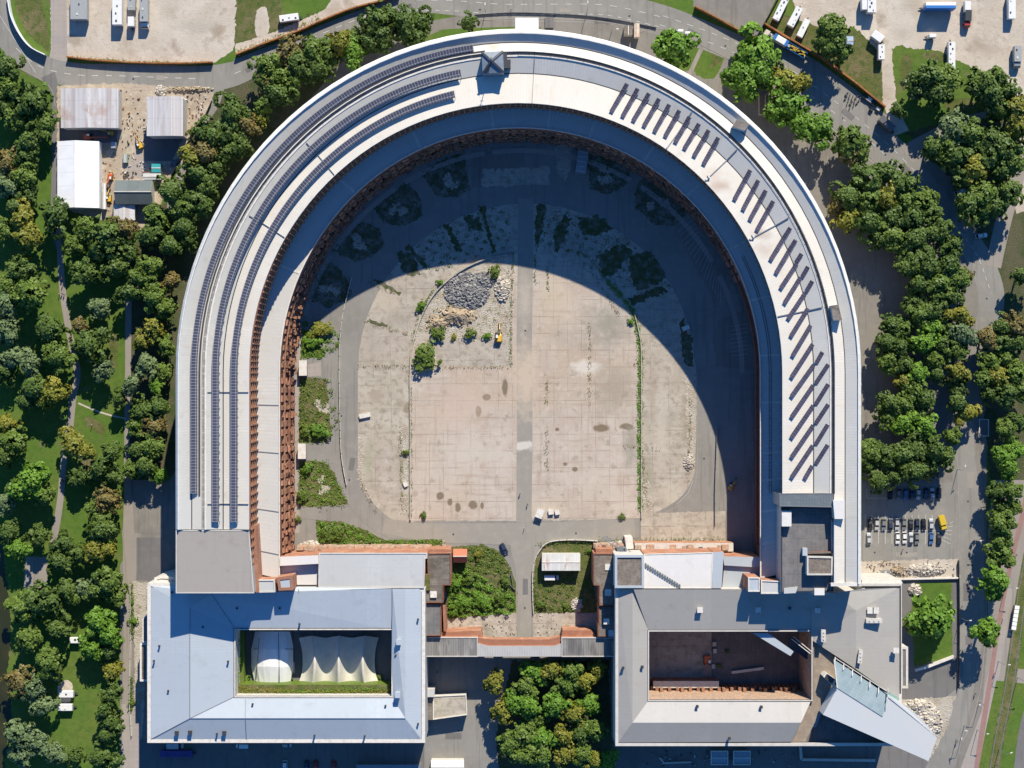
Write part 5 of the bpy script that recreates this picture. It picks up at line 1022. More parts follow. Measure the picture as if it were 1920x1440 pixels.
trees(GR, [(1267, 90, 33, B_), (1408, 103, 37, B_), (1386, 142, 26, B_), (1424, 140, 26, B_), (1399, 163, 22, B_), (1436, 116, 20), (1560, 56, 25), (1563, 85, 24), (1545, 78, 18), (1477, 155, 27, Y), (1478, 197, 34, B_), (1460, 210, 20, B_), (1538, 241, 26, B_), (1500, 235, 22, B_), (1593, 265, 31), (1595, 287, 22, N_), (1738, 147, 26), (1773, 150, 25), (1757, 175, 24), (1718, 163, 19, P_), (1683, 207, 12), (1843, 155, 26), (1870, 150, 20), (1857, 180, 28), (1888, 172, 20), (1903, 207, 25, Y), (1873, 207, 20), (1907, 240, 23, Y), (1787, 243, 27, P_), (1823, 255, 24), (1747, 277, 18), (1773, 275, 20), (1853, 263, 24), (1793, 293, 26), (1823, 320, 23, Y), (1850, 293, 25), (1883, 283, 28), (1877, 317, 24), (1900, 307, 22), (1805, 328, 19), (1840, 367, 28), (1813, 387, 25), (1890, 363, 25), (1863, 387, 24), (1838, 400, 20)])
GE = 'trees of the wood right of the curved roof'
trees(GE, [(1625, 335, 30), (1657, 325, 24), (1687, 345, 27), (1590, 370, 26), (1570, 385, 20, N_), (1627, 378, 28), (1660, 372, 26, Y), (1697, 378, 26), (1731, 377, 22), (1585, 412, 24, Y), (1627, 415, 27), (1668, 408, 26), (1707, 410, 27), (1745, 400, 22), (1673, 445, 26), (1713, 447, 26), (1760, 434, 24), (1785, 458, 20), (1648, 448, 20), (1735, 473, 22),
 (1707, 497, 24), (1740, 500, 26), (1777, 497, 26), (1723, 532, 24), (1760, 532, 25), (1796, 523, 22), (1808, 520, 14, N_), (1712, 567, 20), (1787, 557, 20), (1750, 580, 24), (1725, 592, 22), (1800, 590, 20, Y), (1673, 611, 22), (1692, 618, 20), (1662, 642, 21), (1687, 652, 22), (1750, 615, 22, B_), (1778, 617, 20), (1808, 627, 24, P_), (1762, 645, 20), (1730, 645, 22, B_), (1795, 657, 20), (1664, 676, 19), (1695, 685, 22), (1755, 676, 18), (1718, 700, 20, B_), (1692, 713, 18, Y), (1795, 698, 22, Y), (1757, 702, 15), (1797, 725, 19), (1713, 730, 20), (1668, 756, 23), (1695, 757, 20), (1733, 747, 21), (1795, 755, 20), (1812, 774, 19, Y), (1723, 777, 19), (1662, 784, 20), (1693, 793, 21, B_), (1733, 797, 23, B_), (1715, 818, 20), (1783, 820, 17), (1630, 847, 23), (1657, 852, 21), (1687, 852, 23), (1717, 845, 20), (1752, 842, 24), (1775, 858, 18), (1627, 872, 18), (1647, 902, 24), (1673, 893, 18), (1713, 882, 23), (1742, 872, 20), (1692, 878, 18), (1735, 893, 12, Y),
 (1917, 517, 20), (1907, 615, 23, N_), (1880, 614, 19), (1850, 635, 21, N_), (1877, 640, 21), (1908, 642, 21), (1853, 675, 19), (1886, 673, 19), (1870, 707, 19, Y), (1842, 713, 17), (1905, 702, 21), (1855, 738, 17), (1890, 738, 22), (1914, 730, 18), (1887, 803, 21), (1906, 790, 17), (1900, 843, 19, B_), (1877, 857, 19, B_), (1890, 875, 21, B_), (1870, 923, 17), (1893, 920, 19), (1877, 950, 17), (1896, 948, 16)])
GT = 'street trees between the right road and the cycle path'
trees(GT, [(1873, 983, 24, 'mid'), (1872, 1015, 21, 'mid'), (1875, 1038, 24, 'mid'), (1867, 1090, 31, B_), (1849, 1190, 26, B_)])
tree(1747, 1163, 41, B_, 'lone large trees')
GS = 'trees of the grove below the arcade'
trees(GS, [(1000, 1260, 23, B_), (1037, 1255, 23), (1070, 1260, 24), (1120, 1253, 19), (1060, 1285, 23), (1093, 1277, 20, Y), (985, 1289, 21), (960, 1317, 22), (990, 1322, 22), (1043, 1320, 24), (1077, 1337, 24, Y), (1103, 1320, 21), (1010, 1349, 18), (980, 1380, 23), (1013, 1385, 23), (1057, 1380, 22), (1087, 1373, 21), (1117, 1372, 21), (980, 1415, 22), (1017, 1417, 23), (1060, 1413, 22), (1093, 1412, 20), (1140, 1427, 18), (1117, 1425, 18), (927, 1277, 20, Y), (943, 1330, 22, Y), (957, 1397, 20)], ('mid', 'bright', 'mid', 'dark', 'yellow'))
print('trees', len(USED))

# shrubs: low crowns without a tall trunk
SHM = {t: crown_mesh(900 + i, LEAF[t], nl=9, leaves=1500, flat=.5, name='shrub') for i, t in enumerate(('dark', 'mid', 'bright', 'yellow', 'brown'))}
SHU = {}
def shrub(px, py, r, tone, label, base=0.0, group='shrubs in and around the court', sq=.75):
    p = W(px, py, base + r * S * .5); o = bpy.data.objects.new('shrub', SHM[tone]); COL.objects.link(o); o.location = (p.x, p.y, base + r * S * .35)
    R = r * S; o.scale = (R * 1.05, R * rnd.uniform(.85, 1.05), R * sq); o.rotation_euler = (0, 0, rnd.uniform(0, 6.28)); tag(o, label, 'shrub', group); return o
for i, (x, y, r, t, l) in enumerate([(796, 664, 32, 'mid', 'big round dark shrub at the left edge of the gravel field'), (818, 625, 17, 'mid', 'green shrub between the low wall and the gravel heap'), (848, 590, 9, 'mid', 'narrow dark shrub just below the grey stone heap'), (880, 628, 14, 'mid', 'round shrub below the gravel heap, left of the digger'), (850, 632, 8, 'yellow', 'tiny yellowish shrub left of the round one on the gravel'), (914, 630, 10, 'bright', 'small round shrub just left of the yellow digger'), (928, 512, 16, 'mid', 'loose shrub at the top right corner of the gravel field'), (826, 530, 9, 'bright', 'small bright shrub beside the curved low wall'), (790, 573, 13, 'bright', 'bright shrub on the curved low wall, upper left'), (762, 848, 9, 'mid', 'small shrub on the left low wall, halfway down'), (795, 968, 9, 'mid', 'small shrub at the lower left corner of the field'), (1183, 604, 8, 'bright', 'bright shrub on the right low wall near the shadow edge'), (1165, 970, 8, 'mid', 'small shrub at the lower right corner of the field'),
   (612, 998, 21, 'mid', 'dense green shrub left of the pair beside the lower left access path'), (634, 996, 19, 'mid', 'dense green shrub right of the pair beside the lower left access path'), (556, 975, 9, 'mid', 'narrow dark shrub between brick piers and footpath'), (601, 620, 26, 'yellow', 'rounded yellowish shrub on the upper left planted pad'), (583, 640, 20, 'bright', 'bright shrub in the lower part of the upper left planted pad'),
   (597, 808, 22, 'bright', 'bright shrub on the middle left planted pad'), (573, 810, 15, 'mid', 'green shrub against the footpath on the middle left pad'), (575, 880, 14, 'bright', 'bright shrub at the top of the lower left pad'), (564, 928, 16, 'mid', 'green shrub at the bottom of the lower left pad'),
   (868, 1130, 24, 'bright', 'big bright shrub mass at the lower left of the south court plot'), (905, 1128, 22, 'bright', 'big bright shrub mass in the middle of the south court plot'), (853, 1095, 18, 'bright', 'bright leafy shrub beside the dark felt roof'), (880, 1088, 17, 'mid', 'green shrub beside the bright one in the south court plot'), (935, 1120, 18, 'mid', 'green shrub near the approach road in the south court plot'), (948, 1092, 14, 'mid', 'loose shrub below the bend of the approach road'), (863, 1065, 9, 'dark', 'dark little shrub below the red-roofed hut'), (898, 1040, 13, 'yellow', 'dry yellowish shrub right of the red-roofed hut'), (850, 1148, 15, 'bright', 'bright shrub at the edge of the rubble, lower left'), (1106, 1033, 8, 'bright', 'small bright shrub beside the brown felt wing'), (1014, 1134, 12, 'mid', 'green shrub low in the right court plot by the road'), (1060, 1136, 9, 'mid', 'green shrub left of the rubble pieces in the right plot'),
   (250, 1165, 11, 'bright', 'hedge-like shrub on the gravel strip left of the hall'), (247, 1130, 7, 'bright', 'thin shrub at the top of the gravel strip'), (246, 1320, 9, 'mid', 'dark shrub low on the gravel strip'), (1348, 1248, 6, 'bright', 'small yellow green shrub in the dark right court'), (1348 + 16, 1220, 5, 'mid', 'tiny shrub in the shaded right court'), (457, 1275, 14, 'bright', 'green shrub left of the dome tent in the court'), (452, 1250, 10, 'mid', 'green shrub high on the left wall of the tent court'), (548, 1278, 10, 'mid', 'green shrub between the two canvas tents'), (710, 1270, 8, 'mid', 'green shrub right of the three-peaked tent'), (1573, 118, 9, 'dark', 'dark shrub on the rusty fence line by the road')]):
    shrub(x, y, r, t, l, base=10.0 if (440 < x < 735 and 1180 < y < 1306) else 0.0, sq=.45 if r > 18 else .7)

# weeds and ground plants nobody could count
def weeds(name, pts_list, mat, n, spread, size, label, hmax=.5, base=0.0):
    r = random.Random(len(label)); V = []; F = []
    segs = []
    for pts in pts_list:
        q = catmull(pts, 5, False) if len(pts) > 2 else pts
        segs += [(a, b, math.hypot(b[0] - a[0], b[1] - a[1])) for a, b in zip(q, q[1:])]
    tot = sum(s_[2] for s_ in segs)
    for a, b, l in segs:
        k0 = int(n * l / tot) + 1
        for k in range(k0):
            t = r.random(); cl = r.gauss(0, spread); x = a[0] + (b[0] - a[0]) * t; y = a[1] + (b[1] - a[1]) * t
            if math.sin(x * .35 + y * .21) + r.gauss(0, .8) < -.5: continue
            x += cl; y += r.gauss(0, spread); p = W(x, y, base); p.z = base + r.uniform(.03, hmax)
            nr = Vector((r.gauss(0, .5), r.gauss(0, .5), 1)).normalized(); tt = nr.cross(Vector((r.gauss(0, 1), r.gauss(0, 1), 0.1))).normalized(); bb = nr.cross(tt); s_ = r.uniform(.4, 1) * size
            i0 = len(V); V += [p - tt * s_, p - bb * s_ * .7, p + tt * s_, p + bb * s_ * .7]; F.append((i0, i0 + 1, i0 + 2, i0 + 3))
    me = bpy.data.meshes.new(name); me.from_pydata([tuple(v) for v in V], [], F); me.materials.append(mat); o = bpy.data.objects.new(name, me); COL.objects.link(o); return tag(o, label, 'weeds', kind='stuff')
wl_r = [(1200, 960), (1200, 880), (1199, 800), (1200, 700), (1199, 640), (1188, 590), (1165, 555), (1140, 530)]
wl_l = [(770, 970), (770, 850), (770, 700)]
weeds('weeds', [wl_r, wl_r], LEAF['bright'], 4600, 2.6, .32, 'bright weeds growing thickly along the right low wall')
weeds('weeds', [wl_l, [(775, 640), (785, 590), (812, 545)], [(903, 392), (925, 470)], [(835, 425), (860, 465)], [(1140, 530), (1100, 480), (1060, 470)], [(1010, 390), (1005, 470)], [(962, 475), (958, 600), (958, 684)], [(1003, 478), (1003, 530)], [(1027, 500), (1027, 545)]], LEAF['mid'], 2600, 1.6, .28, 'green weeds along the slab joints and the left low wall')
weeds('weeds', [[(690, 530), (745, 552)], [(683, 602), (720, 613)], [(725, 615), (775, 630)], [(672, 687), (770, 686)], [(1202, 683), (1180, 683)], [(1202, 840), (1235, 842)], [(1168, 838), (1200, 838)], [(675, 900), (705, 960)], [(1025, 700), (1025, 760)], [(1025, 795), (1025, 880)], [(1105, 600), (1105, 760)], [(1205, 860), (1215, 950)], [(1295, 750), (1290, 900)], [(750, 800), (755, 960)], [(1110, 510), (1160, 590)], [(780, 690), (955, 688)], [(1040, 395), (1060, 460)], [(1110, 420), (1160, 480)], [(1180, 500), (1240, 560)], [(1180, 570), (1225, 540), (1250, 530)]], LEAF['brown'], 3600, 2.2, .25, 'sparse dry weeds in the joints of the concrete field')
weeds('ground_cover', [[(600, 1019), (700, 1017), (830, 1016)], [(600, 1022), (830, 1018)], [(1120, 1014), (1240, 1013), (1365, 1012)], [(1005, 1140), (1118, 1146)], [(1010, 1020), (1112, 1018)], [(845, 1030), (935, 1035)], [(920, 1050), (960, 1100)], [(640, 985), (690, 1003)], [(566, 720), (566, 825)], [(566, 870), (566, 945)], [(600, 945), (650, 945)], [(610, 865), (645, 930)], [(570, 668), (635, 650)], [(1004, 1085), (1004, 1145)]], LEAF['mid'], 4200, 3.0, .32, 'leafy ground cover along the ruined wall and plot edges', .9)
weeds('ground_cover', [[(450, 1288), (560, 1297), (724, 1294)], [(450, 1296), (724, 1300)]], LEAF['yellow'], 1500, 2.6, .3, 'yellow and green planting along the south side of the tent court', .7, base=19.0)
weeds('ground_cover', [[(600, 1295), (724, 1291)], [(520, 1298), (600, 1296)], [(446, 1190), (447, 1280)]], LEAF['bright'], 1300, 3.0, .3, 'bright green planting around the canvas tents', .8, base=19.0)
weeds('ground_cover', [[(130, 108), (250, 116), (400, 118)], [(445, 96), (520, 68), (600, 32)], [(1450, 58), (1560, 128), (1650, 200)]], LEAF['yellow'], 1600, 2.0, .3, 'yellowish weeds along the rusty fences', .6)
weeds('ground_cover', [[(247, 1095), (249, 1200)], [(247, 1270), (246, 1335)]], LEAF['mid'], 900, 2.0, .35, 'green growth on the gravel strip beside the lane', 1.2)

# ================================================================== VEHICLES
PAINT = {}
def paint(c, nm):
    if nm not in PAINT: PAINT[nm] = M(nm + '_paint', c, .35, coords='obj', spec=.5, layers=[NZ(1.2, tuple(x * .85 for x in c), .4, .65, .5)])
    return PAINT[nm]
CARS = {}
def rrect(x, hw, z0, z1): return [Vector((x, -hw, z0)), Vector((x, hw, z0)), Vector((x, hw * .97, (z0 + z1) / 2)), Vector((x, hw * .86, z1)), Vector((x, -hw * .86, z1)), Vector((x, -hw * .97, (z0 + z1) / 2))]
def car_meshes(nm, c, kind):
    key = (nm, kind)
    if key in CARS: return CARS[key]
    pm = paint(c, nm); out = {}
    mb = MB()
    if kind == 'car':
        secs = [rrect(x, w, .25, z) for x, w, z in ((-2.22, .72, .62), (-2.1, .84, .88), (-1.3, .88, .95), (.7, .9, .95), (1.7, .86, .86), (2.1, .78, .72), (2.25, .62, .5))]; mb.loft(secs)
        out['body'] = mb.mesh('body', [pm], True); mb = MB()
        A = [Vector((-1.95, -.72, .92)), Vector((1.05, -.76, .92)), Vector((1.05, .76, .92)), Vector((-1.95, .72, .92))]; Bq = [Vector((-1.35, -.6, 1.42)), Vector((.25, -.62, 1.44)), Vector((.25, .62, 1.44)), Vector((-1.35, .6, 1.42))]
        mb.loft([A, Bq]); out['windows'] = mb.mesh('windows', [m_glass]); mb = MB()
        mb.box((-.55, 0, 1.425), (1.66, 1.22, .06)); out['roof'] = mb.mesh('roof', [pm])
    else:
        secs = [rrect(x, w, .3, z) for x, w, z in ((-2.7, .9, 1.9), (-2.6, .96, 2.15), (1.0, .98, 2.15), (1.25, .96, 2.05))]; mb.loft(secs); secs = [rrect(x, w, .3, z) for x, w, z in ((1.2, .96, 1.25), (2.1, .94, 1.15), (2.7, .8, .95))]; mb.loft(secs)
        out['body'] = mb.mesh('body', [pm], False); mb = MB()
        mb.face([(1.26, -.8, 2.0), (1.85, -.82, 1.22), (1.85, .82, 1.22), (1.26, .8, 2.0)]); mb.face([(1.2, -.97, 1.3), (1.8, -.95, 1.22), (1.22, -.93, 1.98)]); mb.face([(1.2, .97, 1.3), (1.22, .93, 1.98), (1.8, .95, 1.22)])
        out['windows'] = mb.mesh('windows', [m_glass])
    mb = MB(); mb.tube((0, -.11, 0), (0, .11, 0), .33, .33, 12); out['wheel'] = mb.mesh('wheel', [m_rubber])
    mb = MB(); mb.box((0, 0, 0), (.12, .32, .16)); out['headlight'] = mb.mesh('headlight', [m_cop])
    CARS[key] = out; return out
def car(px, py, ang, nm, c, label, kind='car', group='cars in the right car park', z=0.05, sc=1.0):
    ms = car_meshes(nm, c, kind); p = W(px, py, .8); o = empty('van' if kind == 'van' else 'parked_car', (p.x, p.y, z), label, 'van' if kind == 'van' else 'car', group, ang); o.scale = (sc, sc, sc)
    L = 2.7 if kind == 'van' else 2.25
    for k, me in ms.items():
        if k == 'wheel':
            for sx in (-1, 1):
                for sy in (-1, 1): w = bpy.data.objects.new('wheel', me); COL.objects.link(w); w.parent = o; w.location = (sx * L * .6, sy * .8, .33)
        elif k == 'headlight':
            for sy in (-1, 1): w = bpy.data.objects.new('headlight', me); COL.objects.link(w); w.parent = o; w.location = (L * .93, sy * .52, .62)
        else: w = bpy.data.objects.new(k, me); COL.objects.link(w); w.parent = o
    return o
CC = {'black': (.02, .02, .025), 'dark_blue': (.03, .045, .09), 'silver': (.45, .46, .47), 'white': (.72, .72, .71), 'grey': (.17, .18, .19), 'blue': (.06, .14, .34), 'red': (.32, .03, .03)}
UPA = math.radians(90)
row1 = [(1669, 'black'), (1685, 'grey'), (1698, 'blue'), (1710, 'dark_blue'), (1722, 'silver'), (1736, 'dark_blue'), (1748, 'silver'), (1761, 'black')]
row2 = [(1632, 'black'), (1644, 'silver'), (1657, 'grey'), (1670, 'dark_blue'), (1682, 'silver'), (1695, 'grey'), (1708, 'black'), (1720, 'dark_blue'), (1732, 'black'), (1746, 'silver')]
row3 = [(1629, 'silver'), (1683, 'white'), (1696, 'white'), (1708, 'silver'), (1719, 'grey'), (1746, 'blue'), (1761, 'black')]
for rn, row, y in (('top row', row1, 926), ('middle row', row2, 983), ('bottom row', row3, 1009)):
    for i, (x, c) in enumerate(row):
        car(x, y + rnd.uniform(-1, 1), -UPA + rnd.uniform(-.04, .04) + (math.pi if i % 3 == 0 else 0), c, CC[c], f'{c.replace("_", " ")} car, {ordn[i]} from the left in the {rn} of the right car park')
car(945, 1029, math.radians(-62), 'dark_blue', CC['dark_blue'], 'dark blue car parked askew where the approach road meets the courtyard', group=None)
car(1034, 1083, 0, 'white', CC['white'], 'white van parked below the white container roof in the right court plot', 'van', None)
car(329, 1398, 0, 'silver', CC['silver'], 'pale van in the shade under the lower left hall edge', 'van', None, sc=1.15)
car(454, 1399, math.pi, 'white', CC['white'], 'small white van in the shade below the left hall', 'van', None, sc=.85)
for x, c in ((534, 'white'), (592, 'red'), (626, 'red'), (575, 'dark_blue')): car(x, 1437, -UPA, c, CC[c], {534: 'white car at the bottom edge in the shade, leftmost of the row', 592: 'left one of two red cars at the shaded bottom edge', 626: 'right one of two red cars at the shaded bottom edge', 575: 'dark blue car at the shaded bottom edge, between white and red ones'}[x], group='cars at the bottom edge')
car(538, 1398, 0, 'silver', CC['silver'], 'silver car close under the left hall, right of the white van', group=None, sc=.8)
car(1800, 360, math.radians(25), 'silver', CC['silver'], 'silver car half hidden by trees beside the right road', group=None)
car(1840, 442, math.radians(10), 'white', CC['white'], 'white car in tree shade near the right road', group=None)
car(1903, 1157 - 170, math.radians(80), 'red', CC['red'], 'red car beside the cycle path at the right edge', group=None) if 0 else None
# yellow postal-like lorry in the car park
def lorry(px, py, ang, L, Wd, h, boxc, cabc, label, cab_front=True, name='lorry', cat='lorry', details=0, group=None, cab_m=None, box_m=None):
    p = W(px, py, h); o = empty(name, (p.x, p.y, 0.03), label, cat, group, ang); cb = 2.1 if cab_front else 0
    bm_ = box_m or boxc; mb = MB(); x0, x1 = -L / 2, L / 2 - cb
    mb.loft([rrect(x, Wd / 2 * 1.0, .9, z) if 0 else [Vector((x, -Wd / 2, .9)), Vector((x, Wd / 2, .9)), Vector((x, Wd / 2, h - .15)), Vector((x, Wd / 2 - .15, h)), Vector((x, -Wd / 2 + .15, h)), Vector((x, -Wd / 2, h - .15))] for x, z in ((x0, h), (x1 - .1, h))])
    q = mb.build('box_body', [bm_], o)
    if cab_front:
        mb = MB(); hc = min(h * .82, 2.7); mb.loft([[Vector((x, -Wd * .46, .5)), Vector((x, Wd * .46, .5)), Vector((x, Wd * .43, z)), Vector((x, -Wd * .43, z))] for x, z in ((x1 + .1, hc), (x1 + 1.5, hc), (x1 + 1.95, hc * .62), (x1 + 2.1, .8))]); mb.build('cab', [cabc], o)
        mb = MB(); mb.face([(x1 + 1.53, -Wd * .40, hc - .02), (x1 + 1.97, -Wd * .41, hc * .64), (x1 + 1.97, Wd * .41, hc * .64), (x1 + 1.53, Wd * .40, hc - .02)]); mb.build('windscreen', [m_glass], o)
    else:
        mb = MB(); mb.bar((L / 2, 0, .6), (L / 2 + 1.3, 0, .6), .25); mb.bar((L / 2, -.5, .6), (L / 2 + 1.2, 0, .6), .15); mb.bar((L / 2, .5, .6), (L / 2 + 1.2, 0, .6), .15); mb.build('drawbar', [m_dmetal], o)
    mb = MB(); mb.box(((x0 + x1) / 2, 0, .5), (x1 - x0 - .3, Wd * .5, .4)); mb.build('chassis', [m_dmetal], o)
    for sx in (x0 + 1.2, x1 - 1.0 if not cab_front else x1 + .9):
        for sy in (-1, 1): mb = MB(); mb.tube((sx, sy * Wd * .42 - .13, .45), (sx, sy * Wd * .42 + .13, .45), .45, .45, 10); mb.build('wheel', [m_rubber], o)
    r = random.Random(int(px))
    for k in range(details):
        t = (k + .5) / details; mb = MB(); s_ = r.choice((.35, .5, .6)); mb.box((x0 + (x1 - x0) * t, r.uniform(-.25, .25) * Wd, h), (s_ * 1.3, s_, .16)); mb.build('roof_hatch', [m_dmetal if r.random() < .7 else m_cop], o)
    return o
m_wp = paint((.74, .73, .70), 'white_trailer'); m_gp = paint((.34, .35, .34), 'grey_trailer'); m_yp = paint((.62, .42, .03), 'yellow'); m_rp = paint((.42, .04, .04), 'red_cab'); m_bp = paint((.03, .16, .45), 'blue_trim'); m_kp = paint((.05, .055, .06), 'black_trailer')
lorry(1769, 981, math.radians(-75), 5.8, 2.2, 2.8, m_yp, m_yp, 'yellow delivery lorry parked at the striped corner of the car park', group=None)
D = math.radians
lorry(147, 8, D(90), 11, 6.2, 4.2, m_gp, m_gp, 'grey-roofed wide trailer at the top left of the gravel lot', False, 'show_trailer', 'trailer', 3)
lorry(219, 18, D(90), 11, 3.6, 4.0, m_wp, m_wp, 'long white trailer in the middle of the top left gravel lot', False, 'show_trailer', 'trailer', 4)
lorry(246, 6, D(90), 5, 2.8, 3.2, m_gp, m_gp, 'grey trailer at the top edge between the white trailers', False, 'show_trailer', 'trailer', 2)
lorry(245, 40, D(-90), 3.6, 2.4, 3.4, m_wp, m_wp, 'short white box trailer below the grey one in the gravel lot', False, 'show_trailer', 'trailer', 0)
lorry(269, 22, D(-90), 11.5, 3.0, 4.2, m_gp, m_wp, 'grey lorry with white cab at the right of the gravel lot group', True, 'lorry', 'lorry', 3)
lorry(542, 33, D(8), 7.2, 2.6, 2.6, m_wp, m_wp, 'cream caravan alone on the meadow above the road', False, 'caravan', 'caravan', 3)
lorry(1465, 15, D(64), 9.5, 2.6, 3.2, m_wp, m_wp, 'white caravan, leftmost of three beside the rusty fence', False, 'caravan', 'caravan', 6, group='caravans by the rusty fence')
lorry(1491, 31, D(62), 7.8, 2.7, 3.2, m_wp, m_wp, 'white caravan with side box, middle of three by the rusty fence', False, 'caravan', 'caravan', 4, group='caravans by the rusty fence')
lorry(1507, 52, D(64), 7.2, 2.4, 2.9, m_wp, m_wp, 'plain cream caravan, lowest of three by the rusty fence', False, 'caravan', 'caravan', 1, group='caravans by the rusty fence')
lorry(1622, 5, D(90), 5, 2.4, 3.8, m_wp, m_wp, 'tall white box trailer at the top edge, left of two adjoining', False, 'show_trailer', 'trailer', 0)
lorry(1635, 9, D(90), 5.5, 3.3, 4.2, m_wp, m_wp, 'tall white box trailer at the top edge, right of two adjoining', False, 'show_trailer', 'trailer', 4)
lorry(1646, 68, D(-36), 4.4, 3.0, 3.4, m_wp, m_wp, 'tilted short white trailer touching the top right track', False, 'caravan', 'caravan', 0)
lorry(1653, 97, D(90), 5.6, 2.4, 3.4, m_wp, m_wp, 'white caravan with three dark hatches beside the gravel track', False, 'caravan', 'caravan', 3)
lorry(1764, 10, D(180), 11.2, 2.4, 5.6, m_wp, m_wp, 'tall white and blue trailer lying crosswise at the top right', False, 'show_trailer', 'trailer', 0, box_m=M('white_blue_sides', (.74, .73, .70), .5, coords='obj', layers=[LN(Y3, 40, 19.35, (.03, .16, .45), 1.0, phase=0.0)]))
lorry(1815, 12, D(-90), 4, 2.3, 3.2, m_wp, m_wp, 'small white box on wheels above the red lorry', False, 'show_trailer', 'trailer', 0)
lorry(1816, 34, D(-92), 6.2, 2.4, 3.4, m_kp, m_rp, 'black lorry with bright red cab on the top right gravel', True, 'lorry', 'lorry', 0)
lorry(1749, 67, D(180), 2.6, 1.4, 3.0, m_wp, m_wp, 'small white hut on wheels in the middle of the right gravel lot', False, 'show_trailer', 'trailer', 0)
lorry(1898, 12, D(90), 9, 2.7, 3.4, m_wp, m_wp, 'long white trailer at the top right corner', False, 'show_trailer', 'trailer', 2)
lorry(1785, 105, D(90), 10.8, 2.6, 3.2, m_wp, m_wp, 'long white trailer standing beside the tree clump on the meadow edge', False, 'show_trailer', 'trailer', 6)
lorry(1909, 106, D(-90), 8, 2.8, 3.2, m_gp, paint((.2, .24, .28), 'slate_cab'), 'grey lorry with slate blue cab at the right edge', True, 'lorry', 'lorry', 2)
lorry(1664, 231, D(-42), 6.5, 2.8, 4.4, paint((.13, .125, .125), 'dark_grey_trailer'), m_kp, 'dark grey box trailer standing on the right road', False, 'show_trailer', 'trailer', 0)
lorry(124, 1302, D(0), 5.4, 2.5, 2.6, m_wp, m_wp, 'upper white caravan of two parked side by side in the park', False, 'caravan', 'caravan', 1, group='caravans in the park')
lorry(122, 1327, D(0), 5.4, 2.5, 2.6, m_wp, m_wp, 'lower white caravan of two parked side by side in the park', False, 'caravan', 'caravan', 1, group='caravans in the park')
lorry(141, 1201, D(0), 4.0, 2.2, 2.6, m_wp, m_wp, 'small white caravan half under trees, above the park pair', False, 'caravan', 'caravan', 1)
lorry(330, 1414, D(0), 12, 2.5, 3.0, paint((.06, .045, .2), 'violet'), m_wp, 'violet bus in deep shade below the left hall', False, 'bus', 'bus', 2)
# blue and white lorry with an open trailer of yellow parts on the road
def open_rig():
    p = W(1471, 80, 3); o = empty('fairground_lorry', (p.x, p.y, 0.03), 'long blue and white lorry rig with open bed of yellow parts by the rusty fence', 'lorry', None, D(-30.5))
    mb = MB(); mb.loft([[Vector((x, -1.2, .9)), Vector((x, 1.2, .9)), Vector((x, 1.2, 3.6)), Vector((x, 1.0, 3.75)), Vector((x, -1.0, 3.75)), Vector((x, -1.2, 3.6))] for x in (-4.4, 1.0)]); mb.build('box_body', [m_wp], o)
    for x in (-4.3, .5): mb = MB(); mb.box((x + .2, 0, 3.76), (1.1, 2.42, .06)); mb.build('blue_end', [m_bp], o)
    mb = MB(); mb.box((5.2, 0, .8), (8.2, 2.4, .25)); mb.build('bed', [m_kp], o); mb = MB()
    for sy in (-1, 1): mb.box((5.2, sy * 1.2, 1.0), (8.2, .12, 1.6))
    mb.box((9.3, 0, 1.0), (.25, 2.5, 1.6)); mb.build('side_boards', [m_bp], o); mb = MB()
    r = random.Random(3)
    for k in range(16): x = 2.6 + 6 * r.random(); mb.bar((x, r.uniform(-.9, .9), 2.2), (x + r.uniform(.8, 2.2), r.uniform(-.9, .9), 2.3 + r.uniform(0, .5)), .22)
    mb.build('yellow_parts', [m_yp], o); mb = MB(); mb.tube((2.0, 0, 1), (2.0, 0, 2.6), .9, .6, 12); mb.build('canvas_roll', [m_gp], o)
    mb = MB(); mb.loft([[Vector((x, -1.15, .5)), Vector((x, 1.15, .5)), Vector((x, 1.05, z)), Vector((x, -1.05, z))] for x, z in ((-8.6, 1.0), (-8.3, 2.6), (-6.6, 2.8))]); mb.build('cab', [paint((.6, .52, .4), 'beige')], o); mb = MB(); mb.box((-5.5, 0, .8), (1.8, 2.2, .5)); mb.bar((-6.2, -.6, 1.2), (-4.6, .7, 2.6), .3); mb.bar((-6, .8, 1.3), (-5, -.4, 2.4), .3); mb.build('loading_crane', [m_metal], o)
    for x in (-7.6, -5.4, -3, 0, 3, 7.4):
        for sy in (-1, 1): mb = MB(); mb.tube((x, sy * 1.05 - .13, .45), (x, sy * 1.05 + .13, .45), .45, .45, 10); mb.build('wheel', [m_rubber], o)
open_rig()
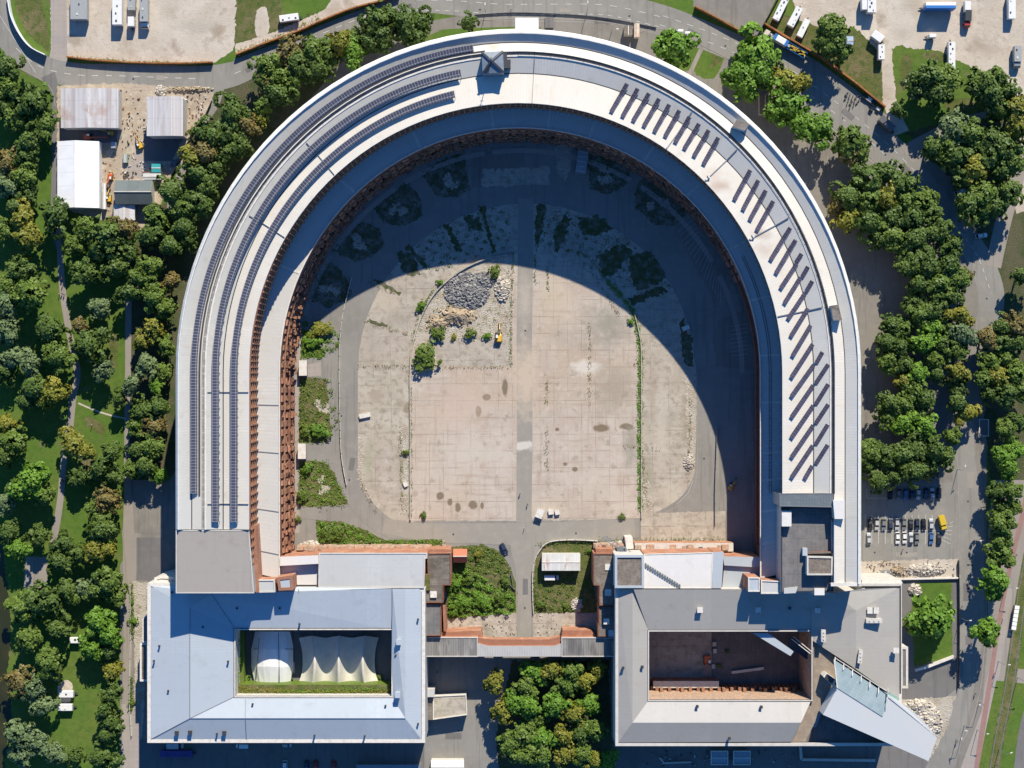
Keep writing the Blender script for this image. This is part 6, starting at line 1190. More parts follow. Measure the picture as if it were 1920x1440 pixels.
# motorcycles parked in a cluster on the road
def moto_meshes():
    mb = MB(); mb.tube((-.7, -.06, .32), (-.7, .06, .32), .32, .32, 10); w = mb.mesh('wheel', [m_rubber])
    mb = MB(); mb.bar((-.7, 0, .4), (.3, 0, .75), .22, .3); mb.box((.1, 0, .6), (.5, .3, .3)); mb.bar((-.7, 0, .8), (-.1, 0, .82), .26, .1); mb.bar((.45, 0, .95), (.72, 0, .35), .08); f = mb.mesh('frame', [m_kp])
    mb = MB(); mb.bar((.42, -.38, 1.0), (.42, .38, 1.0), .06); h = mb.mesh('handlebar', [m_metal]); return w, f, h
mw, mf, mh = moto_meshes()
for i, (x, y) in enumerate([(1594, 166), (1599, 170), (1604, 174), (1609, 178), (1614, 182), (1592, 174), (1597, 178), (1602, 183), (1607, 187), (1600, 191), (1595, 184), (1612, 172), (1618, 176)]):
    p = W(x - 6, y + 9, .6); o = empty('motorcycle', (p.x, p.y, .06), 'dark motorcycle in the tight cluster parked on the road beside the rusty fence', 'motorcycle', 'motorcycles clustered on the road', D(60 + rnd.uniform(-20, 20)))
    for me, lx in ((mf, 0), (mh, 0), (mw, 0), (mw, 1.42)): q = bpy.data.objects.new(me.name.split('.')[0], me); COL.objects.link(q); q.parent = o; q.location = (lx, 0, 0)
for i, (x, y, w_, l_, c, lb) in enumerate([(1630, 186, 1.6, 2.4, m_wp, 'small white handcart on the road right of the motorcycles'), (1647, 204, 1.2, 1.6, m_wp, 'white crate stack by the fence end near the dark trailer'), (1622, 182, 1.4, 2.2, m_kp, 'dark cart between the motorcycles and the white handcart'), (1634, 205, 1.2, 1.4, m_kp, 'small dark crate standing alone on the right road'), (1637, 192, 2.2, 1.6, m_dmetal, 'dark metal frame stack against the rusty fence')]):
    p = W(x, y, 1); o = empty('cart', (p.x, p.y, .04), lb, 'cart', None, D(-35)); mb = MB(); mb.box((0, 0, .35), (l_, w_, .2)); mb.box((0, w_ * .4, .5), (l_, .12, .7)); mb.box((0, -w_ * .4, .5), (l_, .12, .7)); mb.box((.1, 0, .5), (l_ * .6, w_ * .5, .5)); mb.build('tray', [c], o)
    for sx in (-1, 1): mb = MB(); mb.tube((sx * l_ * .3, -w_ * .5, .2), (sx * l_ * .3, w_ * .5, .2), .2, .2, 8); mb.build('wheel', [m_rubber], o)

# diggers
def digger(px, py, ang, c, label, sc=1.0, long_=False, base=0.05):
    p = W(px, py, 1); o = empty('excavator', (p.x, p.y, base), label, 'excavator', 'diggers', ang); o.scale = (sc,) * 3; pm = paint(*c)
    for sy in (-1, 1):
        mb = MB(); mb.loft([[Vector((x, sy * 1.0 - .28, z0)), Vector((x, sy * 1.0 + .28, z0)), Vector((x, sy * 1.0 + .28, z1)), Vector((x, sy * 1.0 - .28, z1))] for x, z0, z1 in ((-1.8, .3, .5), (-1.5, .02, .8), (1.5, .02, .8), (1.8, .3, .5))]); mb.build('track', [m_rubber], o)
    mb = MB(); mb.loft([rrect(x, w, .9, z) for x, w, z in ((-1.9, 1.0, 1.7), (-1.6, 1.2, 2.0), (.6, 1.2, 1.7), (1.3, 1.0, 1.4))]); mb.build('upper_body', [pm], o)
    mb = MB(); mb.loft([[Vector((x, .15, 1.1)), Vector((x, 1.1, 1.1)), Vector((x, 1.0, z)), Vector((x, .25, z))] for x, z in ((-.4, 2.8), (.9, 2.8), (1.3, 1.9))]); cb = mb.build('cab', [m_glass], o)
    mb = MB(); mb.box((.2, .62, 2.8), (1.2, .85, .08)); q = mb.build('cab_roof', [m_wp], o); 
    k = 1.7 if long_ else 1.0
    mb = MB(); mb.bar((1.0, -.3, 1.5), (2.9 * k, -.3, 3.2), .35, .5); mb.bar((2.9 * k, -.3, 3.2), (4.6 * k, -.3, 2.4), .3, .4); mb.build('boom', [pm], o)
    mb = MB(); mb.bar((4.6 * k, -.3, 2.5), (5.0 * k, -.3, .9), .28, .35); mb.build('stick', [pm], o); mb = MB(); mb.box((4.8 * k, -.3, .2), (.9, 1.1, .8), 0, taper=.7); mb.build('bucket', [m_dmetal], o)
CY_ = ((.62, .36, .03), 'digger_yellow'); CO_ = ((.60, .13, .04), 'digger_orange')
digger(935, 632, D(88), CY_, 'yellow digger with white cab roof beside the gravel heap', 1.0)
digger(1326, 1238, D(-88), CO_, 'orange digger in the shaded right court', 1.0, True)
digger(166, 257, D(0), CO_, 'long-armed orange machine in the shade above the white marquee', .9, True)
digger(206, 249, D(170), CY_, 'yellow machine in the shade of the left rusty hall', .7)
digger(262, 272, D(115), CY_, 'yellow digger beside the shade of the right rusty hall', .75)
digger(206, 333, D(-100), CO_, 'orange-armed digger between the marquee and the grey green shed', .8)
digger(204, 372, D(90), CY_, 'yellow machine left of the grey green shed', .7)
digger(236, 326, D(20), ((.25, .2, .13), 'digger_brown'), 'muddy brown machine above the grey green shed', .55)
digger(1371, 912, D(60), CY_, 'small yellow digger in the shade at the right of the courtyard', .7)
# ================================================================== SMALL BUILDINGS AND STRUCTURES
def gable(name, label, cat, x0, y0, x1, y1, h, rh, axis, roof_m, wall_m, ov=.3, part='roof', group=None, skew=0, asym=.5):
    """axis 'x': ridge runs left-right; 'y': ridge runs up-down"""
    pc = W((x0 + x1) / 2, (y0 + y1) / 2, h); o = empty(name, (pc.x, pc.y, 0), label, cat, group)
    a, b, c, d = (W(x0, y0, h), W(x1, y0, h), W(x1, y1, h), W(x0, y1, h))
    if axis == 'x': e1, e2 = a.lerp(d, asym), b.lerp(c, asym)
    else: e1, e2 = a.lerp(b, asym), d.lerp(c, asym)
    e1.z = e2.z = h + rh; mb = MB(); mb2 = MB()
    def rf(m_, pts):
        if poly_area([(p.x, p.y) for p in pts]) < 0: pts = pts[::-1]
        m_.face([tuple(p) for p in pts])
    if axis == 'x': rf(mb, [a, b, e2, e1]); rf(mb2, [e1, e2, c, d])
    else: rf(mb, [a, e1, e2, d]); rf(mb2, [e1, b, c, e2])
    wpart(mb, part, roof_m, o); wpart(mb2, part, roof_m, o)
    q = inset([(p.x, p.y) for p in (d, c, b, a)], ov); mb = MB()
    for i in range(4):
        s_, t_ = q[i], q[(i + 1) % 4]; mb.face([(s_.x, s_.y, 0), (t_.x, t_.y, 0), (t_.x, t_.y, h - .05), (s_.x, s_.y, h - .05)])
    if axis == 'x': mb.face([tuple(a), tuple(e1), tuple(d)]); mb.face([tuple(b), tuple(c), tuple(e2)])
    else: mb.face([tuple(a), tuple(b), tuple(e1)]); mb.face([tuple(d), tuple(e2), tuple(c)])
    wpart(mb, 'wall', wall_m, o); mb = MB(); mb.bar(e1 + Vector((0, 0, .05)), e2 + Vector((0, 0, .05)), .3, .12); wpart(mb, 'ridge', m_cop, o); return o
tn = gable('marquee', 'big white ridged marquee at the left side of the construction yard', 'tent', 107.5, 265, 186, 390, 4.6, 2.6, 'y', M('bright_canvas', (.84, .84, .84), .6, layers=[LN(Y3, 5.0, .12, (.45, .45, .46), .7, phase=.3), NZ(.2, (.74, .74, .74), .45, .65, .6)]), m_tent, ov=.02, asym=.45)
gable('rusty_hall', 'left one of two hall roofs with pale rusty stripes in the construction yard', 'hall', 114, 166, 222, 240, 7.0, 1.2, 'y', m_rust, m_wall, group='striped halls', asym=.5)
gable('rusty_hall', 'right one of two hall roofs with pale rusty stripes in the construction yard', 'hall', 275, 181, 343, 255, 9.0, .8, 'y', m_rust, m_wall, group='striped halls', asym=.7)
gable('shed', 'dark grey green gabled shed at the bottom of the construction yard', 'shed', 216, 338, 286, 383, 5.0, 2.0, 'x', m_shedg, m_wall)
gable('shed', 'small rusty mauve shed below the grey green one', 'shed', 213, 384, 253, 413, 3.6, .6, 'y', m_rust, m_wall)
gable('shed', 'narrow white container roof above the grey green shed', 'shed', 268, 325, 302, 337, 3.0, .2, 'x', m_pale, m_wall)
gable('kiosk', 'small pale blue flat-roofed kiosk right of a big tree', 'kiosk', 1587, 68, 1600, 84, 3.6, .1, 'x', M('pale_blue_roof', (.36, .45, .62), .6, layers=[NZ(.8, (.3, .38, .52), .4, .6, .7)]), m_wall, ov=.1)
gable('container', 'turquoise container in the construction yard', 'container', 284, 307, 301, 323, 2.6, .1, 'x', M('turquoise_sheet', (.04, .33, .33), .5, layers=[LN(X3, .5, .15, (.03, .24, .25), .7)]), m_gp, ov=.02)
gable('container', 'white container with rust-streaked roof in the right court plot', 'container', 1016, 1038, 1088, 1070, 4.4, .2, 'x', M('white_rusty_sheet', (.66, .65, .62), .7, layers=[ST(X3, 1.0, (.55, .54, .52), .6), LN(X3, 1.0, .12, (.48, .47, .45), .5), NZ(.35, (.42, .2, .12), .56, .66, .75, stretch=(1, .25, 1)), NZ(.2, (.5, .48, .43), .45, .6, .5)]), m_wall, ov=.1)
gable('brick_hut', 'small hut with red tiled gable roof beside the dark felt wing', 'hut', 850, 1029, 876, 1055, 3.4, 2.0, 'x', M('red_tiles', (.52, .17, .09), .85, layers=[LN(Y3, .4, .1, (.33, .12, .08), .6), NZ(.9, (.36, .17, .12), .45, .6, .7)]), m_brick)
gable('shelter', 'weathered concrete box roof under trees near the upper right roof', 'shelter', 1424, 178, 1446, 214, 3.5, .1, 'y', m_gravroof, m_wall, ov=.1)
for x, y, lb in ((1276, 59, 'left one of two small white ticket huts beside the round green tree'), (1290, 63, 'right one of two small white ticket huts beside the round green tree')): gable('ticket_hut', lb, 'hut', x - 5, y - 4, x + 5, y + 4, 2.6, .15, 'x', m_tent, m_wp, ov=.05, group='ticket huts')
gable('stall', 'brown-roofed market stall left of the two near the upper roof', 'stall', 1170, 48, 1186, 66, 3.2, .5, 'y', m_gravroof, m_wall, ov=.1)
gable('stall', 'pale stall with orange patterned roof right of the brown-roofed one', 'stall', 1189, 44, 1199, 70, 3.2, .5, 'y', M('orange_pattern_roof', (.62, .50, .38), .7, layers=[NZ(.7, (.55, .18, .08), .52, .6, .9)]), m_wall, ov=.1)
gable('skip', 'green skip with pale load in the middle of the construction yard', 'skip', 230, 289, 239, 305, 1.4, .2, 'y', m_gp, M('green_paint', (.06, .3, .04), .5), ov=0)
gable('container', 'pale blue box container right of the marquee top', 'container', 208, 266, 216, 277, 2.6, .1, 'x', m_bluex, m_wp, ov=.02)
gable('trailer_box', 'long white tank beside the marquee, left of the shed', 'container', 192, 344, 198, 392, 2.6, .4, 'y', m_tent, m_wp, ov=.02)
for x, lb in ((1349, 'left one of two framed glass canopies in the shade below the right hall'), (1391, 'right one of two framed glass canopies in the shade below the right hall')):
    o = gable('glass_canopy', lb, 'canopy', x - 16, 1408, x + 16, 1434, 3.5, .3, 'x', M('canopy_glass', (.24, .30, .36), .2, spec=.6, layers=[LN(X3, 1.2, .1, (.5, .53, .56), .5)]), m_metal, ov=.3, group='glass canopies below the right hall'); edge_rim(o, [(x - 16, 1408), (x + 16, 1408), (x + 16, 1434), (x - 16, 1434)], 3.5, .25, .35, m_cop, 'frame')
gable('canopy', 'flat white canopy roof at the bottom edge near the grove', 'canopy', 808, 1425, 870, 1452, 3.5, .1, 'x', m_tent, m_wall, ov=.1)
gable('tour_coach', 'long grey-blue vehicle roof at the bottom edge in the shade', 'bus', 668, 1434, 790, 1450, 3.2, .1, 'x', m_metal, m_metal, ov=.1)
# framed pit near the right road
o = empty('framed_pit', (W(1845, 803).x, W(1845, 803).y, 0), 'rectangular white-framed dark opening in the paving near the right road', 'railing'); edge_rim(o, [(1836, 786), (1854, 786), (1854, 818), (1836, 818)], 1.0, .25, .1, m_cop, 'rail', z0=-.1)
mb = MB(); mb.box((W(1845, 802).x, W(1845, 802).y, .1), (3.0, 5.8, .15)); wpart(mb, 'grating', m_dark, o)
# loading ramp right of the left hall
o = empty('loading_ramp', (W(842, 1325).x, W(842, 1325).y, 0), 'weathered concrete loading ramp roof beside the left hall', 'ramp')
block(o, [(812, 1305), (874, 1302), (876, 1340), (812, 1349)], 5.0, 0, m_conc, m_wall, rim=1, rimh=.3, rimw=.3); block(o, [(799, 1292), (815, 1292), (814, 1307), (799, 1307)], 7.5, 0, m_pale, m_wall, names=('box_roof', 'box_wall')); block(o, [(799, 1308), (811, 1308), (811, 1350), (799, 1350)], 5.5, 0, m_rotroof, m_wall, names=('side_roof', 'side_wall'))
# tents in the left court (deck at 10 m)
dk = block(lw, [(443, 1182), (733, 1182), (733, 1303), (443, 1303)], 9.9, 9.0, m_road_d, m_wall, names=('court_deck', 'deck_edge'))
block(lw, [(446, 1284), (731, 1284), (731, 1303.5), (446, 1303.5)], 19.0, 10, m_dry, LEAF['mid'], names=('planted_terrace', 'terrace_edge'))
block(lw, [(443, 1184), (456, 1184), (458, 1283), (443, 1283)], 15.0, 10, m_grass, LEAF['mid'], names=('planted_terrace', 'terrace_edge'))
def sail_tent(label, x0, x1, y0, y1, peaks, zl, zh, mat, dome=False):
    pc = W((x0 + x1) / 2, (y0 + y1) / 2, zl); o = empty('canvas_tent', (pc.x, pc.y, 9.95), label, 'tent', 'tents in the left court'); NX, NY = (7, 3) if dome else (48, 16); V = []; F = []
    for j in range(NY + 1):
        for i in range(NX + 1):
            u, v = i / NX, j / NY
            if dome:
                wv = math.sin(math.pi * v); ins = .10 * (1 - wv) * 1.0; uu = ins + (1 - 2 * ins) * u; x = x0 + (x1 - x0) * uu + 4 * math.sin(v * 6) * 0; y = y0 + (y1 - y0) * v; z = zl + (zh - zl) * (math.sin(math.pi * u) ** .6) * (.55 + .45 * wv)
            else:
                f = peaks * u; k = abs((f % 1) - .5) * 2; ridge = (1 - k) ** 1.8; z = zl + (zh - zl) * ridge * (.45 + .55 * math.sin(math.pi * (v * .9 + .05)))
                sc = (abs(v - .5) * 2) ** 2; y = y0 + (y1 - y0) * v; y += (1 if v > .5 else -1) * sc * (-12 * k ** 1.1 if v > .5 else -4 * k); pin = .05 * (1 - (abs(v - .5) * 2) ** 2) * 1; uu = pin + (1 - 2 * pin) * u; x = x0 + (x1 - x0) * uu
            V.append(tuple(W(x, y, z)))
    for j in range(NY):
        for i in range(NX): a = j * (NX + 1) + i; F.append((a, a + NX + 1, a + NX + 2, a + 1))
    me = bpy.data.meshes.new('canopy'); me.from_pydata(V, [], F); me.materials.append(mat); me.polygons.foreach_set('use_smooth', [not dome] * len(F)); me.update(); c = bpy.data.objects.new('canopy', me); COL.objects.link(c); c.parent = o; c.location = -o.location
    for i in range(peaks * 2 + 1):
        x = x0 + (x1 - x0) * i / (peaks * 2)
        for y in (y0, y1): p = W(x, y, zl); mb = MB(); mb.tube((p.x, p.y, 9.9), (p.x, p.y, zl + .3), .14, .1, 6); wpart(mb, 'mast', m_metal, o)
    return o
sail_tent('ivory three-peaked canvas tent in the left court', 560, 710, 1192, 1290, 3, 11.2, 16.6, m_ivory)
dt = sail_tent('white domed canvas tent with dark seams left of the three-peaked one', 470, 552, 1184, 1283, 1, 11.5, 16.0, m_tent, True)
mb = MB()
for (a, b) in (((486, 1196, 15.6), (480, 1275, 14.2)), ((522, 1186, 15.8), (524, 1281, 15.2)), ((476, 1217, 14.0), (550, 1217, 14.6))): mb.bar(W(*a), W(*b), .2, .15)
mb.bar(W(551, 1208, 14.5), W(551, 1262, 14.5), .5, .3); wpart(mb, 'seam_beams', m_dmetal, dt)
# right court contents
o = empty('timber_beam', (W(1405, 1257).x, W(1405, 1257).y, .05), 'long pale beam lying in the shaded right court', 'beam'); mb = MB(); mb.bar(W(1372, 1261, 1.5), W(1432, 1253, 1.5), 1.0, .5); wpart(mb, 'beam', m_cop, o)
for x, y, l_ in ((1339, 1207, 'upper'), (1340, 1220, 'middle'), (1337, 1249, 'lower')):
    o = empty('pallet_stack', (W(x, y).x, W(x, y).y, .05), f'{l_} one of three small pale pallet stacks right of the orange digger', 'pallets', 'pallet stacks in the right court'); mb = MB()
    for k in range(5): mb.box((W(x, y).x, W(x, y).y, .1 + k * .2), (1.3, 1.6 + .1 * (k % 2), .14))
    wpart(mb, 'pallets', m_wall, o)
block(rw, [(1225, 1277), (1348, 1277), (1348, 1290), (1225, 1290)], 7.5, 0, m_wall, m_brick, names=('court_ledge', 'ledge_wall'))

# ================================================================== FENCES, LOW WALLS, HEAPS, LAMPS, PEOPLE
def fence(name, label, pts, h, mat, cat='fence', th=.16, post=9, smooth=True, group=None, lean=0.0):
    q = catmull(pts, 6, False) if smooth and len(pts) > 2 else pts
    p0 = W(*q[0]); o = empty(name, (p0.x, p0.y, 0), label, cat, group); mb = MB()
    for a, b in zip(q, q[1:]):
        A, B = W(*a), W(*b); A.z = B.z = h / 2; mb.bar(A, B, th, h)
    wpart(mb, 'fence_panels' if cat == 'fence' else 'wall_body', mat, o); mb = MB(); d = 0
    if post:
        for a, b in zip(q, q[1:]):
            d += math.hypot(b[0] - a[0], b[1] - a[1])
            if d > post: d = 0; A = W(*b); mb.bar((A.x, A.y, 0), (A.x, A.y, h + .15), .18)
        wpart(mb, 'posts', m_dmetal, o)
    return o
fence('rusty_fence', 'rusty orange fence along the gravel lot above the left road', [(127, 108), (180, 114), (260, 119), (340, 120), (400, 118)], 2.3, m_ori, post=16, th=.45)
fence('rusty_fence', 'rusty orange fence curving along the meadow above the upper road', [(443, 104), (500, 82), (560, 60), (600, 42), (660, 18), (720, 2), (750, -8)], 2.4, m_ori, post=16, th=.5)
fence('rusty_fence', 'rusty orange fence along the road below the three caravans', [(1432, 46), (1480, 75), (1540, 110), (1600, 155), (1658, 202)], 2.4, m_ori, post=16, th=.55, smooth=False)
fence('rusty_fence', 'short rusty fence bounding the grey lot above the road', [(1302, 14), (1340, 34), (1380, 56), (1418, 74)], 2.4, m_ori, post=16, th=.4)
fence('lot_fence', 'dark straight fence between the grey lot and the caravans', [(1415, 74), (1440, 30), (1456, 0), (1466, -20)], 2.0, m_dmetal, post=16)
fence('white_fence', 'white curved fence at the top left road bend', [(17, -10), (24, 32), (40, 66), (60, 90), (88, 105)], 2.8, m_tent, post=0, th=.35)
fence('safety_fence', 'pale plastic fence curving along the left road of the courtyard', [(660, 520), (650, 560), (640, 610), (636, 680), (637, 760), (640, 850), (650, 910)], 1.1, m_cop, post=15, th=.12)
fence('safety_fence', 'thin fence line along the right road of the courtyard', [(1344, 800), (1342, 860), (1340, 920), (1340, 985)], 1.1, m_metal, post=14, th=.12)
fence('safety_fence', 'white fence around the top of the right court plot', [(1000, 1150), (998, 1100), (1000, 1060), (1012, 1032), (1030, 1016), (1070, 1012), (1120, 1014)], 1.2, m_cop, post=14, th=.18)
fence('safety_fence', 'thin pale barrier loop on the left court plot', [(962, 1100), (958, 1075), (950, 1090), (966, 1106)], 1.0, m_metal, post=10, th=.12, smooth=False)
fence('bollard_rail', 'row of rail posts between the upper road and the hall entrance', [(890, 28), (960, 24), (1040, 26), (1100, 30), (1160, 38), (1230, 52)], .9, m_metal, post=17, th=.1)
fence('site_fence', 'wire fence beside the excavated strip and lane at the right', [(1796, 1050), (1797, 1120), (1797, 1200), (1796, 1290)], 1.8, m_dmetal, post=20, th=.1)
fence('site_fence', 'wire fence bordering the right side of the construction yard', [(398, 190), (375, 240), (352, 270), (336, 305), (322, 330)], 1.8, m_dmetal, post=14, th=.12)
fence('site_fence', 'straight pale fence down the left side of the lane by the lawn', [(245, 1095), (245, 1200), (243, 1300), (247, 1380)], 1.0, m_cop, post=18, th=.15)
m_lowc = M('stained_low_wall', (.42, .38, .32), .9, layers=[NZ(.6, (.24, .21, .17), .45, .62, .8), NZ(.3, (.5, .47, .42), .5, .65, .6)])
fence('low_wall', 'curved low concrete wall on the left half of the courtyard field', [(769.5, 975), (769.5, 800), (769.5, 690), (774, 645), (790, 595), (815, 550), (860, 510), (910, 486), (958, 478)], .9, m_lowc, 'wall', .5, 0)
fence('low_wall', 'straight low concrete wall on the right half of the courtyard field', [(1202.5, 972), (1202.5, 850), (1202.5, 700), (1201, 640), (1190, 590)], .8, m_lowc, 'wall', .35, 0)
fence('low_wall', 'pale retaining wall along the excavated strip at the right', [(1616, 1086), (1700, 1085), (1796, 1083)], 1.2, m_cop, 'wall', .6, 0, smooth=False)
fence('low_wall', 'white angled wall below the lone round tree', [(1715, 1256), (1735, 1250), (1787, 1230)], 1.6, m_cop, 'wall', .9, 0, smooth=False)
fence('low_wall', 'pale stone wall in the shaded yard below the right hall', [(1500, 1400), (1502, 1423), (1640, 1425)], 1.2, m_wall, 'wall', .9, 0, smooth=False)
fence('low_wall', 'bent low wall in shade below the left part of the right hall', [(1236, 1420), (1245, 1430), (1296, 1428)], 1.0, m_wall, 'wall', .5, 0, smooth=False)
# heaps
def heap(name, label, px, py, rx, ry, h, n, size, mat, cat='rubble', seed=1):
    r = random.Random(seed); p = W(px, py); o = empty(name, (p.x, p.y, 0), label, cat, 'rubble and stone heaps'); mb = MB(); N = 28; ring = []
    base = [(math.cos(2 * math.pi * i / N) * rx * r.uniform(.85, 1.1) * S, math.sin(2 * math.pi * i / N) * ry * r.uniform(.85, 1.1) * S) for i in range(N)]
    rg_ = [[(x * k, y * k, h * (1 - k) * r.uniform(.8, 1.15) + .02) for x, y in base] for k in (1.0, .7, .4, .15)]
    for A_, B2 in zip(rg_, rg_[1:]):
        for i in range(N): j = (i + 1) % N; mb.face([A_[i], A_[j], B2[j], B2[i]])
    mb.face(rg_[-1]); mb.build('mound', mat, o)
    mb = MB()
    for k in range(n):
        a = r.uniform(0, 6.28); q = math.sqrt(r.random()); x, y = math.cos(a) * rx * q * S * 1.1, math.sin(a) * ry * q * S * 1.1; z = h * max(0, 1 - q) * .95; s_ = size * r.uniform(.4, 1.3)
        R_ = Matrix.Rotation(r.uniform(0, 3), 3, 'X') @ Matrix.Rotation(r.uniform(0, 3), 3, 'Z'); c = [Vector((i, j, k2)) for i in (-1, 1) for j in (-1, 1) for k2 in (-1, 1)]; c = [R_ @ Vector((v.x * s_ * r.uniform(.6, 1), v.y * s_ * .7, v.z * s_ * .45)) + Vector((x, y, z + s_ * .2)) for v in c]
        for f in ((0, 1, 3, 2), (4, 6, 7, 5), (0, 4, 5, 1), (2, 3, 7, 6), (0, 2, 6, 4), (1, 5, 7, 3)): mb.face([c[i] for i in f])
    tag(mb.build('stones', mat, o), kind='stuff'); return o
m_stones = M('grey_broken_stone', (.20, .195, .19), .9, coords='obj', layers=[dict(t='vor', scale=.9, col=(.40, .385, .365), cell=True, lo=.3, hi=.8, fac=.8), NZ(.8, (.1, .1, .12), .5, .65, .7)])
m_rub = M('pale_rubble', (.52, .47, .40), .95, coords='obj', layers=[dict(t='vor', scale=.7, col=(.30, .26, .22), cell=True, lo=.4, hi=.9, fac=.8), NZ(.9, (.45, .28, .2), .58, .68, .6)])
m_earth = M('brown_earth_heap', (.36, .28, .19), .95, coords='obj', layers=[NZ(.3, (.48, .4, .3), .45, .6, .8), NZ(.5, (.1, .11, .03), .58, .68, .8)])
heap('stone_heap', 'large heap of dark grey broken stone at the top of the gravel field', 876, 546, 38, 32, 1.9, 1000, .5, m_stones, seed=2)
heap('stone_heap', 'smaller grey stone heap attached to the upper right of the large one', 904, 526, 22, 15, 1.4, 300, .45, m_stones, seed=3)
heap('rubble_heap', 'white rubble heap at the right edge of the gravel field', 942, 542, 12, 22, 1.6, 200, .6, m_rub, seed=4)
heap('earth_heap', 'brown earth heap below the stone heap', 858, 592, 36, 20, 2.2, 120, .35, m_earth, seed=5); heap('earth_heap', 'low earth heap left of the big dark shrub row', 822, 606, 22, 16, 1.6, 60, .35, m_earth, seed=6)
heap('rubble_heap', 'rubble pieces at the corner of the right court plot', 1082, 1134, 9, 11, 1.0, 120, .55, m_rub, seed=7)
heap('rubble_heap', 'grey rubble heap on the weedy patch beside the right courtyard road', 1292, 866, 9, 14, 1.0, 160, .4, m_rub, seed=8)
heap('rubble_heap', 'dark scrap heap on the excavated strip at the right', 1662, 1076, 10, 6, 1.4, 160, .45, m_stones, seed=9)
heap('rubble_heap', 'orange earth and rubble on the excavated strip, left part', 1682, 1070, 12, 8, 1.2, 80, .5, m_earth, seed=10); heap('rubble_heap', 'broad pale rubble on the excavated strip, right part', 1738, 1068, 34, 9, 1.2, 260, .6, m_rub, seed=11)
heap('rubble_heap', 'pale rubble slope beside the wedge point', 1740, 1352, 22, 30, 1.4, 300, .8, m_rub, seed=12); heap('rubble_heap', 'rocky slope above the pale rubble next to the wedge', 1720, 1325, 26, 12, 1.2, 160, .8, m_rub, seed=13)
heap('rubble_heap', 'small rubble heap right of the yard fence', 330, 308, 9, 8, 1.0, 100, .4, m_stones, seed=14); heap('rubble_heap', 'whitish rubble at the top of the construction yard', 303, 170, 10, 9, .9, 100, .5, m_rub, seed=15)
heap('earth_heap', 'spoil ridge along the top edge of the construction yard', 350, 168, 46, 5, 1.1, 160, .4, m_earth, seed=16); heap('rubble_heap', 'broken pale slabs at the front of the lawn by the right lane', 1716, 1106, 10, 9, 1.0, 60, .8, m_rub, seed=17)
heap('rubble_heap', 'pale rubble strewn along the end of the ruined wall, lower left', 583, 1024, 20, 8, 1.2, 160, .6, m_rub, seed=18)
heap('rubble_heap', 'rubble along the ruined wall below the right courtyard slab', 1155, 1022, 26, 6, 1.2, 160, .6, m_rub, seed=19)
# things lying on the courtyard field
def crate(name, label, cat, px, py, l, w, h, ang, mat, base=.06):
    p = W(px, py, h); o = empty(name, (p.x, p.y, base), label, cat, None, ang); mb = MB(); mb.box((0, 0, 0), (l, w, h)); mb.build('body', [mat], o); mb = MB(); mb.box((0, 0, h), (l * 1.06, w * 1.06, .1)); mb.build('lid', [m_cop], o); mb = MB(); mb.bar((-l / 2, -w / 2 - .04, h * .5), (l / 2, -w / 2 - .04, h * .5), .1); mb.build('rail', [m_dmetal], o); return o
crate('container_bin', 'dark open-framed bin at the bottom of the courtyard field', 'bin', 1012, 963, 2.6, 3.2, 2.0, D(-20), m_metal); crate('concrete_block', 'left one of two pale concrete blocks beside the dark bin', 'block', 1033, 960, 1.8, 1.8, 1.0, .1, m_wall); crate('concrete_block', 'right one of two pale concrete blocks beside the dark bin', 'block', 1045, 961, 1.6, 1.6, 1.0, .2, m_wall)
crate('bench_block', 'long pale block on the left edge of the concrete field', 'block', 684, 779, 4.0, 1.6, .9, D(12), m_cop); crate('white_sack', 'small white bag by the left low wall, lower part', 'bag', 760, 908, 1.4, 1.8, .7, .4, m_tent); crate('cabinet', 'pale cabinet in shade at the right road of the courtyard', 'cabinet', 1286, 615, 2.6, 1.6, 1.2, .4, m_tent)
crate('concrete_porch', 'upper one of two pale concrete porches on the left footpath', 'porch', 568, 690, 2.8, 5.4, 3.0, 0, m_walk); crate('concrete_porch', 'lower one of two pale concrete porches on the left footpath', 'porch', 566, 846, 2.8, 5.4, 3.0, 0, m_walk)
p_ = W(1092, 298, 3); o = empty('footbridge', (p_.x, p_.y, 0), 'narrow glass-sided ramp leading from the hall into the shaded courtyard top', 'ramp', None, D(-8)); mb = MB(); mb.box((0, 0, 0), (3.4, 10.5, 2.8)); mb.build('ramp_body', [m_metal], o); mb = MB()
for k in range(6): mb.box((0, -4.6 + 1.8 * k, 2.82), (3.2, .2, .1))
mb.box((-1.75, 0, 2.8), (.15, 10.5, .6)); mb.box((1.75, 0, 2.8), (.15, 10.5, .6)); mb.build('rails', [m_cop], o)
# fallen lattice structure at the right link building
p_ = W(1150, 1022, 6); o = empty('lattice_stair', (p_.x, p_.y, 0), 'grey lattice stair leaning across the brick wall by the right link roof', 'stairs'); mb = MB()
mb.bar(W(1128, 1008, 9), W(1176, 1040, 16), .25); mb.bar(W(1136, 1006, 9), W(1182, 1034, 16), .25)
for k in range(9): t = k / 8; mb.bar(W(1128 + 48 * t, 1008 + 32 * t, 9 + 7 * t), W(1136 + 46 * t, 1006 + 28 * t, 9 + 7 * t), .3, .12)
wpart(mb, 'lattice', m_metal, o); mb = MB(); q = W(1166, 1034, 14); mb.box((q.x, q.y, 0), (3.5, 2.5, 14)); wpart(mb, 'landing', m_slate, o)
crate('white_cabin', 'white flat roofed cabin above the fallen lattice stair', 'box', 1180, 1018, 2.6, 4.2, 9.0, .1, m_cop)
